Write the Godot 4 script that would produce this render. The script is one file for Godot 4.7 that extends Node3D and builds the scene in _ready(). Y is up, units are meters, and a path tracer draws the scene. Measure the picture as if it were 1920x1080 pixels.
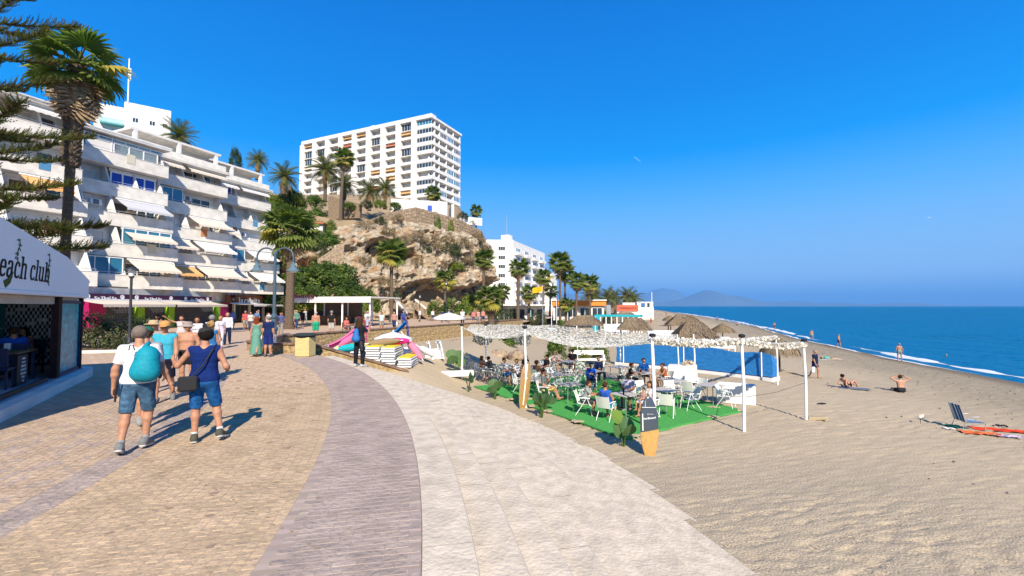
extends Node3D

# ---------------------------------------------------------------- places
const PC := Vector2(-33.19, 2.27)      # centre of the curved promenade edge
const PR := 33.01                      # its radius
var M := {}                            # materials
var T := {}                            # computed textures
var BC := {}                           # shared box meshes
var rng := RandomNumberGenerator.new()
var nz := FastNoiseLite.new()
var nz2 := FastNoiseLite.new()


class MB:                              # collects triangles, commits one mesh
	var p := PackedVector3Array()
	var n := PackedVector3Array()
	var c := PackedColorArray()
	var uv := PackedVector2Array()
	var ix := PackedInt32Array()
	var col := Color.WHITE
	var use_uv := false

	func vt(a: Vector3, nn: Vector3) -> int:
		p.append(a); n.append(nn); c.append(col)
		if use_uv: uv.append(Vector2.ZERO)
		return p.size() - 1

	func tri(a: Vector3, b: Vector3, d: Vector3) -> void:
		var nn := (b - a).cross(d - a).normalized()
		var i := p.size()
		p.append(a); p.append(b); p.append(d)
		n.append(nn); n.append(nn); n.append(nn)
		c.append(col); c.append(col); c.append(col)
		ix.append(i); ix.append(i + 2); ix.append(i + 1)

	func quad(a: Vector3, b: Vector3, d: Vector3, e: Vector3) -> void:
		var nn := (d - a).cross(e - b).normalized()
		var i := p.size()
		p.append(a); p.append(b); p.append(d); p.append(e)
		for k in 4:
			n.append(nn); c.append(col)
		ix.append_array(PackedInt32Array([i, i + 2, i + 1, i, i + 3, i + 2]))

	func box(o: Vector3, s: Vector3, bs := Basis(), bev := 0.0) -> void:
		var h := s * 0.5
		var e := minf(bev, minf(h.x, minf(h.y, h.z)) * 0.9)
		var axes := [Vector3(1, 0, 0), Vector3(0, 1, 0), Vector3(0, 0, 1)]
		for a in 3:
			for sg in [-1.0, 1.0]:
				var u: Vector3 = axes[(a + 1) % 3]
				var w: Vector3 = axes[(a + 2) % 3]
				var hu: float = h[(a + 1) % 3] - e
				var hw: float = h[(a + 2) % 3] - e
				var f: Vector3 = axes[a] * (h[a] * sg)
				var q := [f - u * hu - w * hw, f + u * hu - w * hw, f + u * hu + w * hw, f - u * hu + w * hw]
				if sg < 0: q.reverse()
				quad(o + bs * q[0], o + bs * q[1], o + bs * q[2], o + bs * q[3])
		if e <= 0.0: return
		for a in 3:
			var b := (a + 1) % 3
			var d := (a + 2) % 3
			for s1 in [-1.0, 1.0]:
				for s2 in [-1.0, 1.0]:
					var v1: Vector3 = axes[b] * (h[b] * s1) + axes[d] * ((h[d] - e) * s2)
					var v2: Vector3 = axes[b] * ((h[b] - e) * s1) + axes[d] * (h[d] * s2)
					var l: Vector3 = axes[a] * (h[a] - e)
					if s1 * s2 > 0: quad(o + bs * (v1 - l), o + bs * (v2 - l), o + bs * (v2 + l), o + bs * (v1 + l))
					else: quad(o + bs * (v1 + l), o + bs * (v2 + l), o + bs * (v2 - l), o + bs * (v1 - l))
		for sx in [-1.0, 1.0]:
			for sy in [-1.0, 1.0]:
				for sz in [-1.0, 1.0]:
					var a1 := Vector3(h.x * sx, (h.y - e) * sy, (h.z - e) * sz)
					var a2 := Vector3((h.x - e) * sx, h.y * sy, (h.z - e) * sz)
					var a3 := Vector3((h.x - e) * sx, (h.y - e) * sy, h.z * sz)
					if sx * sy * sz > 0: tri(o + bs * a1, o + bs * a2, o + bs * a3)
					else: tri(o + bs * a1, o + bs * a3, o + bs * a2)

	func tube(path: Array, rad: Array, sides := 8, caps := true) -> void:
		var m := path.size()
		var up := Vector3.UP
		var d0: Vector3 = (path[1] - path[0]).normalized()
		if absf(d0.y) > 0.9: up = Vector3.RIGHT
		var x := d0.cross(up).normalized()
		var first := p.size()
		for i in m:
			var d: Vector3 = (path[mini(i + 1, m - 1)] - path[maxi(i - 1, 0)]).normalized()
			x = (x - d * x.dot(d)).normalized()
			var y := d.cross(x)
			for k in sides:
				var a := TAU * k / sides
				var r := x * cos(a) + y * sin(a)
				vt(path[i] + r * float(rad[mini(i, rad.size() - 1)]), r)
		for i in m - 1:
			for k in sides:
				var a := first + i * sides + k
				var b := first + i * sides + (k + 1) % sides
				ix.append_array(PackedInt32Array([a, b + sides, b, a, a + sides, b + sides]))
		if caps:
			for e in [0, m - 1]:
				var dd: Vector3 = (path[0] - path[1]) if e == 0 else (path[m - 1] - path[m - 2])
				var ce := vt(path[e], dd.normalized())
				var ring := []
				for k in sides: ring.append(vt(p[first + e * sides + k], dd.normalized()))
				for k in sides:
					if e == 0: ix.append_array(PackedInt32Array([ce, ring[k], ring[(k + 1) % sides]]))
					else: ix.append_array(PackedInt32Array([ce, ring[(k + 1) % sides], ring[k]]))

	func lathe(prof: Array, sides := 16, xf := Transform3D(), sx := 1.0, sz := 1.0) -> void:
		# every band of the profile keeps its own normals, so edges stay crisp
		for i in prof.size() - 1:
			var a: Vector2 = prof[i]
			var b: Vector2 = prof[i + 1]
			var t := (b - a)
			var nr := Vector2(t.y, -t.x).normalized()
			var first := p.size()
			for k in sides + 1:
				var an := TAU * k / sides
				var dir := Vector3(cos(an) * sx, 0, sin(an) * sz)
				var nn := xf.basis * Vector3(dir.x * nr.x, nr.y, dir.z * nr.x)
				vt(xf * (dir * a.x + Vector3.UP * a.y), nn.normalized())
				vt(xf * (dir * b.x + Vector3.UP * b.y), nn.normalized())
			for k in sides:
				var q := first + k * 2
				ix.append_array(PackedInt32Array([q, q + 2, q + 1, q + 1, q + 2, q + 3]))

	func ell(xf: Transform3D, rings := 8, sides := 12) -> void:
		var first := p.size()
		var ni := xf.basis.inverse().transposed()
		for i in rings + 1:
			var b := PI * i / rings - PI * 0.5
			for k in sides:
				var a := TAU * k / sides
				var v := Vector3(cos(a) * cos(b), sin(b), sin(a) * cos(b))
				vt(xf * v, (ni * v).normalized())
		for i in rings:
			for k in sides:
				var a := first + i * sides + k
				var b := first + i * sides + (k + 1) % sides
				ix.append_array(PackedInt32Array([a, b, b + sides, a, b + sides, a + sides]))

	func prism(poly: Array, xf: Transform3D, depth: float) -> void:
		var pts := PackedVector2Array(poly)
		if Geometry2D.is_polygon_clockwise(pts): pts.reverse()
		var ids := Geometry2D.triangulate_polygon(pts)
		var z := Vector3(0, 0, depth * 0.5)
		for i in range(0, ids.size(), 3):
			var a := Vector3(pts[ids[i]].x, pts[ids[i]].y, 0)
			var b := Vector3(pts[ids[i + 1]].x, pts[ids[i + 1]].y, 0)
			var d := Vector3(pts[ids[i + 2]].x, pts[ids[i + 2]].y, 0)
			if (b - a).cross(d - a).z < 0:
				var s := b
				b = d
				d = s
			tri(xf * (a + z), xf * (b + z), xf * (d + z))
			tri(xf * (a - z), xf * (d - z), xf * (b - z))
		for i in pts.size():
			var a := Vector3(pts[i].x, pts[i].y, 0)
			var q := pts[(i + 1) % pts.size()]
			var b := Vector3(q.x, q.y, 0)
			quad(xf * (a - z), xf * (b - z), xf * (b + z), xf * (a + z))

	func surf(f: Callable, nu: int, nv: int, tint = null) -> void:   # smooth sheet, f(u, v) in 0..1
		var first := p.size()
		for j in nv + 1:
			for i in nu + 1:
				if tint != null: col = tint.call(float(i) / nu, float(j) / nv)
				vt(f.call(float(i) / nu, float(j) / nv), Vector3.ZERO)
		for j in nv:
			for i in nu:
				var a := first + j * (nu + 1) + i
				ix.append_array(PackedInt32Array([a, a + nu + 2, a + 1, a, a + nu + 1, a + nu + 2]))
		smooth(first)

	func smooth(first: int) -> void:
		for i in range(first, p.size()): n[i] = Vector3.ZERO
		for i in range(0, ix.size(), 3):
			if ix[i] < first: continue
			var w := (p[ix[i + 2]] - p[ix[i]]).cross(p[ix[i + 1]] - p[ix[i]])
			n[ix[i]] += w; n[ix[i + 1]] += w; n[ix[i + 2]] += w
		for i in range(first, p.size()): n[i] = n[i].normalized() if n[i].length_squared() > 0 else Vector3.UP

	func commit() -> ArrayMesh:
		var a := []
		a.resize(Mesh.ARRAY_MAX)
		a[Mesh.ARRAY_VERTEX] = p
		a[Mesh.ARRAY_NORMAL] = n
		a[Mesh.ARRAY_COLOR] = c
		if use_uv: a[Mesh.ARRAY_TEX_UV] = uv
		a[Mesh.ARRAY_INDEX] = ix
		var m := ArrayMesh.new()
		m.add_surface_from_arrays(Mesh.PRIMITIVE_TRIANGLES, a)
		return m


# ---------------------------------------------------------------- nodes
func thing(called: String, label: String, category: String, at := Vector3.ZERO, turn := 0.0, group := "") -> Node3D:
	var o := Node3D.new()
	o.name = called
	add_child(o, true)
	o.position = at
	o.rotation.y = turn
	return tag(o, label, category, group)

func tag(o: Node3D, label: String, category: String, group := "") -> Node3D:
	o.set_meta("label", label)
	o.set_meta("category", category)
	if group: o.set_meta("group", group)
	return o

func part(called: String, mesh: Mesh, m: Material, parent: Node = self, at := Transform3D()) -> MeshInstance3D:
	var o := MeshInstance3D.new()
	o.name = called
	o.mesh = mesh
	o.material_override = m
	o.transform = at
	parent.add_child(o, true)
	return o

func struct(called: String, mesh: Mesh, m: Material) -> MeshInstance3D:
	var o := part(called, mesh, m)
	o.set_meta("kind", "structure")
	return o

func stuff(called: String, mesh: Mesh, m: Material, parent: Node = self) -> MeshInstance3D:
	var o := part(called, mesh, m, parent)
	o.set_meta("kind", "stuff")
	return o

func bmesh(s: Vector3, bev := 0.0) -> ArrayMesh:
	var key := "%.3f,%.3f,%.3f,%.3f" % [s.x, s.y, s.z, bev]
	if not BC.has(key):
		var b := MB.new()
		b.box(Vector3.ZERO, s, Basis(), bev)
		BC[key] = b.commit()
	return BC[key]

func bx(called: String, parent: Node, at: Vector3, s: Vector3, m: Material, bs := Basis(), bev := 0.0) -> MeshInstance3D:
	return part(called, bmesh(s, bev), m, parent, Transform3D(bs, at))

func tubem(path: Array, rad: Array, sides := 8) -> ArrayMesh:
	var b := MB.new()
	b.tube(path, rad, sides)
	return b.commit()

func lathem(prof: Array, sides := 16) -> ArrayMesh:
	var b := MB.new()
	b.lathe(prof, sides)
	return b.commit()

func text(called: String, s: String, h: float, m: Material, parent: Node, xf: Transform3D, font := "Droid Sans", italic := false, weight := 700, depth := 0.02) -> MeshInstance3D:
	var f := SystemFont.new()
	f.font_names = PackedStringArray([font])
	f.font_italic = italic
	f.font_weight = weight
	var t := TextMesh.new()
	t.font = f
	t.font_size = 48
	t.pixel_size = h / 36.0
	t.depth = depth
	t.text = s
	return part(called, t, m, parent, xf)

func dup(o: Node3D, at: Vector3, turn: float, label: String, s := 1.0) -> Node3D:
	var r: Node3D = o.duplicate()
	r.name = o.name.rstrip("0123456789")
	add_child(r, true)
	r.position = at
	r.rotation = Vector3(0, turn, 0)
	r.scale = Vector3.ONE * s
	if label: r.set_meta("label", label)
	return r

func face(fwd: Vector3, up := Vector3.UP) -> Basis:      # basis whose +z looks along fwd
	var z := fwd.normalized()
	var x := up.cross(z).normalized()
	return Basis(x, z.cross(x), z)

func along(d: Vector3, hint := Vector3.RIGHT) -> Basis:   # basis whose +y runs along d
	var y := d.normalized()
	var x := (hint - y * hint.dot(y)).normalized()
	return Basis(x, y, x.cross(y))

func polar(r: float, deg: float, y := 0.0) -> Vector3:
	return Vector3(PC.x + r * cos(deg_to_rad(deg)), y, PC.y - r * sin(deg_to_rad(deg)))

# ---------------------------------------------------------------- materials
func ntex(key: String, freq: float, lo: float, hi: float, octaves := 4, as_normal := false, kind := FastNoiseLite.TYPE_SIMPLEX_SMOOTH, bump := 4.0) -> void:
	var f := FastNoiseLite.new()
	f.noise_type = kind
	f.frequency = freq
	f.fractal_octaves = octaves
	f.seed = T.size() * 7 + 3
	var t := NoiseTexture2D.new()
	t.width = 512
	t.height = 512
	t.seamless = true
	t.noise = f
	if as_normal:
		t.as_normal_map = true
		t.bump_strength = bump
	else:
		var g := Gradient.new()
		g.set_color(0, Color(lo, lo, lo))
		g.set_color(1, Color(hi, hi, hi))
		t.color_ramp = g
	T[key] = t

func mat(key: String, c: Color, rough := 0.8, o := {}) -> StandardMaterial3D:
	var m := StandardMaterial3D.new()
	m.resource_name = key
	m.albedo_color = Color(c.r, c.g, c.b).linear_to_srgb()
	m.roughness = rough
	m.metallic_specular = o.get("spec", 0.4)
	m.metallic = o.get("metal", 0.0)
	if o.has("tex") or o.has("nrm"):
		m.uv1_triplanar = true
		m.uv1_world_triplanar = o.get("world", true)
		m.uv1_scale = Vector3.ONE * float(o.get("scale", 1.0))
		if o.has("stretch"): m.uv1_scale *= o.stretch
		if o.has("tex"): m.albedo_texture = T[o.tex]
		if o.has("nrm"):
			m.normal_enabled = true
			m.normal_texture = T[o.nrm]
			m.normal_scale = o.get("ns", 0.5)
	if o.get("vc", false): m.vertex_color_use_as_albedo = true
	if o.has("alpha"):
		m.transparency = BaseMaterial3D.TRANSPARENCY_ALPHA
		m.albedo_color.a = o.alpha
	if o.has("back"):
		m.backlight_enabled = true
		var b: Color = o.back
		m.backlight = Color(b.r, b.g, b.b).linear_to_srgb()
	if o.has("coat"):
		m.clearcoat_enabled = true
		m.clearcoat = o.coat
		m.clearcoat_roughness = 0.15
	m.cull_mode = BaseMaterial3D.CULL_DISABLED
	M[key] = m
	return m

func L(r: float, g: float, b: float) -> Color:
	return Color(r, g, b)

func cloth(c: Color) -> StandardMaterial3D:
	var key := "cloth%.3f%.3f%.3f" % [c.r, c.g, c.b]
	return M[key] if M.has(key) else mat(key, c, 0.85, {"tex": "soft", "scale": 3.0, "spec": 0.2, "nrm": "n_cloth", "ns": 1.1})

func make_materials() -> void:
	ntex("fine", 0.06, 0.72, 1.0, 5)
	ntex("soft", 0.012, 0.82, 1.0, 4)
	ntex("blotch", 0.008, 0.55, 1.0, 6)
	ntex("mild", 0.01, 0.84, 1.0, 6)
	ntex("grain", 0.18, 0.6, 1.0, 3)
	ntex("n_fine", 0.05, 0, 1, 5, true, FastNoiseLite.TYPE_SIMPLEX_SMOOTH, 6.0)
	ntex("n_cloth", 0.012, 0, 1, 3, true, FastNoiseLite.TYPE_SIMPLEX_SMOOTH, 9.0)
	ntex("n_rock", 0.02, 0, 1, 6, true, FastNoiseLite.TYPE_SIMPLEX_SMOOTH, 12.0)
	ntex("n_wave", 0.02, 0, 1, 5, true, FastNoiseLite.TYPE_SIMPLEX_SMOOTH, 7.0)
	ntex("cell", 0.05, 0.6, 1.0, 1, false, FastNoiseLite.TYPE_CELLULAR)
	mat("sand", L(0.57, 0.46, 0.315), 0.95, {"vc": true, "tex": "fine", "scale": 0.7, "nrm": "n_fine", "ns": 0.8, "spec": 0.15})
	mat("sea", L(0.0, 0.115, 0.25), 0.42, {"vc": true, "nrm": "n_wave", "scale": 0.05, "ns": 0.8, "spec": 0.22, "stretch": Vector3(0.6, 1, 1.5)})
	mat("foam", L(0.85, 0.87, 0.88), 0.9, {"tex": "fine", "scale": 0.4})
	mat("joint", L(0.36, 0.27, 0.18), 0.95, {"tex": "fine", "scale": 2.0})
	mat("paver", L(1, 1, 1), 0.85, {"vc": true, "tex": "mild", "scale": 0.35, "nrm": "n_fine", "ns": 0.4, "spec": 0.25})
	for k in 4:
		mat("paver_tan%d" % k, L(0.52, 0.38, 0.24) * [1.0, 0.95, 1.04, 0.98][k], 0.85, {"tex": "mild", "scale": 0.35, "nrm": "n_fine", "ns": 0.4, "spec": 0.25})
		mat("paver_mauve%d" % k, L(0.40, 0.318, 0.265) * [1.0, 0.96, 1.03, 0.98][k], 0.85, {"tex": "mild", "scale": 0.35, "nrm": "n_fine", "ns": 0.4, "spec": 0.25})
	for k in 4:
		mat("limestone%d" % k, L(0.66, 0.56, 0.43) * [1.0, 0.97, 1.02, 0.99][k], 0.85, {"tex": "mild", "scale": 0.5, "nrm": "n_fine", "ns": 0.35, "spec": 0.2})
	mat("plaster", L(0.84, 0.82, 0.78), 0.8, {"tex": "soft", "scale": 0.12, "spec": 0.3})
	mat("plaster_cream", L(0.83, 0.78, 0.69), 0.8, {"tex": "soft", "scale": 0.15, "spec": 0.3})
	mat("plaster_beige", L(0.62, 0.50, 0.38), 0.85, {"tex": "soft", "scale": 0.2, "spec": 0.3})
	mat("white", L(0.8, 0.8, 0.79), 0.5, {"spec": 0.4})
	mat("white_metal", L(0.78, 0.78, 0.77), 0.35, {"spec": 0.5})
	mat("grey_metal", L(0.35, 0.37, 0.38), 0.4, {"metal": 0.5})
	mat("rail", L(0.5, 0.52, 0.54), 0.35, {"metal": 0.6})
	mat("dark_metal", L(0.03, 0.035, 0.04), 0.45)
	mat("lamp_blue", L(0.055, 0.09, 0.12), 0.4)
	mat("glass_dark", L(0.03, 0.045, 0.055), 0.08, {"spec": 0.6})
	mat("glass_blue", L(0.03, 0.16, 0.26), 0.1, {"spec": 0.6})
	mat("glass_teal", L(0.1, 0.42, 0.45), 0.05, {"alpha": 0.3, "spec": 0.5})
	mat("teal_sheet", L(.05, .55, .58), 0.3, {"tex": "blotch", "scale": 0.9, "spec": 0.2})
	mat("glass_clear", L(0.6, 0.75, 0.75), 0.03, {"alpha": 0.12, "spec": 0.5})
	mat("lamp_glass", L(0.8, 0.8, 0.75), 0.3)
	mat("shutter_blue", L(0.015, 0.07, 0.42), 0.5)
	mat("blind", L(0.66, 0.63, 0.58), 0.7)
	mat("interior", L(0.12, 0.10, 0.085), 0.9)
	mat("curtain", L(0.6, 0.55, 0.48), 0.9)
	mat("awning_beige", L(0.70, 0.61, 0.50), 0.85, {"back": L(0.3, 0.25, 0.18)})
	mat("awning_white", L(0.72, 0.69, 0.64), 0.85, {"back": L(0.3, 0.28, 0.25)})
	mat("awning_grey", L(0.5, 0.5, 0.52), 0.85, {"back": L(0.2, 0.2, 0.2)})
	mat("awning_orange", L(0.74, 0.42, 0.16), 0.85, {"back": L(0.35, 0.17, 0.06)})
	mat("awning_red", L(0.5, 0.16, 0.08), 0.85)
	mat("sign_purple", L(0.06, 0.012, 0.05), 0.6)
	mat("sign_brown", L(0.24, 0.085, 0.03), 0.6, {"tex": "fine", "scale": 0.6})
	mat("sign_orange", L(0.68, 0.22, 0.03), 0.6)
	mat("sign_red", L(0.62, 0.11, 0.05), 0.6)
	mat("magenta", L(0.32, 0.005, 0.09), 0.6)
	mat("lime", L(0.25, 0.5, 0.02), 0.6)
	mat("grille", L(0.16, 0.17, 0.19), 0.5, {"metal": 0.4})
	mat("black", L(0.015, 0.015, 0.016), 0.6)
	mat("navy", L(0.015, 0.025, 0.07), 0.6)
	mat("wood", L(0.28, 0.15, 0.07), 0.6, {"tex": "grain", "scale": 0.8, "stretch": Vector3(1, 0.15, 1)})
	mat("coping", L(0.33, 0.2, 0.13), 0.8, {"tex": "blotch", "scale": 0.5, "nrm": "n_fine"})
	mat("ochre_stone", L(0.58, 0.41, 0.20), 0.95, {"tex": "blotch", "scale": 0.9, "nrm": "n_rock", "ns": 1.2})
	mat("rock", L(1, 1, 1), 0.95, {"vc": true, "tex": "blotch", "scale": 0.22, "nrm": "n_rock", "ns": 2.2, "spec": 0.15})
	mat("masonry", L(0.40, 0.29, 0.19), 0.95, {"tex": "cell", "scale": 0.22, "nrm": "n_rock", "ns": 1.0})
	mat("hill", L(0.32, 0.235, 0.14), 0.95, {"tex": "mild", "scale": 0.05})
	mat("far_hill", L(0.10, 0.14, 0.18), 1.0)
	mat("leaf", L(1, 1, 1), 0.5, {"vc": true, "spec": 0.35, "back": L(0.75, 0.95, 0.45)})
	mat("dry_leaf", L(1, 1, 1), 0.9, {"vc": true, "spec": 0.1, "back": L(0.3, 0.25, 0.18)})
	mat("palm_bark", L(0.21, 0.15, 0.10), 0.95, {"tex": "blotch", "scale": 1.6, "nrm": "n_rock", "ns": 1.4})
	mat("bark", L(0.16, 0.11, 0.075), 0.95, {"tex": "blotch", "scale": 1.6, "nrm": "n_rock", "ns": 1.0})
	mat("thatch", L(1, 1, 1), 0.95, {"vc": true, "tex": "grain", "scale": 0.8, "spec": 0.1})
	mat("carpet", L(0.085, 0.36, 0.09), 0.95, {"tex": "mild", "scale": 1.6, "nrm": "n_fine", "ns": 1.0, "spec": 0.1})
	mat("net_white", L(0.70, 0.66, 0.58), 0.9, {"back": L(0.4, 0.4, 0.36), "spec": 0.1})
	mat("screen_blue", L(0.02, 0.20, 0.52), 0.7, {"tex": "soft", "scale": 0.6, "nrm": "n_cloth", "ns": 0.8})
	mat("rope", L(0.07, 0.06, 0.05), 0.9)
	mat("bin_yellow", L(0.64, 0.50, 0.22), 0.7, {"tex": "soft", "scale": 1.0})
	mat("plastic_white", L(0.76, 0.76, 0.75), 0.35, {"spec": 0.5})
	mat("chair_mesh", L(0.6, 0.6, 0.54), 0.8)
	mat("table_top", L(0.42, 0.37, 0.33), 0.4)
	mat("board_grey", L(0.05, 0.062, 0.075), 0.3, {"coat": 0.6})
	mat("board_wood", L(0.72, 0.42, 0.13), 0.35, {"tex": "grain", "scale": 0.8, "stretch": Vector3(1, 0.06, 1), "coat": 0.6})
	mat("board_tan", L(0.50, 0.29, 0.10), 0.35, {"tex": "grain", "scale": 0.8, "stretch": Vector3(1, 0.06, 1), "coat": 0.6})
	mat("board_pale", L(0.62, 0.66, 0.5), 0.35)
	mat("red_towel", L(0.78, 0.07, 0.02), 0.95, {"nrm": "n_cloth"})
	mat("soil", L(0.2, 0.14, 0.09), 0.95, {"tex": "blotch", "scale": 0.5})

# ---------------------------------------------------------------- figures
# Bones are [a, b, radius at a, radius at b, flat ends (1 = at a, 2 = at b)]; their distances are joined
# with a smooth minimum and meshed as surface nets.
func nets(mb: MB, bones: Array, cell: float, k: float, clips := []) -> void:
	var lo := Vector3.ONE * 1e6
	var hi := -lo
	for b in bones:
		var r := maxf(b[2], b[3])
		for q in [b[0], b[1]]:
			lo = lo.min(q - Vector3.ONE * r)
			hi = hi.max(q + Vector3.ONE * r)
	var pad := cell * 2.6 + k * 0.25
	lo -= Vector3.ONE * pad
	hi += Vector3.ONE * pad
	var nx := int((hi.x - lo.x) / cell) + 2
	var ny := int((hi.y - lo.y) / cell) + 2
	var nzz := int((hi.z - lo.z) / cell) + 2
	var f := PackedFloat32Array()
	f.resize(nx * ny * nzz)
	f.fill(9.0)
	for b in bones:
		var a: Vector3 = b[0]
		var ab: Vector3 = b[1] - a
		var l2 := maxf(ab.length_squared(), 1e-8)
		var ln := sqrt(l2)
		var ra: float = b[2]
		var dr: float = b[3] - ra
		var flat: int = b[4] if b.size() > 4 else 0
		var reach := maxf(ra, ra + dr) + k + cell * 2.0
		var b0: Vector3 = (a.min(b[1]) - Vector3.ONE * reach - lo) / cell
		var b1: Vector3 = (a.max(b[1]) + Vector3.ONE * reach - lo) / cell
		for z in range(maxi(0, int(b0.z)), mini(nzz - 1, int(b1.z) + 1) + 1):
			for y in range(maxi(0, int(b0.y)), mini(ny - 1, int(b1.y) + 1) + 1):
				var row := (z * ny + y) * nx
				for x in range(maxi(0, int(b0.x)), mini(nx - 1, int(b1.x) + 1) + 1):
					var q := Vector3(lo.x + x * cell, lo.y + y * cell, lo.z + z * cell) - a
					var t := q.dot(ab) / l2
					var tc := clampf(t, 0.0, 1.0)
					var d: float
					if (t < 0.0 and flat & 1) or (t > 1.0 and flat & 2):
						d = maxf((q - ab * t).length() - (ra + dr * tc), (absf(t - 0.5) - 0.5) * ln)
					else:
						d = (q - ab * tc).length() - (ra + dr * tc)
					var o := f[row + x]
					var w := absf(o - d)
					if w < k:
						d = minf(o, d) - (k - w) * (k - w) / k * 0.25
					elif o < d:
						d = o
					f[row + x] = d
	for cl in clips:
		var cn: Vector3 = cl[0]
		for z in nzz:
			for y in ny:
				var row := (z * ny + y) * nx
				for x in nx:
					if f[row + x] < 4.0 * cell:
						f[row + x] = maxf(f[row + x], cn.dot(Vector3(lo.x + x * cell, lo.y + y * cell, lo.z + z * cell)) - cl[1])
	var id := PackedInt32Array()
	id.resize(f.size())
	id.fill(-1)
	var live := PackedInt32Array()
	var sy := nx
	var sz := nx * ny
	var e := cell * 1.8
	for z in nzz - 1:
		for y in ny - 1:
			var row := (z * ny + y) * nx
			for x in nx - 1:
				var i := row + x
				var f0 := f[i]
				if f0 > e or f0 < -e: continue
				var f1 := f[i + 1]
				var f2 := f[i + sy]
				var f3 := f[i + sy + 1]
				var f4 := f[i + sz]
				var f5 := f[i + sz + 1]
				var f6 := f[i + sz + sy]
				var f7 := f[i + sz + sy + 1]
				var neg := int(f0 < 0) + int(f1 < 0) + int(f2 < 0) + int(f3 < 0) + int(f4 < 0) + int(f5 < 0) + int(f6 < 0) + int(f7 < 0)
				if neg == 0 or neg == 8: continue
				var g := Vector3(f1 + f3 + f5 + f7 - f0 - f2 - f4 - f6, f2 + f3 + f6 + f7 - f0 - f1 - f4 - f5, f4 + f5 + f6 + f7 - f0 - f1 - f2 - f3) / (4.0 * cell)
				var mean := (f0 + f1 + f2 + f3 + f4 + f5 + f6 + f7) * 0.125
				var step := -g * mean / maxf(g.length_squared(), 0.1)
				var lim := cell * 0.62
				step = step.clamp(-Vector3.ONE * lim, Vector3.ONE * lim)
				id[i] = mb.vt(lo + Vector3(x + 0.5, y + 0.5, z + 0.5) * cell + step, g.normalized())
				live.append(i)
	var ax := [1, sy, sz]
	for i in live:
		for a in 3:
			var j: int = i + ax[a]
			if (f[i] < 0) == (f[j] < 0): continue
			var u: int = ax[(a + 1) % 3]
			var w: int = ax[(a + 2) % 3]
			var q0 := id[i - u - w]
			var q1 := id[i - w]
			var q2 := id[i]
			var q3 := id[i - u]
			if q0 < 0 or q1 < 0 or q3 < 0: continue
			if f[i] < 0: mb.ix.append_array(PackedInt32Array([q0, q2, q1, q0, q3, q2]))
			else: mb.ix.append_array(PackedInt32Array([q0, q1, q2, q0, q2, q3]))

func app(mb: MB, s: MB, xf: Transform3D) -> void:
	var first := mb.p.size()
	var nb := xf.basis.inverse().transposed()
	for i in s.p.size():
		mb.p.append(xf * s.p[i])
		mb.n.append((nb * s.n[i]).normalized())
		mb.c.append(s.c[i])
	var flip := xf.basis.determinant() < 0
	for i in range(0, s.ix.size(), 3):
		if flip: mb.ix.append_array(PackedInt32Array([s.ix[i] + first, s.ix[i + 2] + first, s.ix[i + 1] + first]))
		else: mb.ix.append_array(PackedInt32Array([s.ix[i] + first, s.ix[i + 1] + first, s.ix[i + 2] + first]))

var TP := {}     # head and hand templates
var PM := {}     # meshes of figures by pose and garment
const CELL := [0.0135, 0.022, 0.034]

func V(x: float, y: float, z: float) -> Vector3:
	return Vector3(x, y, z)

func head_t(det: int) -> MB:
	var key := "head%d" % det
	if not TP.has(key):
		var b := []
		b.append([V(0, .035, -.012), V(0, .03, .012), .093, .086])
		b.append([V(0, -.015, .03), V(0, -.072, .05), .064, .036])
		b.append([V(-.032, -.02, .045), V(.032, -.02, .045), .046, .046])
		b.append([V(0, .012, .088), V(0, -.022, .108), .009, .015])
		b.append([V(-.03, .022, .078), V(.03, .022, .078), .014, .014])
		b.append([V(0, -.05, .088), V(0, -.054, .088), .014, .014])
		for s in [-1.0, 1.0]:
			b.append([V(s * .086, .012, -.008), V(s * .084, -.022, -.002), .014, .011])
		var m := MB.new()
		nets(m, b, [.0055, .011, .02][det], .022)
		TP[key] = m
	return TP[key]

func hand_t(det: int) -> MB:   # left hand: fingers run down -y, thumb towards +z, palm towards -x
	var key := "hand%d" % det
	if not TP.has(key):
		var m := MB.new()
		var b := [[V(0, .02, 0), V(0, -.03, .006), .026, .03], [V(0, -.03, -.022), V(0, -.085, -.026), .017, .014],
			[V(0, -.03, .0), V(0, -.092, .0), .019, .015], [V(0, -.03, .02), V(0, -.09, .026), .018, .014]]
		if det < 2:
			var ln := [.066, .078, .083, .072]
			for i in 4:
				var z := -.031 + .0205 * i
				var l: float = ln[i]
				var p0 := V(0, -.082 - (.008 if i in [1, 2] else 0.0), z)
				var p1 := p0 + V(-.008, -l * .45, (z) * .06)
				var p2 := p1 + V(-.02, -l * .28, 0)
				var p3 := p2 + V(-.018, -l * .2, 0)
				var r := .0098 if i > 0 else .0085
				b.append([p0, p1, r, r * .95])
				b.append([p1, p2, r * .95, r * .9])
				b.append([p2, p3, r * .9, r * .75])
			b.append([V(0, -.02, .024), V(-.008, -.05, .05), .017, .0125])
			b.append([V(-.008, -.05, .05), V(-.018, -.085, .06), .0118, .0095])
		else:
			b.append([V(0, -.08, 0), V(-.02, -.15, 0), .03, .02])
		nets(m, b, [.0045, .0085, .018][det], .008)
		TP[key] = m
	return TP[key]

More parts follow.
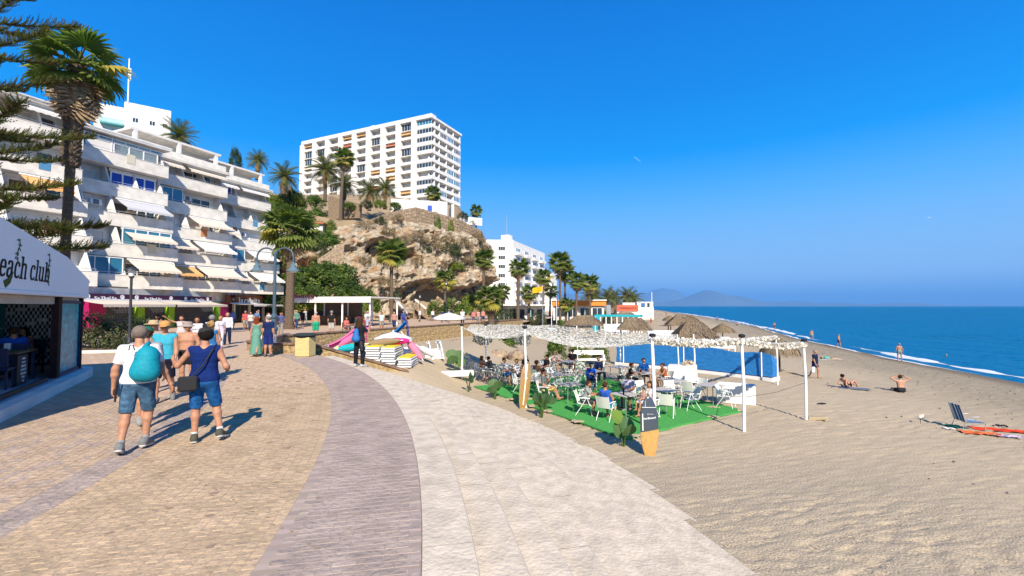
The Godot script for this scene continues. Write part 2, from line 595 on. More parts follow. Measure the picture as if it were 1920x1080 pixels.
# directions of the limbs per pose; the figure faces +z, its left side is +x
func pose(n: String) -> Dictionary:
	var p := {"S": V(0, 1, .02), "uL": V(.14, -1, -.04), "fL": V(.04, -1, .2), "uR": V(-.14, -1, -.04), "fR": V(-.04, -1, .2),
		"tL": V(.04, -1, .03), "sL": V(.02, -1, -.04), "tR": V(-.04, -1, .03), "sR": V(-.02, -1, -.04), "hy": 0.0, "hp": 0.0, "sit": false}
	match n:
		"walk": p.merge({"tL": V(.03, -1, .34), "sL": V(0, -1, -.02), "tR": V(-.03, -1, -.2), "sR": V(0, -1, -.55), "uL": V(.15, -1, -.28), "fL": V(.05, -1, .08), "uR": V(-.15, -1, .2), "fR": V(-.02, -1, .45)}, true)
		"walk_b": p.merge({"tR": V(-.03, -1, .34), "sR": V(0, -1, -.02), "tL": V(.03, -1, -.2), "sL": V(0, -1, -.55), "uR": V(-.15, -1, -.28), "fR": V(-.05, -1, .08), "uL": V(.15, -1, .2), "fL": V(.02, -1, .45)}, true)
		"hero_white": p.merge({"tL": V(.04, -1, -.14), "sL": V(.0, -1, -.42), "tR": V(-.02, -1, .32), "sR": V(.04, -1, -.12), "uL": V(.3, -1, -.02), "fL": V(.1, -1, .16), "uR": V(-.34, -1, -.02), "fR": V(-.4, -1, .22), "hy": 0.15}, true)
		"hero_navy": p.merge({"tL": V(.06, -1, .16), "sL": V(.0, -1, -.1), "tR": V(-.14, -1, .34), "sR": V(-.22, -1, -.3), "uL": V(.75, -1, .1), "fL": V(.55, .3, 1), "uR": V(-.42, -1, -.1), "fR": V(.1, -.25, 1), "hy": 0.55}, true)
		"photo": p.merge({"uL": V(.3, -.7, .6), "fL": V(-.3, .85, .6), "uR": V(-.3, -.7, .6), "fR": V(.3, .85, .6), "tL": V(.13, -1, .03), "tR": V(-.13, -1, .03), "hp": 0.05}, true)
		"talk": p.merge({"uL": V(.3, -1, .1), "fL": V(-.3, -.1, 1), "uR": V(-.25, -1, .1), "fR": V(.4, -.2, 1), "hy": 0.3}, true)
		"wave": p.merge({"uR": V(-.9, .3, .2), "fR": V(-.5, .6, .5), "uL": V(.3, -.9, .4), "fL": V(-.3, .8, .6)}, true)
		"wade": p.merge({"uL": V(.3, -1, .0), "fL": V(.2, -1, .3), "uR": V(-.3, -1, 0), "fR": V(-.2, -1, .3), "tL": V(.12, -1, .1), "tR": V(-.12, -1, 0)}, true)
		"sit": p.merge({"S": V(0, 1, -.12), "tL": V(.16, -.08, 1), "sL": V(.0, -1, .08), "tR": V(-.16, -.08, 1), "sR": V(0, -1, .02), "uL": V(.2, -1, .3), "fL": V(-.3, -.05, 1), "uR": V(-.2, -1, .3), "fR": V(.3, -.05, 1), "sit": true}, true)
		"sit_lean": p.merge({"S": V(0, 1, .3), "tL": V(.16, -.08, 1), "sL": V(.0, -1, -.15), "tR": V(-.16, -.08, 1), "sR": V(0, -1, -.25), "uL": V(.2, -.8, .7), "fL": V(-.5, .1, 1), "uR": V(-.2, -.8, .7), "fR": V(.5, .15, 1), "sit": true, "hp": 0.1}, true)
		"sit_back": p.merge({"S": V(0, 1, -.32), "tL": V(.12, .1, 1), "sL": V(.0, -1, .55), "tR": V(-.1, .16, 1), "sR": V(.1, -.9, .7), "uL": V(.35, -1, .15), "fL": V(-.1, -.25, 1), "uR": V(-.35, -1, .35), "fR": V(.2, 1, .45), "sit": true}, true)
		"sit_chin": p.merge({"S": V(0, 1, -.1), "tL": V(.14, .0, 1), "sL": V(.0, -1, .5), "tR": V(-.08, .2, 1), "sR": V(.15, -1, .35), "uL": V(.2, -.8, .6), "fL": V(-.45, 1, .25), "uR": V(-.3, -1, .1), "fR": V(.1, -.25, 1), "sit": true}, true)
		"hug": p.merge({"S": V(0, 1, .12), "tL": V(.16, -.08, 1), "sL": V(.0, -1, -.05), "tR": V(-.16, -.08, 1), "sR": V(0, -1, -.1), "uL": V(.3, -.25, .9), "fL": V(-.35, .1, 1), "uR": V(-.3, -.1, .9), "fR": V(.4, .25, 1), "sit": true}, true)
		"recline": p.merge({"S": V(0, .62, -.75), "tL": V(.12, .35, 1), "sL": V(0, -.42, 1), "tR": V(-.1, .75, 1), "sR": V(0, -.85, .8), "uL": V(.25, -1, -.55), "fL": V(0, -.35, .9), "uR": V(-.25, -1, -.55), "fR": V(0, -.35, .9), "sit": true, "hp": .35}, true)
		"kneel_up": p.merge({"S": V(0, 1, .1), "tL": V(.35, .05, 1), "sL": V(-.5, -.3, -.6), "tR": V(-.35, .05, 1), "sR": V(.5, -.3, -.6), "uL": V(.85, .45, .0), "fL": V(-.8, .4, -.1), "uR": V(-.85, .45, 0), "fR": V(.8, .4, -.1), "sit": true}, true)
		"lie": p.merge({"S": V(0, .03, -1), "tL": V(.12, 0, 1), "sL": V(0, -.03, 1), "tR": V(-.12, .0, 1), "sR": V(0, -.03, 1), "uL": V(.5, -.02, .8), "fL": V(0, 0, 1), "uR": V(-.5, -.02, .8), "fR": V(0, 0, 1), "sit": true}, true)
		"swim": p.merge({"uL": V(.9, -.2, .3), "fL": V(.3, -.1, 1), "uR": V(-.9, -.2, .3), "fR": V(-.3, -.1, 1)}, true)
	return p

func skeleton(n: String, fem: bool) -> Dictionary:
	var P := pose(n)
	var S: Vector3 = P.S.normalized()
	var X := Vector3.RIGHT
	var Z := X.cross(S).normalized()
	var w := .155 if fem else .182
	var j := {"P": Vector3.ZERO, "S": S, "X": X, "Z": Z}
	j.pose = P
	for s in ["L", "R"]:
		var sg := 1.0 if s == "L" else -1.0
		j["hip" + s] = X * sg * .088 - V(0, .035, 0)
		j["knee" + s] = j["hip" + s] + P["t" + s].normalized() * .43
		j["ank" + s] = j["knee" + s] + P["s" + s].normalized() * .41
		var sd: Vector3 = P["s" + s].normalized()
		var fz := (V(sg * .18, 0, 1) - sd * V(sg * .18, 0, 1).dot(sd)).normalized()
		if n == "lie" or n == "recline": fz = (V(sg * .4, .8, .5)).normalized()
		j["foot" + s] = fz
		j["toe" + s] = j["ank" + s] + sd * .045 + fz * .15
		j["heel" + s] = j["ank" + s] + sd * .045 - fz * .045
		j["sh" + s] = S * .45 + X * sg * w
		j["el" + s] = j["sh" + s] + P["u" + s].normalized() * .29
		j["wr" + s] = j["el" + s] + P["f" + s].normalized() * .25
	j.neck = S * .5
	j.headp = j.neck + (S + V(0, .9, .15)).normalized() * .155
	j.headb = Basis(Vector3.UP, P.hy) * Basis(Vector3.RIGHT, P.hp)
	if n == "lie": j.headb = Basis(Vector3.RIGHT, -1.45)
	if n == "lie": j.headp = j.neck + S * .16
	# the lowest point of the soles, or the seat, is the figure's base
	var low := 9.0
	if P.sit: low = -.125
	else:
		for s in ["L", "R"]: low = minf(low, minf(j["toe" + s].y, j["heel" + s].y) - .035)
	j.low = low
	return j

func off(j: Dictionary, s: float, x: float, z: float) -> Vector3:
	return j.S * s + j.X * x + j.Z * z

func torso(j: Dictionary, fem: bool, g: float) -> Array:
	var b := []
	var k := .85 if fem else .95
	b.append([off(j, .4, -.09 * k, .0), off(j, .4, .09 * k, .0), .092 + g, .092 + g])
	b.append([off(j, .32, -.085 * k, .015), off(j, .32, .085 * k, .015), .108 * k + g, .108 * k + g])
	b.append([off(j, .2, -.068 * k, .015), off(j, .2, .068 * k, .015), .106 * k + g, .106 * k + g])
	b.append([off(j, .1, -.07 * k, .02), off(j, .1, .07 * k, .02), (.108 if not fem else .1) + g, (.108 if not fem else .1) + g])
	b.append([off(j, -.0, -.078, 0), off(j, -.0, .078, 0), .11 + g, .11 + g])
	for s in ["L", "R"]:
		var sg := 1.0 if s == "L" else -1.0
		b.append([off(j, .44, sg * .07, -.005), j["sh" + s] - j.X * sg * .01, .07 + g * .7, .058 + g * .7])
		if fem: b.append([off(j, .32, sg * .07, .09), off(j, .315, sg * .07, .1), .05 + g, .045 + g])
	return b

func body_mesh(n: String, fem: bool, det: int, bare: bool) -> ArrayMesh:
	var key := "b%s%s%d%s" % [n, fem, det, bare]
	if PM.has(key): return PM[key]
	var j := skeleton(n, fem)
	var k := .86 if fem else 1.0
	var b := torso(j, fem, 0.0)
	b.append([off(j, .46, 0, -.01), j.neck + (j.headp - j.neck) * .55, .06 * k, .052 * k])
	for s in ["L", "R"]:
		b.append([j["hip" + s], j["knee" + s], .086, .055 * k])
		var calf: Vector3 = j["knee" + s].lerp(j["ank" + s], .28) - j["foot" + s] * .015
		b.append([j["knee" + s], calf, .052 * k, .057 * k])
		b.append([calf, j["ank" + s], .055 * k, .036])
		b.append([j["sh" + s], j["el" + s], .05 * k, .039 * k])
		var fm: Vector3 = j["el" + s].lerp(j["wr" + s], .3)
		b.append([j["el" + s], fm, .038 * k, .041 * k])
		b.append([fm, j["wr" + s], .04 * k, .026 * k])
		b.append([j["heel" + s] + V(0, .01, 0), j["toe" + s] + V(0, -.005, 0), .034, .026])
		b.append([j["ank" + s], j["heel" + s], .036, .034])
	var m := MB.new()
	nets(m, b, CELL[det], .035)
	app(m, head_t(det), Transform3D(j.headb, j.headp))
	for s in ["L", "R"]:
		var y: Vector3 = (j["el" + s] - j["wr" + s]).normalized()
		var z := Vector3.BACK
		if absf(y.z) > .75: z = V(0, 1, 0)
		z = (z - y * z.dot(y)).normalized()
		var hb := Basis(y.cross(z), y, z)
		if s == "R": hb = Basis(-hb.x, hb.y, hb.z)
		app(m, hand_t(det), Transform3D(hb.scaled(Vector3.ONE), j["wr" + s]))
	PM[key] = m.commit()
	return PM[key]

func garment(kind: String, n: String, fem: bool, det: int) -> ArrayMesh:
	var key := "g%s%s%s%d" % [kind, n, fem, det]
	if PM.has(key): return PM[key]
	var j := skeleton(n, fem)
	var b := []
	var k := .03
	var clips := []
	var g := .011 + .004 * det
	match kind:
		"tee", "tank", "long":
			b = torso(j, fem, g)
			b[4] = [off(j, .01, -.08, 0), off(j, .01, .08, 0), .118 + g, .118 + g]
			clips = [[j.S, .515], [-j.S, .085]]
			for s in ["L", "R"]:
				if kind == "tank":
					continue
				var t := .72 if kind == "tee" else 1.0
				b.append([j["sh" + s], j["sh" + s].lerp(j["el" + s], t), .06 + g * .5, .058 if kind == "tee" else .05, 2 if kind == "tee" else 0])
				if kind == "long": b.append([j["el" + s], j["wr" + s], .05, .038, 2])
		"shorts", "trunks", "briefs", "trousers":
			b.append([off(j, .05, -.07, .005), off(j, .05, .07, .005), .108 + g, .108 + g])
			b.append([off(j, -.02, -.08, 0), off(j, -.02, .08, 0), .112 + g, .112 + g])
			clips = [[j.S, .115]]
			for s in ["L", "R"]:
				var t: float = {"shorts": .93, "trunks": .6, "briefs": .12, "trousers": 1.0}[kind]
				b.append([j["hip" + s], j["hip" + s].lerp(j["knee" + s], t), .098 + g * .6, lerpf(.098, .066, t) + g + (.008 if kind == "shorts" else 0.0), 0 if kind == "trousers" else 2])
				if kind == "trousers": b.append([j["knee" + s], j["knee" + s].lerp(j["ank" + s], .97), .066 + g, .052 + g, 2])
		"bra":
			b = torso(j, fem, .012)
			clips = [[j.S, .37], [-j.S, -.26]]
		"dress":
			b = torso(j, fem, g)
			clips = [[j.S, .43]]
			b.append([off(j, .05, 0, 0), V(0, j.low + .1, -.02), .15, .25, 2])
			b.append([V(0.02, -.2, .02), V(.03, j.low + .1, .1), .13, .17, 2])
		"skirt":
			b.append([off(j, .1, 0, 0), V(0, -.42, 0), .13, .21, 2])
	var m := MB.new()
	nets(m, b, CELL[det], k, clips)
	PM[key] = m.commit()
	return PM[key]

func shoe_mesh(n: String, fem: bool, det: int, s: String) -> ArrayMesh:
	var key := "s%s%s%d%s" % [n, fem, det, s]
	if PM.has(key): return PM[key]
	var j := skeleton(n, fem)
	var h: Vector3 = j["heel" + s]
	var t: Vector3 = j["toe" + s]
	var up: Vector3 = (j["ank" + s] - h)
	up = (up - j["foot" + s] * up.dot(j["foot" + s])).normalized()
	var m := MB.new()
	nets(m, [[h + up * .012, t + up * .0, .043, .036], [h - up * .008, t - up * .006, .04, .036], [j["ank" + s] + up * .02, h + up * .03, .046, .045, 1], [j["ank" + s].lerp(h, .5), t.lerp(h, .35) + up * .01, .042, .038]], maxf(.009, CELL[det] * .6), .03)
	PM[key] = m.commit()
	return PM[key]

func hair_mesh(style: String, det: int) -> ArrayMesh:
	var key := "h%s%d" % [style, det]
	if PM.has(key): return PM[key]
	var m := MB.new()
	var c: float = [.007, .012, .02][det]
	var g: float = {"short": .012, "buzz": .002, "long": .018, "curly": .035, "bun": .013, "bald": .006}[style]
	var b := [[V(0, .035, -.016), V(0, .033, .01), .093 + g, .087 + g]]
	var clips := [[V(0, -.72, .69), -.002 if style != "buzz" else .002]]
	if style == "bald": clips = [[V(0, .9, .5), .015], [V(0, -1, 0), .06]]
	if style == "curly":
		for i in 14:
			var a := i * 2.4
			b.append([V(cos(a) * .09, .02 + .09 * sin(i * 1.3), -.02 + sin(a) * .07), V(cos(a) * .1, .02 + .1 * sin(i * 1.3), -.02 + sin(a) * .08), .03, .028])
	if style == "bun": b.append([V(0, .06, -.115), V(0, .07, -.125), .045, .042])
	nets(m, b, c, .02, clips)
	if style == "long":
		var w := []
		for s in [-1.0, 0.0, 1.0]:
			w.append([V(s * .06, .0, -.075 + absf(s) * .03), V(s * .075, -.3 + absf(s) * .05, -.1 + absf(s) * .02), .045, .02])
		for s in [-1.0, 1.0]: w.append([V(s * .088, .03, .0), V(s * .1, -.17, .01), .03, .02])
		nets(m, w, c, .03)
	PM[key] = m.commit()
	return PM[key]

func hat_mesh(kind: String) -> ArrayMesh:
	if PM.has("hat" + kind): return PM["hat" + kind]
	var m := MB.new()
	if kind == "cap":
		m.lathe([Vector2(.104, -.005), Vector2(.105, .02), Vector2(.1, .05), Vector2(.08, .085), Vector2(.05, .104), Vector2(.0, .112)], 18, Transform3D(Basis(), V(0, .035, -.008)))
		m.ell(Transform3D(Basis(V(.075, 0, 0), V(0, .006, .002), V(0, -.02, .075)), V(0, .03, .115)), 6, 16)
		m.ell(Transform3D(Basis().scaled(V(.009, .006, .009)), V(0, .15, -.008)), 4, 8)
	elif kind == "bucket":
		m.lathe([Vector2(.16, -.02), Vector2(.155, -.015), Vector2(.105, .03), Vector2(.1, .075), Vector2(.085, .1), Vector2(.0, .108)], 20, Transform3D(Basis(), V(0, .03, -.008)))
		m.lathe([Vector2(.1, .028), Vector2(.158, -.022), Vector2(.16, -.02)], 20, Transform3D(Basis(), V(0, .03, -.008)))
	else:
		m.lathe([Vector2(.2, .0), Vector2(.2, .006), Vector2(.108, .022), Vector2(.1, .08), Vector2(.08, .1), Vector2(.0, .104)], 22, Transform3D(Basis(), V(0, .035, -.008)))
	PM["hat" + kind] = m.commit()
	return PM["hat" + kind]

const SKIN := [Color(.46, .23, .14), Color(.38, .17, .095), Color(.52, .28, .18), Color(.27, .115, .06)]
const HAIR := {"black": Color(.012, .01, .009), "brown": Color(.06, .03, .015), "red": Color(.19, .045, .015), "blond": Color(.4, .25, .1), "grey": Color(.25, .24, .23), "ash": Color(.19, .15, .125), "white": Color(.55, .54, .52)}

# o: fem, skin, hair [style, colour], hat [kind, colour], top [kind, colour], bottom [kind, colour], shoes colour, glasses, det
func person(label: String, at: Vector3, turn: float, h: float, po: String, o: Dictionary, group := "") -> Node3D:
	var t := thing("person", label, "person", at, turn, group)
	var det: int = o.get("det", 1)
	var fem: bool = o.get("fem", false)
	var j := skeleton(po, fem)
	var s := h / 1.75
	t.scale = Vector3.ONE * s
	var lift := Transform3D(Basis(), V(0, -j.low, 0))
	var sk: Color = SKIN[o.get("skin", 0)]
	var sm: Material = M.get("skin%d" % o.get("skin", 0))
	if sm == null: sm = mat("skin%d" % o.get("skin", 0), sk, 0.55, {"tex": "soft", "scale": 2.0, "spec": 0.35})
	part("body", body_mesh(po, fem, det, true), sm, t, lift)
	var names := {"tee": "t_shirt", "tank": "tank_top", "long": "long_sleeved_shirt", "dress": "dress", "skirt": "skirt", "shorts": "shorts", "trunks": "swim_shorts", "briefs": "swim_briefs", "trousers": "trousers", "bra": "bikini_top"}
	for key in ["top", "bottom"]:
		if o.has(key): part(names[o[key][0]], garment(o[key][0], po, fem, det), cloth(o[key][1]), t, lift)
	if o.has("socks"):
		for sd in ["L", "R"]:
			var a: Vector3 = j["ank" + sd]
			var k: Vector3 = j["knee" + sd]
			part("sock", tubem([a.lerp(k, -.03), a.lerp(k, .1), a.lerp(k, .17)], [.046, .044, .047], 10), cloth(o.socks), t, lift)
	if o.has("denim"): (t.get_node("shorts") as MeshInstance3D).material_override = o.denim
	if o.has("shoes"):
		for sd in ["L", "R"]: 
			var so := part("shoe", shoe_mesh(po, fem, det, sd), cloth(o.shoes), t, lift)
			if det == 0:
				var hl: Vector3 = j["heel" + sd]
				var e: Vector3 = j["toe" + sd]
				var up: Vector3 = ((j["ank" + sd] - hl) - j["foot" + sd] * (j["ank" + sd] - hl).dot(j["foot" + sd])).normalized()
				var sm2 := MB.new()
				nets(sm2, [[hl - up * .03, e - up * .028, .046, .042]], .009, .01, [[up, (hl - up * .018).dot(up)], [-up, -(hl - up * .046).dot(up)]])
				part("sole", sm2.commit(), cloth(Color(.55, .54, .5)), so)
	var hx := Transform3D(j.headb, j.headp + V(0, -j.low, 0))
	if o.has("hair"):
		part("hair", hair_mesh(o.hair[0], det), cloth(HAIR[o.hair[1]]), t, hx)
	if o.has("hat"):
		part({"cap": "cap", "bucket": "bucket_hat", "straw": "straw_hat"}[o.hat[0]], hat_mesh(o.hat[0]), cloth(o.hat[1]), t, hx)
	if det < 2 and o.get("face", true):
		if o.get("glasses", false):
			var g := MB.new()
			for sd in [-1.0, 1.0]:
				g.ell(Transform3D(Basis().scaled(V(.026, .019, .006)), V(sd * .033, .008, .1)), 6, 10)
				g.box(V(sd * .08, .012, .05), V(.006, .006, .1))
			g.box(V(0, .013, .104), V(.02, .005, .005))
			part("sunglasses", g.commit(), M.black, t, hx)
		else:
			for sd in [-1.0, 1.0]:
				var e := part("eye", PM.get("eye", eye_mesh()), cloth(Color(.03, .02, .015)), t, hx * Transform3D(Basis(), V(sd * .032, .006, .086)))
		var mo := MB.new()
		mo.ell(Transform3D(Basis().scaled(V(.022, .006, .006)), V(0, -.054, .1)), 4, 10)
		part("mouth", mo.commit(), cloth(Color(.35, .09, .07)), t, hx)
	return t

func eye_mesh() -> ArrayMesh:
	var g := MB.new()
	g.ell(Transform3D(Basis().scaled(V(.013, .0075, .01))), 5, 8)
	PM["eye"] = g.commit()
	return PM["eye"]

# ---------------------------------------------------------------- plants
var PL := {}

func fan_leaf(key: String, seg: int, stalk: float, rad: float, droop: float, ca: Color, cb: Color, seedn: int) -> ArrayMesh:
	if PL.has(key): return PL[key]
	var r := RandomNumberGenerator.new()
	r.seed = seedn
	var m := MB.new()
	m.col = ca.lerp(Color(.35, .25, .1), .4)
	var sw := .028
	var pts := []
	for i in 4:
		var t := i / 3.0
		pts.append(V(0, -droop * .25 * stalk * t * t, stalk * t))
	m.tube(pts, [.03, .022, .016, .012], 4, false)
	var hub: Vector3 = pts[3]
	var da := deg_to_rad(250.0) / seg
	for i in seg:
		var a := (i - (seg - 1) * .5) * da
		var rr := rad * r.randf_range(.82, 1.08) * (1.0 - .16 * absf(a) / 2.2)
		var pt := func(an: float, q: float, lift: float) -> Vector3:
			var d := q * rr
			var drop := droop * (q * q) * rr * .55 + absf(an) * .06 * rr * q
			return hub + V(sin(an) * d, -drop + lift, cos(an) * d * (1.0 - .25 * droop * q * q))
		var j := r.randf_range(-.05, .05)
		m.col = ca.lerp(cb, r.randf() * .35)
		var l: Vector3 = pt.call(a - da * .5, .55, -.012)
		var c: Vector3 = pt.call(a, .58, .03)
		var e: Vector3 = pt.call(a + da * .5, .55, -.012)
		var c2 := m.col
		m.tri(hub, l, c)
		m.tri(hub, c, e)
		m.col = m.col.lerp(cb, .6)
		var tip: Vector3 = pt.call(a + j, 1.0, -.02 - droop * .1 * rr)
		var ml: Vector3 = pt.call(a - da * .28 + j, .8, -.012)
		var mr: Vector3 = pt.call(a + da * .28 + j, .8, -.012)
		m.tri(l, ml, c)
		m.tri(c, ml, mr)
		m.tri(c, mr, e)
		m.tri(ml, tip, mr)
	PL[key] = m.commit()
	return PL[key]

func frond(key: String, ln: float, droop: float, ca: Color, cb: Color, seedn: int, pairs := 26) -> ArrayMesh:
	if PL.has(key): return PL[key]
	var r := RandomNumberGenerator.new()
	r.seed = seedn
	var m := MB.new()
	var at := func(t: float) -> Vector3: return V(0, (.16 * t - droop * t * t) * ln, ln * (t - .22 * droop * t * t * t))
	m.col = ca.lerp(Color(.4, .3, .12), .5)
	var path := []
	for i in 8: path.append(at.call(i / 7.0))
	m.tube(path, [.035, .03, .026, .022, .018, .014, .01, .006], 4, false)
	for i in pairs:
		var t := .14 + .86 * (i + .5) / pairs
		var o: Vector3 = at.call(t)
		var d: Vector3 = (at.call(minf(1, t + .03)) - at.call(t - .03)).normalized()
		var l := ln * .2 * sin(PI * clampf(.14 + .8 * t, 0, 1)) + .08
		for s in [-1.0, 1.0]:
			var x: Vector3 = (V(s, 0, 0) * .85 + d * (.55 + .4 * t) + V(0, .28 - r.randf() * .3, 0)).normalized()
			m.col = ca.lerp(cb, r.randf())
			var w := d * .022 * (ln / 2.4)
			var mid: Vector3 = o + x * l * .5
			var tip: Vector3 = o + x * l + V(0, -.12 * l, 0)
			m.tri(o - w, o + w, mid + w * 1.1)
			m.tri(o - w, mid + w * 1.1, mid - w * 1.1)
			m.tri(mid - w * 1.1, mid + w * 1.1, tip)
	PL[key] = m.commit()
	return PL[key]

func palm_trunk(h: float, r0: float, r1: float, lean: Vector2, boots: float, seedn: int, br: float) -> ArrayMesh:
	var r := RandomNumberGenerator.new()
	r.seed = seedn
	var m := MB.new()
	m.col = Color.WHITE
	var path := []
	var rad := []
	var n := int(h * 7) + 4
	for i in n + 1:
		var t := float(i) / n
		path.append(V(lean.x * t * t, h * t, lean.y * t * t))
		var q := lerpf(r0, r1, minf(1.0, t * 2.2)) * (1.0 + .35 * maxf(0, 1 - t * 14))
		if i % 2 == 0: q *= 1.05
		rad.append(q * r.randf_range(.97, 1.03))
	m.tube(path, rad, 12)
	if boots > 0:                      # the cut leaf bases that clothe the upper stem
		var bq := []
		for i in 9: bq.append(V(lean.x * pow(1 - boots / h * (1 - i / 8.0), 2), h - boots + boots * i / 8.0, lean.y * pow(1 - boots / h * (1 - i / 8.0), 2)))
		m.tube(bq, [r1, br, br, br, br, br, br, br, br * .9], 12)
		var rows := int(boots / .11)
		for i in rows:
			var y := h - boots + boots * i / rows
			var t := y / h
			var c := V(lean.x * t * t, y, lean.y * t * t)
			for k in 9:
				var a := TAU * (k + .5 * (i % 2)) / 9 + r.randf_range(-.1, .1)
				var d := V(cos(a), 0, sin(a))
				var x := V(-d.z, 0, d.x)
				var rr := br * 1.02
				var w := br * .36
				var o := c + d * rr
				var tip := o + d * br * r.randf_range(.28, .5) + V(0, r.randf_range(.13, .22), 0)
				m.tri(o - x * w - V(0, .05, 0), tip, o + x * w - V(0, .05, 0))
				m.quad(o - x * w - V(0, .05, 0), o - x * w * .6 + V(0, .14, 0), tip - x * w * .3, tip)
				m.quad(tip, tip + x * w * .3, o + x * w * .6 + V(0, .14, 0), o + x * w - V(0, .05, 0))
	return m.commit()

# kind: "fan" or "date"
func palm(label: String, at: Vector3, h: float, cr: float, o: Dictionary) -> Node3D:
	var t := thing("palm_tree", label, "palm tree", at, 0, o.get("group", "palm trees along the seafront"))
	var r := RandomNumberGenerator.new()
	r.seed = int(absf(at.x * 131.0) + absf(at.z * 17.0)) + 5
	var lean: Vector2 = o.get("lean", Vector2(r.randf_range(-.25, .25), r.randf_range(-.25, .25)))
	var tr: float = o.get("r", .19)
	part("trunk", palm_trunk(h, tr * 1.15, tr, lean, o.get("boots", 0.0), r.seed, o.get("br", tr)), M.palm_bark, t)
	var top := V(lean.x, h - .05, lean.y)
	var n: int = o.get("n", 30)
	var dead: int = o.get("dead", 6)
	var date: bool = o.get("date", false)
	var yel: float = o.get("yellow", .2)
	for i in n:
		var az := i * 2.39996 + r.randf_range(-.25, .25)
		var el := lerpf(1.35, -.75 if not date else -.55, pow((i + .5) / n, .85)) + r.randf_range(-.12, .12)
		var d := V(cos(az) * cos(el), sin(el), sin(az) * cos(el))
		var b := face(d, V(cos(az) * -.3, 1, sin(az) * -.3)) * Basis(Vector3.BACK, r.randf_range(-.4, .4))
		var s := cr * r.randf_range(.88, 1.1)
		var me: ArrayMesh
		if date:
			var dk: int = i % 3
			me = frond("frond%d" % dk, 1.0, [.32, .5, .42][dk], Color(.09, .135, .04) if dk < 2 else Color(.22, .20, .07), Color(.20, .23, .07), 40 + dk, 24)
		else:
			var yl := r.randf() < yel and el < .2
			if yl: me = fan_leaf("fan_y", 18, .5, .55, .5, Color(.42, .38, .05), Color(.5, .40, .10), 7)
			else:
				var fk: int = i % 4
				me = fan_leaf("fan%d" % fk, 18, .48, .56, [.25, .45, .6, .35][fk], [Color(.085, .155, .03), Color(.11, .19, .034), Color(.075, .14, .03), Color(.15, .225, .04)][fk], Color(.24, .26, .07), 11 + fk)
		part("leaf", me, M.leaf, t, Transform3D(b.scaled(Vector3.ONE * s), top + d * .05))
	for i in dead:
		var az := i * 2.39996 + 1.0
		var el := r.randf_range(-1.4, -.85)
		var d := V(cos(az) * cos(el), sin(el), sin(az) * cos(el))
		var b := face(d, V(cos(az), .4, sin(az)))
		var me: ArrayMesh
		if date: me = frond("frond_dead", 1.0, .3, Color(.26, .18, .09), Color(.3, .22, .12), 50, 18)
		else: me = fan_leaf("fan_dead%d" % (i % 2), 16, .42, .52, .9, [Color(.28, .19, .11), Color(.36, .26, .16)][i % 2], Color(.42, .32, .20), 21 + i % 2)
		part("dead_leaf", me, M.dry_leaf, t, Transform3D(b.scaled(Vector3.ONE * cr * r.randf_range(.75, 1.05)), top - V(0, r.randf_range(0.0, o.get("skirt", .5)) * minf(1.0, cr * .5), 0)))
	return t

# a crown of leaf-sized faces gathered in clumps round an ellipsoid of radius 1
func leaf_mass(key: String, n: int, size: float, clumps: int, pal: Array, seedn: int, spread := .3, low := -.25) -> ArrayMesh:
	if PL.has(key): return PL[key]
	var r := RandomNumberGenerator.new()
	r.seed = seedn
	var m := MB.new()
	var cs := []
	for i in clumps:
		var y := r.randf_range(low, 1.0)
		var a := r.randf() * TAU
		var q := sqrt(maxf(0.05, 1 - y * y))
		var rad := r.randf_range(.62, .92)
		cs.append([V(cos(a) * q, y, sin(a) * q) * rad, spread * r.randf_range(.7, 1.3), pal[r.randi() % pal.size()] * r.randf_range(.75, 1.25)])
	for i in n:
		var c: Array = cs[r.randi() % clumps]
		var d := V(r.randfn(), r.randfn(), r.randfn()).normalized()
		var o: Vector3 = c[0] + d * float(c[1]) * pow(r.randf(), .4)
		if o.y < low - .1: o.y = low - .1 + r.randf() * .2
		var nn := (d * .8 + o * .5 + V(r.randfn(), r.randfn() + .6, r.randfn()) * .55).normalized()
		var b := along(nn, V(r.randfn(), r.randfn(), r.randfn()))
		var s := size * r.randf_range(.6, 1.3)
		m.col = (c[2] as Color) * r.randf_range(.8, 1.2)
		m.col.a = 1
		m.quad(o - b.z * s, o + b.x * s * .5, o + b.z * s, o - b.x * s * .5)
	PL[key] = m.commit()
	return PL[key]

const GREEN := [Color(.075, .135, .026), Color(.10, .175, .033), Color(.135, .195, .036)]
const LIME := [Color(.18, .25, .035), Color(.23, .26, .04), Color(.12, .19, .035)]
const DRY := [Color(.26, .19, .11), Color(.20, .145, .085), Color(.32, .24, .14), Color(.17, .155, .07)]
const OLIVE := [Color(.08, .095, .04), Color(.11, .125, .055), Color(.06, .08, .035)]

func stems(n: int, seedn: int) -> ArrayMesh:
	if PL.has("stems%d" % seedn): return PL["stems%d" % seedn]
	var r := RandomNumberGenerator.new()
	r.seed = seedn
	var m := MB.new()
	for i in n:
		var a := r.randf() * TAU
		var d := V(cos(a) * .55, .75, sin(a) * .55)
		m.tube([V(cos(a) * .08, -.35, sin(a) * .08), d * .35, d * .8], [.035, .025, .01], 5, false)
	PL["stems%d" % seedn] = m.commit()
	return PL["stems%d" % seedn]

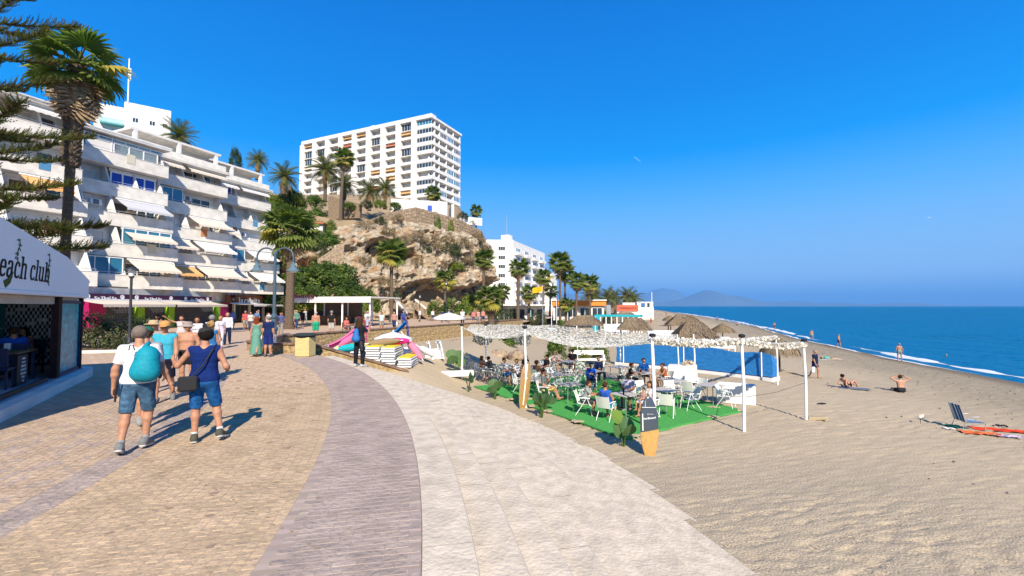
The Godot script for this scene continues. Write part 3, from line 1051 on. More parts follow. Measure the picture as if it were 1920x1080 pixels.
func bush(label: String, at: Vector3, s: Vector3, kind: String, group := "", v := 0, called := "bush") -> Node3D:
	var t := thing(called, label, called.replace("_", " "), at, v * 1.3, group)
	var key := "bush_%s%d" % [kind, v % 2]
	var me: ArrayMesh
	match kind:
		"green": me = leaf_mass(key, 2600, .075, 34, GREEN, 3 + v % 2)
		"lime": me = leaf_mass(key, 2600, .075, 34, LIME, 5 + v % 2)
		"dry": me = leaf_mass(key, 2600, .05, 30, DRY, 7 + v % 2, .34)
		"olive": me = leaf_mass(key, 2600, .06, 34, OLIVE, 9 + v % 2)
		"red": me = leaf_mass(key, 2400, .055, 34, [Color(.2, .08, .03), Color(.1, .12, .03), Color(.22, .12, .03), Color(.15, .035, .05)], 11 + v % 2)
		"big": me = leaf_mass(key, 9000, .048, 90, [Color(.06, .11, .02), Color(.09, .15, .027), Color(.13, .185, .035), Color(.07, .12, .025)], 13 + v % 2, .2)
	part("foliage", me, M.leaf if kind != "dry" else M.dry_leaf, t, Transform3D(Basis().scaled(s), V(0, s.y * .3, 0)))
	part("stem", stems(7, 2), M.bark, t, Transform3D(Basis().scaled(s), V(0, s.y * .35, 0)))
	return t

func cypress(label: String, at: Vector3, h: float, r: float) -> void:
	var t := thing("cypress_tree", label, "cypress tree", at)
	part("crown", leaf_mass("cypress", 6500, .045, 80, [Color(.03, .06, .018), Color(.045, .08, .022)], 31, .22, -.95), M.leaf, t, Transform3D(Basis().scaled(V(r, h * .5, r)), V(0, h * .52, 0)))
	part("trunk", tubem([V(0, 0, 0), V(0, h * .7, 0)], [.14, .04], 7), M.bark, t)

func pine_branch(key: String, ln: float, seedn: int) -> ArrayMesh:   # runs along +z, its twigs curve upwards
	if PL.has(key): return PL[key]
	var r := RandomNumberGenerator.new()
	r.seed = seedn
	var m := MB.new()
	var at := func(t: float) -> Vector3: return V(0, -.1 * ln * t + .13 * ln * t * t, ln * t)
	m.col = Color(.13, .09, .06)
	m.tube([at.call(0.0), at.call(.35), at.call(.7), at.call(1.0)], [.05, .035, .022, .008], 6, false)
	var n := int(ln * 34)
	for i in n:
		var t := .18 + .82 * float(i) / n
		var s := -1.0 if i % 2 else 1.0
		var l := (.26 + .42 * sin(PI * clampf((t - .05) * .95, 0, 1))) * r.randf_range(.75, 1.15)
		var o: Vector3 = at.call(t)
		var d0 := V(s * r.randf_range(.25, 1.0), r.randf_range(-.25, .7), r.randf_range(.35, .95)).normalized()
		var tone := r.randf()
		var base := Color(.09, .105, .03).lerp(Color(.20, .205, .045), tone)
		if r.randf() < .22: base = Color(.15, .10, .05)
		var p0 := o
		var steps := 7
		for k in steps:
			var q := float(k) / steps
			var d := (d0 + V(0, 1.15 * q * q, 0)).normalized()
			var p1 := p0 + d * l / steps
			var b := along(d, V(r.randf() - .5, .1, r.randf() - .5))
			var rad := (.066 if k < steps - 1 else .036) * (1.0 - .35 * q)
			m.col = base * r.randf_range(.75, 1.25)
			m.col.a = 1
			for e in 6:
				var a := TAU * e / 6 + k
				var u := b.x * cos(a) + b.z * sin(a)
				var w := b.x * -sin(a) + b.z * cos(a)
				m.tri(p0 - w * .017, p0 + w * .017, p0 + u * rad + d * .08)
			p0 = p1
	PL[key] = m.commit()
	return PL[key]

func banana_plant(label: String, at: Vector3, h: float, v: int) -> void:     # broad round leaves on bare stalks
	var t := thing("leafy_plant", label, "plant", at, v * 1.7, "broad leaved plants along the carpet edge")
	var r := RandomNumberGenerator.new()
	r.seed = 90 + v
	for i in 4 + v % 2:
		var a := i * 1.9 + v
		var hh := h * r.randf_range(.4, .85)
		var tip := V(cos(a) * .16 * h, hh, sin(a) * .16 * h)
		part("stalk", tubem([V(cos(a) * .03, -.05, sin(a) * .03), V(cos(a) * .06, hh * .6, sin(a) * .06), tip], [.022, .016, .01], 6), cloth(Color(.08, .13, .03)), t)
		var m := MB.new()
		m.col = Color(.10, .19, .09).lerp(Color(.24, .36, .06), r.randf() if i == 0 else r.randf() * .25)
		var w := .2 * h + .07
		var l := .2 * h + .07
		m.surf(func(u: float, q: float) -> Vector3:
			var x := (u - .5) * 2.0
			var env := sin(PI * clampf(q * .94 + .03, 0, 1)) ** .5
			return V(x * w * env, .05 * absf(x) * env - .12 * l * q * q, l * 2.0 * (q - .25) * .8), 6, 8)
		var b := face(V(cos(a) * .5, r.randf_range(.6, 1.3), sin(a) * .5), V(-cos(a) * .3, .1, .8))
		part("leaf", m.commit(), M.leaf, t, Transform3D(b, tip))

# ---------------------------------------------------------------- view: camera, sky, sun, exposure
func setup_view() -> void:
	var cam := Camera3D.new()
	cam.name = "camera"
	cam.position = Vector3(0, 2.08, 0)
	cam.rotation.x = atan(34.0 / 850.0)
	cam.fov = rad_to_deg(2.0 * atan(540.0 / 850.0))
	cam.near = 0.1
	cam.far = 60000
	add_child(cam)
	var e := Environment.new()
	e.background_mode = Environment.BG_SKY
	var im := Image.create(16, 1024, false, Image.FORMAT_RGBF)
	var stops := [[-90.0, Color(.10, .17, .26)], [-2.0, Color(.14, .28, .50)], [0.0, Color(.17, .37, .66)], [1.0, Color(.22, .43, .73)], [3.2, Color(.27, .49, .80)], [6.3, Color(.22, .465, .81)], [9.0, Color(.165, .44, .83)], [12.0, Color(.095, .395, .83)], [15.0, Color(.04, .335, .82)], [17.9, Color(.0, .275, .80)], [24.0, Color(.0, .21, .70)], [34.0, Color(.0, .155, .58)], [60.0, Color(.0, .12, .47)], [90.0, Color(.0, .10, .42)]]
	for y in 1024:
		var el := 90.0 - 180.0 * (y + .5) / 1024.0
		var c: Color = stops[0][1]
		for i in stops.size() - 1:
			if el >= stops[i][0]:
				c = (stops[i][1] as Color).lerp(stops[i + 1][1], (el - stops[i][0]) / (stops[i + 1][0] - stops[i][0]))
		for x in 16: im.set_pixel(x, y, c * .745)
	var pm := PanoramaSkyMaterial.new()
	pm.panorama = ImageTexture.create_from_image(im)
	var sk := Sky.new()
	sk.sky_material = pm
	e.sky = sk
	e.tonemap_mode = Environment.TONE_MAPPER_LINEAR
	e.tonemap_exposure = 1.7
	e.fog_enabled = true
	e.fog_density = 0.00005
	e.fog_light_color = Color(.44, .70, .95)
	e.sdfgi_enabled = true
	e.ssao_enabled = true
	e.ssil_enabled = true
	var w := WorldEnvironment.new()
	w.name = "environment"
	w.environment = e
	add_child(w)
	var s := DirectionalLight3D.new()
	s.name = "sun"
	s.basis = face(Vector3(.16, .60, .79))
	s.light_energy = 1.6
	s.light_angular_distance = 0.53
	s.light_color = Color(1.0, .955, .885)
	s.shadow_enabled = true
	add_child(s)

# ---------------------------------------------------------------- ground, sand, sea
const SHORE := [Vector2(-4, 27), Vector2(16, 31), Vector2(32, 36), Vector2(47, 39.5), Vector2(75, 47.6), Vector2(111, 61.7), Vector2(199, 89), Vector2(572, 188), Vector2(1100, 300), Vector2(3000, 640), Vector2(9000, 1500)]

func shore_x(z: float) -> float:
	var d := -z
	for i in SHORE.size() - 1:
		if d <= SHORE[i + 1].x:
			return lerpf(SHORE[i].y, SHORE[i + 1].y, (d - SHORE[i].x) / (SHORE[i + 1].x - SHORE[i].x))
	return 1500.0

func sand_y(x: float, z: float) -> float:
	var d := shore_x(z) - x
	var y := -3.32 + .06 * d
	if y > -2.35: y = lerpf(y, -2.07, smoothstep(-2.35, -1.75, y)) if y < -1.75 else -2.07
	y = minf(y, -2.07)
	y += .5 * smoothstep(13.0, 5.5, -z) * smoothstep(16.0, 6.0, x)
	# the sand lies higher in the pocket under the promenade wall
	var lx := lerpf(-5.6, -1.8, clampf((-z - 21.0) / 25.0, 0, 1.6))
	var rise := 1.25 * (1.0 - smoothstep(0.0, 3.2, x - lx)) * smoothstep(17.5, 22.0, -z)
	return y + rise

func sand_detail(x: float, z: float) -> float:
	var a := nz.get_noise_2d(x * 18.0, z * 18.0)
	var b := nz2.get_noise_2d(x * 5.0, z * 5.0)
	var pit := nz.get_noise_2d(x * 100.0 + 300.0, z * 100.0)
	return .028 * b + .02 * a - .06 * smoothstep(.12, .55, pit) * (.6 + .7 * nz2.get_noise_2d(x * 3.0 + 70.0, z * 3.0)) + .03 * nz2.get_noise_2d(x * 62.0, z * 62.0)

func make_sand() -> void:
	nz.frequency = .03
	nz.fractal_octaves = 2
	nz2.frequency = .05
	nz2.seed = 9
	nz2.fractal_octaves = 3
	var rows := []
	rows.append(8.0)
	rows.append(2.0)
	rows.append(-1.0)
	rows.append(-2.5)
	rows.append(-3.4)
	var q := 4.2
	while q < 9500.0:
		rows.append(-q)
		q *= 1.0095 if q < 55.0 else (1.03 if q < 700.0 else 1.18)
	var nc := 250
	var m := MB.new()
	var cols := nc + 1
	for zz in rows:
		var dist := absf(zz)
		var xl := -16.0 if dist < 60.0 else -16.0 - dist * .15
		var sx := shore_x(zz)
		var xe := minf(maxf(1.28 * dist + 3.0, 12.0), sx + 8.0)
		for i in cols:
			var t := float(i) / nc
			var x: float
			if t < .84: x = lerpf(xl, xe, t / .84)
			else: x = lerpf(xe, maxf(sx + 10.0, xe + 10.0), (t - .84) / .16)
			var y := sand_y(x, zz)
			var wet := 1.0 - smoothstep(-3.26, -3.06, y)
			var far := clampf(1.0 - dist / 60.0, 0.0, 1.0)
			if dist < 60.0: y += sand_detail(x, zz) * (1.0 - wet) * (.35 + .65 * far) * smoothstep(.0, 1.0, dist / 5.0)
			# pebbles lie greyer towards the water, the wet sand is darker
			var d := sx - x
			var peb := smoothstep(16.0, 5.0, d + 3.0 * nz2.get_noise_2d(x * 1.2, zz * 1.2)) * (1.0 - wet)
			var tone := 1.0 + .10 * nz.get_noise_2d(x * 2.0, zz * 2.0) + .08 * nz2.get_noise_2d(x * 20.0, zz * 20.0)
			var c := Color(1, 1, 1) * tone
			var sp := .5 + .5 * nz.get_noise_2d(x * 75.0, zz * 75.0)
			c = c.lerp(Color(.66, .69, .72) * (.55 + .75 * sp), peb * .75)
			c = c.lerp(Color(.40, .40, .42), wet)
			c.a = 1
			m.col = c
			m.vt(V(x, y, zz), Vector3.UP)
	for j in rows.size() - 1:
		for i in nc:
			var a := j * cols + i
			m.ix.append_array(PackedInt32Array([a, a + cols + 1, a + 1, a, a + cols, a + cols + 1]))
	m.smooth(0)
	struct("beach_sand", m.commit(), M.sand)

func make_sea() -> void:
	var m := MB.new()
	var prev := -1
	var rows := [30.0, 0.0]
	var q := 10.0
	while q < 45000.0:
		rows.append(-q)
		q *= 1.012 if q < 200.0 else (1.08 if q < 2000.0 else 1.35)
	var nc := 120
	for z in rows:
		var sx := shore_x(z) - 4.0
		for i in nc + 1:
			var t := pow(float(i) / nc, 2.6)
			var x := sx + t * (70.0 + absf(z) * 2.2)
			var off := x - sx
			var amp := smoothstep(4.0, 20.0, off) * .10 * clampf(1.0 - absf(z) / 400.0, 0, 1)
			var y := -3.3 + amp * sin(x * .9 + nz.get_noise_2d(x * .6, z * .6) * 5.0) + amp * .7 * nz2.get_noise_2d(x * 4.0, z * 4.0)
			var sh := smoothstep(34.0, 3.0, off)
			var st := 1.0 + .22 * nz2.get_noise_2d(x * .35, z * 1.6) + .12 * nz.get_noise_2d(x * 1.2, z * 5.0)
			m.col = (Color(1, 1, 1) * st).lerp(Color(3.0, 1.9, 1.2), sh * .8)
			m.vt(V(x, y, z), Vector3.UP)
	for j in rows.size() - 1:
		for i in nc:
			var a := j * (nc + 1) + i
			m.ix.append_array(PackedInt32Array([a, a + nc + 2, a + 1, a, a + nc + 1, a + nc + 2]))
	m.smooth(0)
	struct("sea_water", m.commit(), M.sea)
	# lines of foam where the small waves break
	for k in 3:
		var f := MB.new()
		var z0: float = [26.0, 70.0, 33.0][k]
		var z1: float = [62.0, 420.0, 250.0][k]
		var n := 260
		var first := 0
		for i in n + 1:
			var zz := -z0 * pow(z1 / z0, float(i) / n)
			var d := -zz
			var jag := nz.get_noise_2d(zz * 6.0, k * 40.0)
			var x: float = shore_x(zz) + [1.6, 1.1, -.35][k] + 1.3 * nz2.get_noise_2d(zz * .5, k * 90.0) + .5 * jag
			var w := maxf(0.0, ([.5, .45, .14][k] * (.7 + 1.3 * nz2.get_noise_2d(zz * 2.5 + 50.0, k * 31.0)))) * (1.0 + d / 160.0)
			w *= smoothstep(0.0, .12, float(i) / n) * smoothstep(1.0, .8, float(i) / n)
			var yb := -3.3 if k < 2 else sand_y(x, zz) + .0
			for e in 5:
				var s := (e / 4.0 - .5) * 2.0
				var up := (.13 if k < 2 else .02) * (1.0 - s * s) * minf(1.0, w * 2.0) * (.7 + .5 * jag)
				f.vt(V(x + s * w, maxf(yb, -3.3) + .012 + up, zz), Vector3.UP)
		for i in n:
			for e in 4:
				var a := i * 5 + e
				f.ix.append_array(PackedInt32Array([a, a + 6, a + 1, a, a + 5, a + 6]))
		f.smooth(0)
		stuff("wave_foam", f.commit(), M.foam).set_meta("label", "thin white line of foam where the waves break")

func brick_texture() -> ImageTexture:
	var im := Image.create(512, 512, true, Image.FORMAT_RGB8)
	var r := RandomNumberGenerator.new()
	r.seed = 4
	im.fill(Color(.88, .87, .86))
	for j in 16:
		for i in 8:
			var t := r.randf_range(.86, 1.0)
			var x := i * 64 + (32 if j % 2 else 0)
			im.fill_rect(Rect2i(x, j * 32, 62, 30), Color(t, t * r.randf_range(.97, 1.0), t * r.randf_range(.95, 1.0)))
			if x + 64 > 512: im.fill_rect(Rect2i(0, j * 32, 30, 30), Color(t, t, t))
	im.generate_mipmaps()
	return ImageTexture.create_from_image(im)

func paved(key: String, c: Color, tex: ImageTexture) -> void:
	var m := mat(key, c, .85, {"spec": .25})
	m.albedo_texture = tex

func ring(called: String, r0: float, r1: float, y: float, a0: float, a1: float, m: Material, across := false) -> void:
	var b := MB.new()
	b.use_uv = true
	var n := int(absf(a1 - a0) * 1.5) + 2
	for i in n + 1:
		var a := lerpf(a0, a1, float(i) / n)
		for r in [r0, r1]:
			var id := b.vt(polar(r, a, y), Vector3.UP)
			var arc := deg_to_rad(a) * PR / 1.6
			b.uv[id] = Vector2((PR - r) / 1.6, arc) if across else Vector2(arc, (PR - r) / 1.6)
	for i in n:
		var k := i * 2
		b.ix.append_array(PackedInt32Array([k, k + 2, k + 1, k + 1, k + 2, k + 3]))
	struct(called, b.commit(), m)

func make_promenade() -> void:
	var tex := brick_texture()
	paved("pave_tan", L(.56, .415, .28), tex)
	paved("pave_pink", L(.55, .41, .295), tex)
	paved("pave_mauve", L(.43, .345, .29), tex)
	# the plaza that runs on towards the shops
	var b := MB.new()
	b.use_uv = true
	var poly := PackedVector2Array()
	for i in 24: 
		var q := polar(PR - 4.06, 44.0 - i * 3.2)
		poly.append(Vector2(q.x, q.z))
	for q in [Vector2(-36, 34), Vector2(-70, 34), Vector2(-70, -240), Vector2(30, -240), Vector2(14, -120), Vector2(6.5, -78), Vector2(1.2, -58), Vector2(-3.4, -46), Vector2(-10.9, -31.2), Vector2(-13.1, -25.5), Vector2(-10.8, -20.2), Vector2(-8.6, -20.0)]: poly.append(q)
	var last := polar(PR - .2, 43.0)
	var tri := Geometry2D.triangulate_polygon(poly)
	for q in poly:
		var id := b.vt(V(q.x, -.004, q.y), Vector3.UP)
		b.uv[id] = q / 1.6
	for i in range(0, tri.size(), 3):
		var i0 := tri[i]
		var i1 := tri[i + 1]
		var i2 := tri[i + 2]
		if (poly[i1] - poly[i0]).cross(poly[i2] - poly[i0]) < 0:
			var s := i1
			i1 = i2
			i2 = s
		b.ix.append_array(PackedInt32Array([i0, i1, i2]))
	struct("plaza_paving", b.commit(), M.pave_pink)
	ring("paving_band", PR - 4.06, PR - 3.68, .0, -29.6, 45.5, M.pave_mauve)
	ring("paving_tan", PR - 3.68, PR - 1.32, .0, -29.6, 45.5, M.pave_tan)
	ring("paving_mauve", PR - 1.32, PR, .0, -29.6, 43.5, M.pave_mauve, true)
	# near the camera each paver is a block of its own; past the nearest 300 they are joined
	var root := Node3D.new()
	root.name = "promenade_pavers"
	add_child(root)
	root.set_meta("kind", "structure")
	var r := RandomNumberGenerator.new()
	r.seed = 77
	var all := []
	var rows := int(9.0 / .1)
	for j in rows:
		var across := j < 13
		var rad := PR - .1 * (j + .5)
		if across: continue
		var st := rad_to_deg(.2 / rad)
		var a := 7.0 + (st * .5 if j % 2 else 0.0)
		while a < 27.0:
			all.append([rad, a + st * .5, .2, .1, j])
			a += st
	for c in 6:                        # the mauve strip: its pavers lie crosswise
		for i in 1000:
			var rad := PR - .11 - .2 * c - (.1 if i % 2 else 0.0)
			if c == 5 and i % 2: continue
			var a := 7.0 + rad_to_deg(.1 / PR) * (i + .5)
			if a > 27.0: break
			all.append([rad, a, .1, .2, 0])
	for s in all:
		var q := polar(s[0], s[1])
		s.append(Vector2(q.x, q.z + .3).length())
	all = all.filter(func(s): return s[5] < 13.0 and polar(s[0], s[1]).x > 1.2 * polar(s[0], s[1]).z - 1.0)
	all.sort_custom(func(x, y): return x[5] < y[5])
	var seen := all.filter(func(s): return polar(s[0], s[1]).z < -3.35)
	var own := 0
	var mb := MB.new()
	for s in all:
		var q := polar(s[0], s[1], -.0225)
		var bs := Basis(Vector3.UP, deg_to_rad(s[1]))
		var j: int = s[4]
		var pick := r.randi() % 4
		var mv := j < 13 or (j >= 37 and j <= 40) or (j > 40 and r.randf() < .22)
		var jit := r.randf_range(-.0015, .0015)
		if own < 300 and q.z < -3.4:
			own += 1
			bx("paver", root, q + V(0, jit, 0), V(s[3] - .0035, .052, s[2] - .0035), M["paver_%s%d" % ["mauve" if mv else "tan", pick]], bs, .004)
		else:
			var c: Color = (Color(.40, .318, .265) if mv else Color(.52, .38, .24)) * ([1.0, .96, 1.03, .98][pick] + r.randf_range(-.02, .02))
			if j > 40: c = c.lerp(Color(.50, .37, .275), .45)
			c.a = 1
			mb.col = c
			mb.box(q + V(0, jit, 0), V(s[3] - .0035, .052, s[2] - .0035), bs, .003)
	stuff("paver", mb.commit(), M.paver, root)
	# dark spots of old spills on the paving
	var st := MB.new()
	for i in 70:
		var a := r.randf_range(11, 36)
		var rad := PR - r.randf_range(1.4, 3.4)
		if i < 16: rad = PR - 2.0 - .25 * sin(a)
		if i > 44:
			a = 11.2 + (i - 45) * .16
			rad = PR - .9 - .075 * (i - 45) + .03 * sin(i * 1.7)
		var pts := []
		var sz := r.randf_range(.03, .085)
		for k in 9: pts.append(Vector2(cos(TAU * k / 9), sin(TAU * k / 9) * .6) * sz * (.25 if i > 44 else 1.0) * r.randf_range(.6, 1.2))
		st.prism(pts, Transform3D(Basis(Vector3.UP, deg_to_rad(a)) * Basis(Vector3.RIGHT, -PI / 2), polar(rad, a, .0065 + i * .00002)), .0012)
	stuff("paving_stain", st.commit(), mat("stain", L(.27, .19, .13), .8))

func make_steps() -> void:
	var root := Node3D.new()
	root.name = "beach_steps"
	add_child(root)
	root.set_meta("kind", "structure")
	var r := RandomNumberGenerator.new()
	r.seed = 12
	for k in 13:
		var r0 := PR + .45 * k + (.0 if k else .004)
		var r1 := r0 + .455
		var y := -.1725 * k
		var st := 2.05 if k else 2.4
		var a := -18.0 + r.randf_range(0, 1.5)
		var w := deg_to_rad(st) * .5 - .0015 / r0
		var variants := []
		for v in 3:
			var m := MB.new()
			var prof := [Vector2(r0, -.2), Vector2(r0, -.006), Vector2(r0 + .006, 0), Vector2(r1 - .03, 0), Vector2(r1 - .012, -.006), Vector2(r1 - .002 + .002 * v, -.022), Vector2(r1 - .006, -.2)]
			var n := 4
			for i in n:
				var t0 := lerpf(-w, w, float(i) / n)
				var t1 := lerpf(-w, w, float(i + 1) / n)
				for e in prof.size() - 1:
					var p0: Vector2 = prof[e]
					var p1: Vector2 = prof[e + 1]
					m.quad(V(p0.x * cos(t0), p0.y, -p0.x * sin(t0)), V(p1.x * cos(t0), p1.y, -p1.x * sin(t0)), V(p1.x * cos(t1), p1.y, -p1.x * sin(t1)), V(p0.x * cos(t1), p0.y, -p0.x * sin(t1)))
			for sg in [-1.0, 1.0]:
				var cc := V(r0 * cos(w), -.2, -r0 * sin(w) * sg)
				var d1 := V(r1 * cos(w), -.2, -r1 * sin(w) * sg)
				if sg > 0: m.quad(cc, d1, d1 + V(-.012 * cos(w), .194, 0), cc + V(0, .194, 0))
				else: m.quad(cc + V(0, .194, 0), d1 + V(-.012 * cos(w), .194, 0), d1, cc)
			variants.append(m.commit())
		while a < 40.6 - k * .12:
			var o := part("slab", variants[r.randi() % 3], M["limestone%d" % (r.randi() % 4)], root, Transform3D(Basis(Vector3.UP, deg_to_rad(a)), V(PC.x, y + r.randf_range(-.002, .002), PC.y)))
			a += st
	var b := MB.new()
	b.surf(func(u: float, v: float) -> Vector3: return polar(PR + .1 + 5.8 * u, lerpf(-20, 40.5, v), -.15 - .1725 * (5.8 * u) / .45), 4, 60)
	struct("step_core", b.commit(), M.joint)

func wall_run(parent: Node, pts: Array, base: float, top: float, th: float, m: Material, cop: Material) -> void:
	for i in pts.size() - 1:
		var a: Vector3 = pts[i]
		var c: Vector3 = pts[i + 1]
		var f := V(c.x - a.x, 0, c.z - a.z)
		var ln := f.length()
		var bs := face(f)
		bx("wall", parent, V((a.x + c.x) * .5, (base + top) * .5, (a.z + c.z) * .5), V(th, top - base, ln + (.01 * i)), m, bs)
		var n := int(ln / 1.1) + 1
		for k in n:
			var q: Vector3 = a.lerp(c, (k + .5) / n)
			bx("coping_stone", parent, V(q.x, top + .04, q.z), V(th + .14, .08, ln / n - .012), cop, bs, .012)

func make_walls() -> void:
	var t := thing("parapet_wall", "low ochre stone wall with brown coping behind the yellow bin", "wall")
	wall_run(t, [V(-12.4, 0, -21.6), V(-10.9, 0, -20.3), V(-8.75, 0, -20.05)], -1.4, .38, .34, M.ochre_stone, M.coping)
	# the cheek wall that falls with the steps to the sand
	var m := MB.new()
	var a := V(-8.75, 0, -20.05)
	var c := V(-5.0, 0, -21.55)
	var ln := a.distance_to(c)
	var bs := Basis((c - a).normalized(), Vector3.UP, (c - a).normalized().cross(Vector3.UP))
	m.prism([Vector2(0, -2.2), Vector2(ln, -2.2), Vector2(ln, -.98), Vector2(0, .38)], Transform3D(bs, a), .34)
	part("cheek_wall", m.commit(), M.ochre_stone, t)
	var m2 := MB.new()
	m2.prism([Vector2(-.02, .38), Vector2(ln + .1, -1.02), Vector2(ln + .1, -.94), Vector2(-.02, .46)], Transform3D(bs, a), .5)
	part("sloping_coping", m2.commit(), M.coping, t)
	t = thing("promenade_wall", "long ochre promenade wall with brown coping above the beach", "wall")
	wall_run(t, [V(-12.9, 0, -25.5), V(-10.8, 0, -31.2), V(-3.4, 0, -46.2), V(1.2, 0, -58)], -2.2, .38, .4, M.ochre_stone, M.coping)
	t = thing("link_wall", "short low wall closing the end of the lounger pocket", "wall")
	wall_run(t, [V(-12.4, 0, -21.7), V(-12.95, 0, -25.2)], -1.6, .38, .34, M.ochre_stone, M.coping)
	t = thing("concrete_kerb", "white concrete kerb in the sand beside the carpet", "kerb")
	bx("kerb", t, V(-3.7, -1.5, -24.0), V(.3, .3, 3.4), M.plaster, face(V(.8, 0, -.25)), .02)

func make_hills() -> void:
	# the land behind the seafront, and the faint range across the bay
	var m := MB.new()
	m.surf(func(u: float, v: float) -> Vector3:
		var x := lerpf(-190, 40, u)
		var z := lerpf(-58, -420, v)
		var inl := smoothstep(6.0, 60.0, -x + (-z - 84.0) * -.1)
		var y := hill_y(x, z)
		return V(x, y, z), 90, 90)
	struct("hill_ground", m.commit(), M.hill)
	var land := MB.new()
	land.surf(func(u: float, v: float) -> Vector3:
		var z := lerpf(-240, -9000, v * v)
		return V(lerpf(shore_x(z) - 2500.0, shore_x(z) - 40.0 - (-z) * .02, u), lerpf(14.0, -1.6, smoothstep(.5, 1.0, u)), z), 10, 40)
	struct("coast_ground", land.commit(), M.hill)
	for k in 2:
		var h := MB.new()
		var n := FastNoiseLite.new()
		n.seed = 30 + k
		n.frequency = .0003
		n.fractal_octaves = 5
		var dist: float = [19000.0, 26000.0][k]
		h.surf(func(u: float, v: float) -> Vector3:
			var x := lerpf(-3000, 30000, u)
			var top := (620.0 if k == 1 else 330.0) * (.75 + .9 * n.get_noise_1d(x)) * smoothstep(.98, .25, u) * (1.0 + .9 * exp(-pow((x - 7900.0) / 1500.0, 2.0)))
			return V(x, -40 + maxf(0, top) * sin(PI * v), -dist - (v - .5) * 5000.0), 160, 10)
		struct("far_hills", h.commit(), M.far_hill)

func hill_y(x: float, z: float) -> float:
	# rises inland from the cliff top; falls to the plaza in front
	var front := -72.0 - .75 * clampf(x + 36.0, 0.0, 30.0)          # z of the cliff top
	var d := front - z
	var y := lerpf(1.0, 19.0, smoothstep(-6.0, 5.0, d)) if x > -38.0 else lerpf(1.0, 19.0, smoothstep(-6.0, 24.0, d))
	y += 15.0 * smoothstep(8.0, 55.0, d)
	y += 8.0 * smoothstep(-60.0, -100.0, x) * smoothstep(-10.0, 40.0, d)
	var east := smoothstep(-7.5, -13.0, x + maxf(0.0, -z - 97.0) * .05)
	return lerpf(-9.0, y - 1.2, east) if d > -7.0 else -9.0

# ---------------------------------------------------------------- buildings
func frame_mesh(w: float, h: float, n: int, th := .07) -> ArrayMesh:
	var key := "fr%.2f,%.2f,%d,%.2f" % [w, h, n, th]
	if not BC.has(key):
		var b := MB.new()
		b.box(V(0, h * .5 - th * .5, 0), V(w, th, .09))
		b.box(V(0, -h * .5 + th * .5, 0), V(w, th, .09))
		for i in n + 1:
			b.box(V(lerpf(-w * .5 + th * .5, w * .5 - th * .5, float(i) / n), 0, .002), V(th, h - th * 2, .085))
		BC[key] = b.commit()
	return BC[key]

func window(parent: Node, xf: Transform3D, w: float, h: float, n: int, glass: Material, fr: Material = null) -> MeshInstance3D:
	var f := part("window", frame_mesh(w, h, n), fr if fr else M.white, parent, xf)
	for i in n:
		var pw := w / n
		part("pane", bmesh(V(pw - .07, h - .12, .03)), glass, f, Transform3D(Basis(), V(-w * .5 + pw * (i + .5), 0, -.02)))
	return f

func awning(parent: Node, xf: Transform3D, w: float, out: float, drop: float, m: Material) -> void:
	# xf: x along the wall, z outwards, the origin on the wall at the roller
	var b := MB.new()
	b.surf(func(u: float, v: float) -> Vector3: return V((u - .5) * w, -drop * v - .05 * sin(v * PI), out * v), 4, 5)
	b.surf(func(u: float, v: float) -> Vector3: return V((u - .5) * w, -drop - .22 * v * (1.0 + .12 * sin(u * w * 14.0)), out + .02 * v), 40, 2)
	var a := part("awning", b.commit(), m, parent, xf)
	bx("roller", a, V(0, .04, .04), V(w + .1, .12, .12), M.white)
	for s in [-1.0, 1.0]:
		part("arm", tubem([V(s * w * .44, -.15, .05), V(s * w * .44, -drop - .02, out - .05)], [.02], 5), M.white_metal, a)

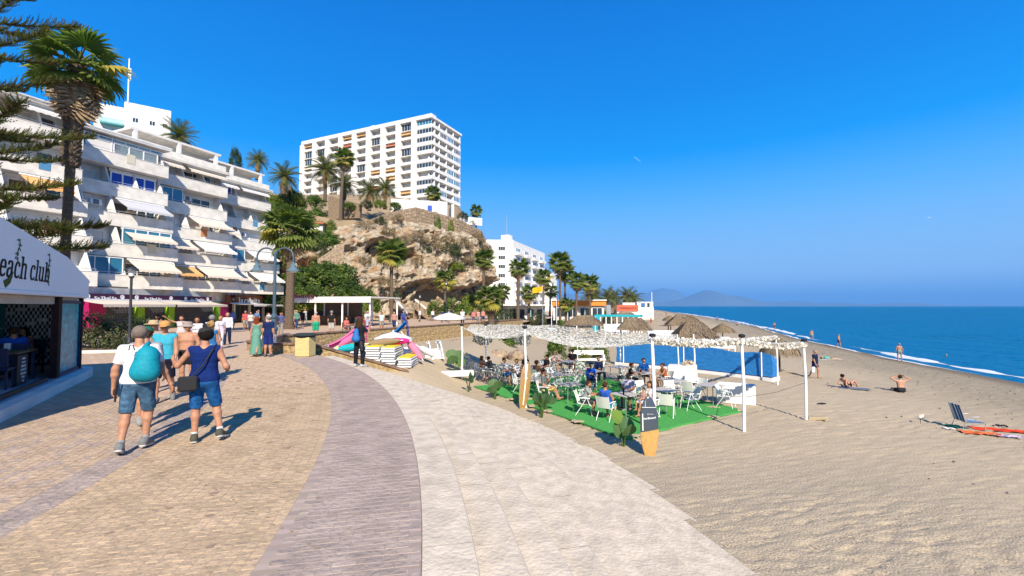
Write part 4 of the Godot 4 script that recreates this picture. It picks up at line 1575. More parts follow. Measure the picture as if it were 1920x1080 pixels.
func make_apartments() -> void:
	var t := thing("apartment_building", "white stepped apartment block with rows of terraces and awnings above the shops", "building")
	var u := V(.38, 0, -.925).normalized()
	var n := V(u.z * -1.0, 0, u.x)
	var bs := Basis(u, Vector3.UP, n)
	var outs := [2.8, 1.9, 1.0, 0.0, 0.0]
	var look := {
		"00": "wc", "01": "wc", "02": "wd", "03": "bc", "04": "wc",
		"10": "gd", "11": "wg", "12": "wk", "13": "wb", "14": "ew",
		"20": "cd", "21": "dw", "22": "wc", "23": "gd", "24": "wd",
		"30": "wc", "31": "gw", "32": "dw", "33": "dw", "34": "bw"}
	var awn := {"00": [0, "white", 3.4], "10": [1, "beige", 3.7], "02": [1, "orange", 2.6], "12": [1, "grey", 4.0], "11": [1, "beige", 3.9], "20": [0, "orange", 4.0], "21": [0, "beige", 4.0],
		"24": [1, "beige", 4.2], "32": [0, "beige", 2.4], "31": [1, "white", 3.6], "30": [1, "white", 4.0], "22": [1, "beige", 4.0], "04": [1, "white", 4.0], "34": [0, "white", 4.0]}
	var awn2 := {"21": [1, "white", 3.9], "20": [1, "beige", 4.2], "34": [1, "white", 4.1], "24": [0, "beige", 3.6], "30": [0, "beige", 3.4]}
	for k in 4:
		var cor := V(-36.3 + .75 * k, 0, -37.9 - 8.55 * k)
		for f in 5:
			var y0 := 3.66 + 2.9 * f
			var og: Vector3 = cor + n * outs[f] - u * 9.4
			var X := func(a: float, y: float, w: float) -> Vector3: return og + u * a + Vector3.UP * (y0 + y) + n * w
			bx("parapet", t, X.call(4.7, .6, -.08), V(9.4, 1.2, .16), M.plaster_cream, bs, .02)
			bx("parapet_return", t, X.call(9.32, .6, -1.8), V(.16, 1.2, 3.28), M.plaster_cream, bs)
			bx("parapet_cap", t, X.call(4.7, 1.222, -.08), V(9.46, .04, .22), M.plaster, bs)
			bx("floor_slab", t, X.call(4.7, .11, -2.2), V(9.24, .2, 4.1), M.plaster, bs)
			bx("rear_wall", t, X.call(4.7, 1.55, -1.9), V(9.38, 2.68, .2), M.plaster, bs)
			var rail := MB.new()
			rail.tube([V(-4.6, .2, 0), V(4.6, .2, 0)], [.025], 6)
			for q in 5: rail.tube([V(-4.6 + 2.3 * q, 0, 0), V(-4.6 + 2.3 * q, .2, 0)], [.018], 5)
			part("handrail", rail.commit(), M.rail, t, Transform3D(bs, X.call(4.7, 1.24, -.08)))
			for q in [[.12], [2.3], [4.5], [9.0]] if (k + f) % 2 else [[.12], [4.5], [6.8], [9.0]]:
				var fin := MB.new()
				fin.prism([Vector2(1.8, .2), Vector2(.17, .2), Vector2(.17, 1.15), Vector2(1.05, 2.88), Vector2(1.8, 2.88)], Transform3D(Basis(-n, Vector3.UP, u), Vector3.ZERO), .16)
				part("partition_wall", fin.commit(), M.plaster, t, Transform3D(Basis(), X.call(q[0], 0.0, 0.0)))
			for h in 2:
				var c: String = look["%d%d" % [k, f]][h]
				var mid := 2.3 + 4.5 * h
				var wx := Transform3D(bs, X.call(mid, 1.35, -1.77))
				match c:
					"b":
						var sh := part("shuttered_window", frame_mesh(3.9, 1.75, 4 if k else 3, .12), M.white, t, Transform3D(bs, X.call(mid, 1.72, -1.0)))
						var num := 4 if k else 3
						for q in num: bx("shutter", sh, V(-1.95 + 3.9 / num * (q + .5), 0, -.02), V(3.9 / num - .14, 1.52, .04), M.shutter_blue)
						bx("window_wall", t, X.call(mid, 2.72, -1.03), V(4.1, .26, .12), M.plaster, bs)
						bx("window_wall", t, X.call(mid, .54, -1.03), V(4.1, .62, .12), M.plaster, bs)
					"g":
						var gw := window(t, Transform3D(bs, X.call(mid, 2.0, -.35)), 4.2, 1.55, 4, M.glass_blue, M.white)
						bx("blind", gw, V(.9, -.2, -.25), V(1.7, 1.1, .03), M.curtain)
					"e":
						window(t, Transform3D(bs, X.call(4.6, 2.45, -.3)), 8.6, .34, 8, M.glass_teal, M.white)
						window(t, Transform3D(bs, X.call(2.6, 1.7, -.3)), 4.0, 1.1, 2, M.blind, M.white)
						window(t, Transform3D(bs, X.call(6.6, 1.7, -.3)), 3.8, 1.1, 3, M.glass_clear, M.white)
						bx("dark_window", t, X.call(1.6, 1.6, -.25), V(1.9, .6, .05), M.glass_dark, bs)
					"d":
						window(t, wx, 3.2, 2.2, 3, M.glass_dark, M.white)
					"k":
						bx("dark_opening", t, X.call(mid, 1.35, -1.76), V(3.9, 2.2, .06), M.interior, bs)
						window(t, Transform3D(bs, X.call(mid + 1.0, 1.35, -1.7)), 1.6, 2.1, 2, M.glass_dark, M.white)
					"c":
						window(t, wx, 3.0, 2.15, 2, M.curtain, M.white)
						bx("dark_window", t, X.call(mid + .85, 1.3, -1.72), V(.9, 1.9, .05), M.glass_dark, bs)
					"w":
						window(t, wx, 3.4, 2.2, 2, M.blind, M.white)
			if (k * 3 + f) % 2:
				bx("air_conditioner", t, X.call(3.6 + (k + f) % 3, 2.2, -1.6), V(.85, .55, .34), M.white, bs, .03)
				bx("fan_grille", t, X.call(3.6 + (k + f) % 3, 2.2, -1.42), V(.44, .44, .02), M.grille, bs)
			if (k + f * 2) % 3 == 0: bx("hanging_towel", t, X.call(6.0 + f % 2, 1.0, .02), V(.7, .9, .02), cloth([L(.1, .3, .5), L(.6, .25, .1), L(.7, .65, .5)][(k + f) % 3]), bs)
			for src in [awn, awn2]:
				var kk := "%d%d" % [k, f]
				if src.has(kk):
					var a: Array = src[kk]
					awning(t, Transform3D(bs, X.call(2.35 + 4.5 * float(a[0]), 2.72, (-.85 if f < 3 else -.3))), a[2], 1.75 if f < 3 else .7, .95 if f < 3 else .5, M["awning_" + a[1]])
		# the roof storey, set back
		var og2: Vector3 = cor - u * 9.4
		var R := func(a: float, y: float, w: float) -> Vector3: return og2 + u * a + Vector3.UP * y + n * w
		bx("roof_slab", t, R.call(4.7, 18.22, -2.6), V(9.6, .26, 5.6), M.plaster, bs, .02)
		bx("roof_fascia", t, R.call(4.7, 18.25, .14), V(9.66, .34, .12), M.plaster_cream if k != 1 else M.white, bs)
		bx("side_wall", t, R.call(9.2, 9.0, -4.6), V(.3, 18.2, 5.0), M.plaster, bs)
		if k == 1:
			bx("roof_strip", t, R.call(6.0, 18.72, -2.6), V(6.4, .75, .2), M.shutter_blue, bs)
		if k >= 2:
			bx("penthouse_wall", t, R.call(4.7, 19.5, -4.2), V(9.4, 2.4, .25), M.plaster, bs)
			bx("penthouse_roof", t, R.call(4.7, 20.8, -3.4), V(9.7, .24, 3.6), M.plaster_cream, bs)
			for a in [.3, 4.7, 9.0]: bx("pillar", t, R.call(a, 19.5, -1.75), V(.34, 2.4, .34), M.plaster, bs)
			bx("terrace_parapet", t, R.call(4.7, 18.75, -.5), V(9.4, .85, .15), M.plaster_cream, bs)
			window(t, Transform3D(bs, R.call(6.5, 19.3, -4.02)), 2.6, 1.7, 2, M.glass_dark, M.white)
	# ground floor: the shops behind their grilles
	var g := V(-34.6, 0, -51.5)
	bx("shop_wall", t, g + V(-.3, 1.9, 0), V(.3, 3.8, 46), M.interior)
	bx("shop_fascia", t, g + V(-.0, 3.05, 0), V(.6, 1.2, 46), M.plaster_cream)
	bx("end_wall", t, V(-37, 1.9, -74.4), V(5, 3.8, .3), M.plaster)
	for q in [[-37.2, 1.5, "magenta"], [-41.6, .75, "lime"], [-45.3, .75, "lime"], [-52.4, .8, "lime"], [-53.6, 1.4, "magenta"]]:
		bx("shop_pillar", t, V(-34.2, 1.25, q[0]), V(.5, 2.5, q[1]), M[q[2]])
	for q in [[-39.5, 3.2], [-43.4, 2.7], [-48.9, 6.1]]:
		var b := MB.new()
		var w: float = q[1]
		for i in int(w / .16): b.box(V(0, 0, -w * .5 + .08 + i * .16), V(.03, 2.4, .035))
		for i in 11: b.box(V(.012, -1.15 + i * .23, 0), V(.02, .03, w))
		part("roller_grille", b.commit(), M.grille, t, Transform3D(Basis(), V(-34.25, 1.25, q[0])))
	for i in 5: bx("shop_post", t, V(-34.1, 1.25, -55.6 - i * 3.3), V(.25, 2.5, .25), M.plaster)
	for i in 4: window(t, Transform3D(Basis(Vector3.UP, PI / 2), V(-34.3, 1.35, -57.2 - i * 3.3)), 2.6, 2.1, 2, M.glass_dark, M.wood)

func shop_front() -> void:
	var side := Basis(Vector3.UP, PI / 2)            # x runs away from the camera, z out to the promenade
	var t := thing("shop_sign", "long dark purple shop sign with white lettering and round emblems", "sign", V(-33.75, 2.86, -43.2))
	bx("board", t, Vector3.ZERO, V(.12, .5, 15.4), M.sign_purple)
	for q in [-5.4, .6, 5.6]: text("lettering", "Sa Thai Sa", .3, M.white, t, Transform3D(side, V(.07, -.13, -q * -1.0)), "Droid Serif", true)
	for q in [-7.0, -3.6, -1.6, 2.5, 4.0, 7.2]:
		part("emblem", lathem([Vector2(.2, 0), Vector2(.2, .02), Vector2(.13, .02), Vector2(.13, .01), Vector2(0, .01)], 14), M.white, t, Transform3D(Basis(Vector3.BACK, -PI / 2), V(.062, 0, q)))
	t = thing("shop_awning", "long beige rolled shop awning under the purple sign", "awning", V(-33.7, 2.58, -43.0))
	for k in 2: awning(t, Transform3D(side, V(0, 0, -3.9 + 7.8 * k)), 7.6, 1.9, .35, M.awning_beige)
	t = thing("restaurant_sign", "brown restaurant sign with white lettering and two goat heads", "sign", V(-33.75, 2.95, -58.2))
	bx("board", t, Vector3.ZERO, V(.14, 1.0, 9.4), M.sign_brown)
	text("lettering", "la cabrita", .78, M.white, t, Transform3D(side, V(.08, -.24, 0.0)), "Droid Sans", false, 900)
	for s in [-3.5, 3.5]:
		var m := MB.new()
		m.prism([Vector2(-.1, -.42), Vector2(.1, -.42), Vector2(.26, .1), Vector2(.6, .3), Vector2(.3, .34), Vector2(.34, .62), Vector2(.12, .38), Vector2(-.12, .38), Vector2(-.34, .62), Vector2(-.3, .34), Vector2(-.6, .3), Vector2(-.26, .1)], Transform3D(side, Vector3.ZERO), .04)
		part("goat_emblem", m.commit(), cloth(L(.07, .02, .012)), t, Transform3D(Basis(), V(.1, .05, s)))
		part("goat_face", bmesh(V(.02, .34, .2), .008), cloth(L(.6, .45, .38)), t, Transform3D(Basis(), V(.125, -.05, s)))
	t = thing("restaurant_awning", "white restaurant awning with dark lettering on its valance", "awning", V(-33.7, 2.4, -59.0))
	awning(t, Transform3D(side, V(0, 0, 1.2)), 7.0, 2.8, .12, M.awning_white)
	awning(t, Transform3D(side, V(0, 0, -6.4)), 6.4, 2.8, .2, M.awning_white)
	text("lettering", "LA CABRITA", .2, M.black, t, Transform3D(side, V(2.85, -.28, 1.2)))
	# the flat canopy of the next restaurant
	t = thing("restaurant_canopy", "flat cream canopy on posts over the restaurant terrace beside the bush", "canopy", V(-17.8, 0, -48.5))
	var cb := face(V(-.2, 0, 1))
	bx("roof", t, V(0, 2.95, 0), V(9.4, .14, 6.5), M.awning_white, cb, .03)
	bx("valance", t, cb * V(0, 2.68, 3.28), V(9.4, .5, .05), M.awning_white, cb)
	for q in [-4.5, -1.5, 1.5, 4.5]:
		for z in [3.0, -3.0]: bx("post", t, cb * V(q, 1.35, z), V(.12, 2.7, .12), M.white, cb)
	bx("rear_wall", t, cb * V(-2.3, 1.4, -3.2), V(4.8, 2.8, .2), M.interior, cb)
	bx("counter", t, cb * V(-2.5, .5, -2.0), V(3.6, 1.0, .6), M.wood, cb, .02)
	text("lettering", "Gambrinus" if false else "Bodega", .5, cloth(L(.45, .06, .14)), t, Transform3D(cb, cb * V(-2.6, 3.1, 3.3)), "Droid Serif", true)

func make_kiosk() -> void:
	var d := V(-.53, 0, -.848).normalized()
	var n := V(-d.z, 0, d.x)
	var bs := Basis(d, Vector3.UP, n)
	var t := thing("beach_club_kiosk", "white beach club kiosk with dark framed glass front and sloping sign gable", "kiosk", V(-8.4, 0, -6.4))
	var X := func(s: float, y: float, w: float) -> Vector3: return bs * V(s, y, w)
	# plinth, floor, sign gable, roof
	var m := MB.new()
	var pl := [Vector2(-.3, .35), Vector2(8.6, .35), Vector2(9.2, .2), Vector2(9.5, -.2), Vector2(9.5, -1.5), Vector2(-.3, -5.6), Vector2(-.3, -5.6)]
	m.prism([Vector2(-.2, .34), Vector2(8.3, .34), Vector2(8.9, .22), Vector2(9.2, -.1), Vector2(9.3, -.6), Vector2(9.3, -5.6), Vector2(-.2, -5.6)], Transform3D(Basis(d, -n, Vector3.UP) * Basis(V(1, 0, 0), V(0, -1, 0), V(0, 0, 1)), V(0, .1, 0)), .24)
	part("plinth", m.commit(), M.plaster, t)
	bx("floor", t, X.call(4.2, .235, -2.6), V(8.4, .03, 5.4), cloth(L(.30, .36, .42)), bs)
	m = MB.new()
	m.prism([Vector2(-.1, 2.42), Vector2(8.4, 2.42), Vector2(8.4, 2.8), Vector2(6.2, 3.28), Vector2(-.1, 3.84)], Transform3D(bs, bs * V(0, 0, .1)), .12)
	part("sign_gable", m.commit(), M.white, t)
	m = MB.new()
	m.prism([Vector2(-.2, 3.83), Vector2(6.2, 3.27), Vector2(8.5, 2.77), Vector2(8.5, 2.84), Vector2(6.22, 3.35), Vector2(-.2, 3.91)], Transform3D(bs, bs * V(0, 0, -2.64)), 5.6)
	part("roof", m.commit(), M.white, t)
	bx("lower_ledge", t, X.call(4.2, 2.37, .02), V(8.5, .1, .3), M.white, bs, .02)
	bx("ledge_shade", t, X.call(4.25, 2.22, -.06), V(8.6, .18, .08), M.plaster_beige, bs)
	for s in [0.0, 6.2, 8.3]: bx("post", t, X.call(s, 1.27, 0.0), V(.26 if s == 6.2 else .14, 2.1, .14), cloth(L(.05, .025, .022)), bs, .01)
	bx("rail_below", t, X.call(2.85, .3, 0.0), V(5.5, .08, .06), M.black, bs)
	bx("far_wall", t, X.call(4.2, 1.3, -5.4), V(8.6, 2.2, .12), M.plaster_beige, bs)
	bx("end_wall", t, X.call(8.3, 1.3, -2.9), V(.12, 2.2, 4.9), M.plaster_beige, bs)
	bx("near_wall", t, X.call(-.1, 1.3, -.75), V(.12, 2.2, 1.4), M.plaster, bs)
	bx("side_glass", t, X.call(-.1, 1.3, -3.4), V(.04, 2.1, 3.8), M.glass_clear, bs)
	bx("ceiling", t, X.call(4.2, 2.33, -2.7), V(8.5, .05, 5.2), M.white, bs)
	# the white pierced screens inside
	var scr := MB.new()
	for i in 40:
		for j in 18:
			if (i + j) % 2 and absf(sin(i * 1.7 + j * .9)) > .18: continue
			scr.box(V(-1.9 + i * .097, -.82 + j * .097, 0), V(.093, .093, .03))
	var sb := Basis(n, Vector3.UP, -d)
	for q in [-1.05, -3.2]:
		part("pierced_screen", scr.commit(), M.white, t, Transform3D(sb.scaled_local(V(.5, 1, 1)), X.call(8.15, 1.35, q)))
		bx("dark_backing", t, X.call(8.21, 1.35, q), V(2.1, 1.9, .02), M.black, sb)
	for q in [-.05, -2.1, -4.2]: bx("screen_frame", t, X.call(8.13, 1.35, q), V(.1, 1.9, .08), M.white, sb)
	# the teal pane at the end
	var f := part("glass_frame", frame_mesh(1.9, 1.98, 1, .08), M.navy, t, Transform3D(bs, X.call(7.3, 1.24, .0)))
	bx("pane", f, Vector3.ZERO, V(1.76, 1.82, .02), M.teal_sheet)
	bx("teal_panel", t, X.call(7.1, 1.3, -1.5), V(2.4, 1.9, .05), cloth(L(.08, .5, .52)), bs)
	for i in 3: bx("shelf", t, X.call(7.0, .6 + .45 * i, -1.3), V(2.0, .03, .3), cloth(L(.3, .5, .5)), bs)
	# the lettering and its painted vines
	var sh := Basis(V(1, 0, 0), V(.22, 1, 0), V(0, 0, 1))
	text("lettering", "beach club", .46, cloth(L(.05, .035, .02)), t, Transform3D(bs * sh, X.call(3.3, 2.84, .165)), "Droid Serif", true, 400, .012)
	for q in [[2.95, 3.42, .55], [4.75, 3.3, .75]]:
		var v := MB.new()
		v.col = Color(.12, .2, .05)
		var path := []
		for i in 7: path.append(V(.08 * sin(i * 1.3), -q[2] * i / 6.0, 0))
		v.tube(path, [.007], 4, false)
		for i in 12:
			var o: Vector3 = path[i / 2]
			v.col = Color(.1, .22, .04).lerp(Color(.24, .3, .1), (i % 3) / 2.0)
			v.ell(Transform3D(Basis(Vector3.BACK, i * 1.1) * Basis().scaled(V(.045, .018, .006)), o + V(.05 * (1 if i % 2 else -1), -.03, 0)), 4, 7)
		part("painted_vine", v.commit(), M.leaf, t, Transform3D(bs, X.call(q[0], q[1], .165)))
	var lf := MB.new()
	lf.prism([Vector2(0, 0), Vector2(.2, .06), Vector2(.42, .2), Vector2(.3, -.02), Vector2(.1, -.12)], Transform3D(), .02)
	part("painted_leaf", lf.commit(), cloth(L(.1, .12, .03)), t, Transform3D(bs, X.call(2.3, 2.55, .165)))

func storeys(t: Node3D, o: Vector3, u: Vector3, n: Vector3, bays: int, bw: float, fl: int, fh: float, y0: float, pil: float, seedn: int, deep: float) -> void:
	# a facade of balconies in the recesses between piers
	var bs := Basis(u, Vector3.UP, n)
	var r := RandomNumberGenerator.new()
	r.seed = seedn
	var hgt := fl * fh
	for b in bays + 1:
		bx("pier", t, o + u * (bw * b) + Vector3.UP * (y0 + hgt * .5) + n * -.1, V(pil, hgt, deep + .2), M.plaster, bs)
	for f in fl:
		for b in bays:
			var c := o + u * (bw * (b + .5)) + Vector3.UP * (y0 + fh * f)
			var w := bw - pil
			bx("balcony_slab", t, c + n * -.4 + V(0, .1, 0), V(w, .2, deep), M.plaster_cream, bs)
			var k := r.randi() % 8
			if k == 0:
				window(t, Transform3D(bs, c + V(0, 1.6, 0)), w, 2.4, 4, M.glass_dark, M.white)
				continue
			bx("balcony_front", t, c + V(0, .68, 0) + n * .0, V(w, .95, .12), M.plaster if k < 5 else M.awning_white, bs)
			window(t, Transform3D(bs, c + V(r.randf_range(-.3, .3), 1.4, 0) + n * (-deep + .45)), w * .62, 2.1, 2, M.glass_dark if k != 2 else M.blind, M.white)
			if k == 3 or k == 6: awning(t, Transform3D(bs, c + V(0, 2.75, 0) + n * (-.25)), w - .1, .7, .75, [M.awning_orange, M.awning_red, M.awning_orange, M.awning_beige][r.randi() % 4])

func make_tower() -> void:
	var t := thing("apartment_tower", "tall white apartment tower with balcony bays on the cliff top", "building")
	var c := V(-26.8, 0, -150)
	var u := V(.905, 0, .427).normalized()
	var n := V(-.427, 0, .905).normalized()
	var o := c - u * 61.0
	var fh := 2.92
	var y0 := 33.0
	var hgt := fh * 11
	storeys(t, o, u, n, 8, 6.75, 11, fh, y0, 2.0, 5, 1.9)
	var bs := Basis(u, Vector3.UP, n)
	bx("rear_wall", t, o + u * 30.5 + n * -1.6 + Vector3.UP * (y0 + hgt * .5), V(61, hgt, .5), M.plaster, bs)
	bx("roof_band", t, o + u * 30.6 + n * -.4 + Vector3.UP * (y0 + hgt + .7), V(61.6, 1.4, 2.8), M.plaster, bs, .05)
	bx("roof_slab", t, o + u * 30.5 + n * -9.5 + Vector3.UP * (y0 + hgt + .6), V(61, 1.0, 16), M.plaster, bs)
	for q in [[14.0, 2.0, 2.4], [22.0, 1.2, 1.6], [32.0, 1.4, 2.8], [40.0, 1.6, 1.4]]: bx("roof_vent", t, o + u * q[0] + n * -4.0 + Vector3.UP * (y0 + hgt + 1.3 + q[2] * .4), V(q[1], q[2], q[1]), M.plaster, bs)
	# the corner bay and the flank: balconies that run round
	var r := RandomNumberGenerator.new()
	r.seed = 8
	var fl := 18.0
	var v := -n
	bx("flank_wall", t, c + u * -1.8 + v * 9.6 + Vector3.UP * (y0 + hgt * .5), V(.5, hgt, 18.0), M.plaster, bs)
	bx("corner_core", t, c + u * -4.2 + n * -1.7 + Vector3.UP * (y0 + hgt * .5), V(5.0, hgt, .5), M.plaster, bs)
	bx("flank_roof", t, c + u * -.9 + v * 9.0 + Vector3.UP * (y0 + hgt + .55), V(2.6, .7, 18.6), M.plaster, bs)
	for f in 11:
		var y := y0 + fh * f
		bx("flank_slab", t, c + u * -.8 + v * 8.7 + Vector3.UP * (y + .1), V(2.0, .22, 18.0), M.plaster_cream, bs)
		bx("corner_slab", t, c + u * -4.3 + n * -.7 + Vector3.UP * (y + .1), V(4.9, .22, 2.0), M.plaster_cream, bs)
		bx("flank_parapet", t, c + u * .14 + v * 8.7 + Vector3.UP * (y + .66), V(.12, .92, 18.0), M.plaster, bs)
		bx("corner_parapet", t, c + u * -3.2 + n * .24 + Vector3.UP * (y + .66), V(6.6, .92, .12), M.plaster, bs)
		var fb := Basis(v, Vector3.UP, u)
		for q in 4:
			var k := r.randi() % 5
			var mid := 2.2 + 4.4 * q
			if k < 2: window(t, Transform3D(fb, c + u * .08 + v * mid + Vector3.UP * (y + 2.0)), 4.0, 1.6, 4, M.glass_dark if k else M.glass_blue, M.white)
			else: window(t, Transform3D(fb, c + u * -1.5 + v * mid + Vector3.UP * (y + 1.45)), 2.6, 2.1, 2, M.glass_dark, M.white)
			bx("flank_fin", t, c + u * -.75 + v * (mid + 2.2) + Vector3.UP * (y + 1.5), V(1.6, 2.6, .16), M.plaster, bs)
		if f in [2, 3, 7, 8, 9, 10, 5]: window(t, Transform3D(bs, c + u * -3.2 + n * .2 + Vector3.UP * (y + 2.0)), 6.2, 1.6, 5, M.glass_dark if f != 10 else M.glass_blue, M.white)
		else: window(t, Transform3D(bs, c + u * -3.6 + n * -1.4 + Vector3.UP * (y + 1.45)), 3.0, 2.1, 2, M.glass_dark, M.white)

func make_hotels() -> void:
	var t := thing("white_hotel", "white hotel block beyond the cliff with rows of small windows", "building")
	var c := V(.4, 0, -150)
	var u := V(-1, 0, .06).normalized()
	var n := V(.06, 0, 1).normalized()
	var bs := Basis(-u, Vector3.UP, n)
	bx("front_wall", t, c + u * 9 + Vector3.UP * 12 + n * -6, V(18, 24.2, 12), M.plaster, bs, .05)
	for f in 7:
		for q in 3:
			if q == 2 and f % 2: continue
			window(t, Transform3D(bs, c + u * (3.8 + q * 5.2) + Vector3.UP * (21.2 - 3.0 * f) + n * .04), 2.3, 1.3, 3, M.glass_dark, M.plaster)
	var v := V(.33, 0, -.944).normalized()
	var n2 := V(.944, 0, .33).normalized()
	var b2 := Basis(v, Vector3.UP, n2)
	bx("side_wing", t, c + v * 20 + n2 * -6 + Vector3.UP * 12 + V(0, -.05, 0), V(40, 24.1, 12), M.plaster, b2, .05)
	bx("roof_house", t, c + v * 2 + n2 * -3 + Vector3.UP * 25, V(3, 2, 3), M.plaster, b2)
	part("mast", tubem([c + v * 2 + n2 * -3 + V(0, 25, 0), c + v * 2 + n2 * -3 + V(0, 33, 0)], [.12, .06], 5), M.rail, t)
	for f in 7:
		for q in 4:
			var o := c + v * (5.0 + q * 9.8) + Vector3.UP * (21.0 - 3.0 * f)
			window(t, Transform3D(b2, o + n2 * .04), 4.6, 1.6, 3, M.glass_dark if (f + q) % 3 else M.glass_blue, M.white)
			bx("balcony", t, o + V(0, -1.2, 0) + n2 * .6, V(6.4, 1.0, 1.3), M.plaster, b2, .03)
	bx("low_wing", t, c + v * 44 + Vector3.UP * 8 + n2 * -3, V(9, 16, 12), M.plaster, b2)
	t = thing("hill_hotel", "white hotel high behind the terraces with small dark windows and blue balconies", "building")
	var a := V(-87.0, 0, -100)
	var uu := V(.80, 0, -.60).normalized()
	var nn := V(.60, 0, .80).normalized()
	var b3 := Basis(uu, Vector3.UP, nn)
	bx("front_wall", t, a + uu * 4.2 + Vector3.UP * 36.5 + nn * -5, V(8.4, 23, 10), M.plaster, b3, .04)
	for f in 5:
		for q in [[2.0, 1.1], [5.0, 1.1], [7.3, .9]]:
			window(t, Transform3D(b3, a + uu * q[0] + Vector3.UP * (44.2 - 3.3 * f) + nn * .03), q[1], 1.1, 2, M.glass_dark, M.white)
		bx("corner_balcony", t, a + uu * -2.0 + Vector3.UP * (42.5 - 3.3 * f) + nn * -1.2, V(4.0, .3, 3.0), cloth(L(.18, .5, .52)), b3)
		bx("balcony_front", t, a + uu * -2.0 + Vector3.UP * (43.1 - 3.3 * f) + nn * .3, V(4.0, 1.0, .08), M.glass_teal, b3)
	bx("side_wall", t, a + uu * -2.6 + Vector3.UP * 36 + nn * -5.5, V(5, 22, 8), M.plaster, b3)
	part("mast", tubem([a + V(0, 48, 0) + uu * .6, a + V(0, 58, 0) + uu * .6], [.16, .12], 6), M.white, t)
	for k in 3: part("antenna", tubem([a + V(0, 53 + k, 0) + uu * .9, a + V(0, 53.8 + k, 0) + uu * .9], [.14], 6), M.white, t)

func make_cliff() -> void:
	var t := thing("rock_cliff", "rugged ochre rock cliff with caves and dry shrubs below the tower", "cliff")
	var base := [V(-40, 0, -66), V(-30, 0, -69.5), V(-22, 0, -73), V(-15, 0, -78), V(-8.5, 0, -84.5), V(-4.2, 0, -92), V(-3.6, 0, -99), V(-7, 0, -108)]
	var top := [V(-43, 13, -73), V(-33, 15.0, -77), V(-25, 17.2, -80), V(-18, 18.2, -84.5), V(-11.0, 17.8, -90.5), V(-6.8, 16.8, -96), V(-6.0, 15.5, -101), V(-9, 15, -109)]
	var n := FastNoiseLite.new()
	n.seed = 5
	n.frequency = .085
	n.fractal_octaves = 4
	n.fractal_type = FastNoiseLite.FRACTAL_RIDGED
	var n2 := FastNoiseLite.new()
	n2.seed = 8
	n2.frequency = .33
	n2.fractal_octaves = 4
	var caves := [V(-15.6, 4.5, 3.0), V(-8.9, 4.4, 2.2), V(-23.0, 12.2, 1.9), V(-19.5, 11.0, 1.3), V(-5.4, 6.0, 2.0), V(-13.0, 3.6, 2.4), V(-5.0, 13.0, 1.8)]
	var m := MB.new()
	var pt := func(u: float, v: float) -> Vector3:
		var q := u * (base.size() - 1)
		var i := mini(int(q), base.size() - 2)
		var a: Vector3 = base[i].lerp(base[i + 1], q - i)
		var b: Vector3 = top[i].lerp(top[i + 1], q - i)
		var p := a.lerp(b, v)
		p.y = lerpf(-.5, b.y, v) 
		var f := (base[i + 1] - base[i]).normalized() as Vector3
		var out := V(-f.z, 0, f.x)
		var r := n.get_noise_3d(p.x, p.y * 1.5, p.z)
		var d := 2.0 * r + 1.1 * n2.get_noise_3d(p.x, p.y, p.z) + .55 * n2.get_noise_3d(p.x * 3.0, p.y * 2.4, p.z * 3.0) + .4 * n.get_noise_3d(p.x * 7.0, p.y * 9.0, p.z * 7.0)
		d += 1.3 * sin(v * PI) * (.6 + n2.get_noise_1d(u * 60.0))
		for c in caves:
			var dd: float = Vector2((p.x - c.x) * .8, (p.y - c.y) * (1.25 if p.y > c.y else .8)).length() / c.z
			d -= 4.2 * smoothstep(1.15, .55, dd + .22 * n2.get_noise_3d(p.x * 2.0, p.y * 2.0, 7.0))
		d *= smoothstep(1.0, .9, v)
		return p + out * d + V(0, .5 * n2.get_noise_3d(p.z, p.x, p.y) * sin(v * PI), 0)
	var tint := func(u: float, v: float) -> Color:
		var k := n2.get_noise_2d(u * 90.0, v * 24.0)
		var k2 := n.get_noise_2d(u * 160.0, v * 50.0)
		var c := Color(.57, .44, .30).lerp(Color(.50, .30, .165), smoothstep(.08, .5, k))
		c = c.lerp(Color(.62, .53, .405), smoothstep(.1, .6, k2))
		c.a = 1
		return c
	m.surf(pt, 340, 130, tint)
	part("rock_face", m.commit(), M.rock, t)
	# the masonry wall that crowns it, its stones picked out
	var r := RandomNumberGenerator.new()
	r.seed = 3
	var st := []
	for v in 5:
		var b := MB.new()
		b.box(Vector3.ZERO, V(1, 1, 1), Basis(), .12)
		st.append(b.commit())
	var w := thing("stone_wall", "long masonry retaining wall along the top of the cliff", "wall")
	var run := [V(-27.5, 16.5, -80.2), V(-22.6, 19.2, -82.4), V(-18.2, 20.6, -84.6), V(-11.2, 19.6, -90.4), V(-7.0, 18.2, -96), V(-6.2, 16.6, -101)]
	var own := 0
	for i in run.size() - 1:
		var a: Vector3 = run[i]
		var c: Vector3 = run[i + 1]
		var f := V(c.x - a.x, 0, c.z - a.z)
		var ln := f.length()
		var bs := face(f)
		var q := MB.new()
		var lo := 4.6
		q.prism([Vector2(0, a.y - lo), Vector2(ln, c.y - lo), Vector2(ln, c.y), Vector2(0, a.y)], Transform3D(Basis(f / ln, Vector3.UP, (f / ln).cross(Vector3.UP)), V(a.x, 0, a.z)), .8)
		part("wall_core", q.commit(), M.masonry, w)
		var out := V(-f.z, 0, f.x).normalized()
		for j in 7:
			var s := 0.0
			while s < ln - .3:
				var l := r.randf_range(.45, 1.0)
				var p := a.lerp(c, (s + l * .5) / ln) + V(0, -.3 - j * .62 + r.randf_range(-.08, .08), 0)
				if own < 300:
					own += 1
					var o := part("stone", st[r.randi() % 5], M["stone%d" % (r.randi() % 4)], w, Transform3D(bs * Basis().scaled(V(.12, r.randf_range(.42, .56), l - .08)), V(p.x, p.y, p.z) + out * .4))
				s += l
	# stairs that climb the foot of the cliff
	var sw := thing("cliff_stairs", "pale stone stairway with sloping parapets at the foot of the cliff", "stairs")
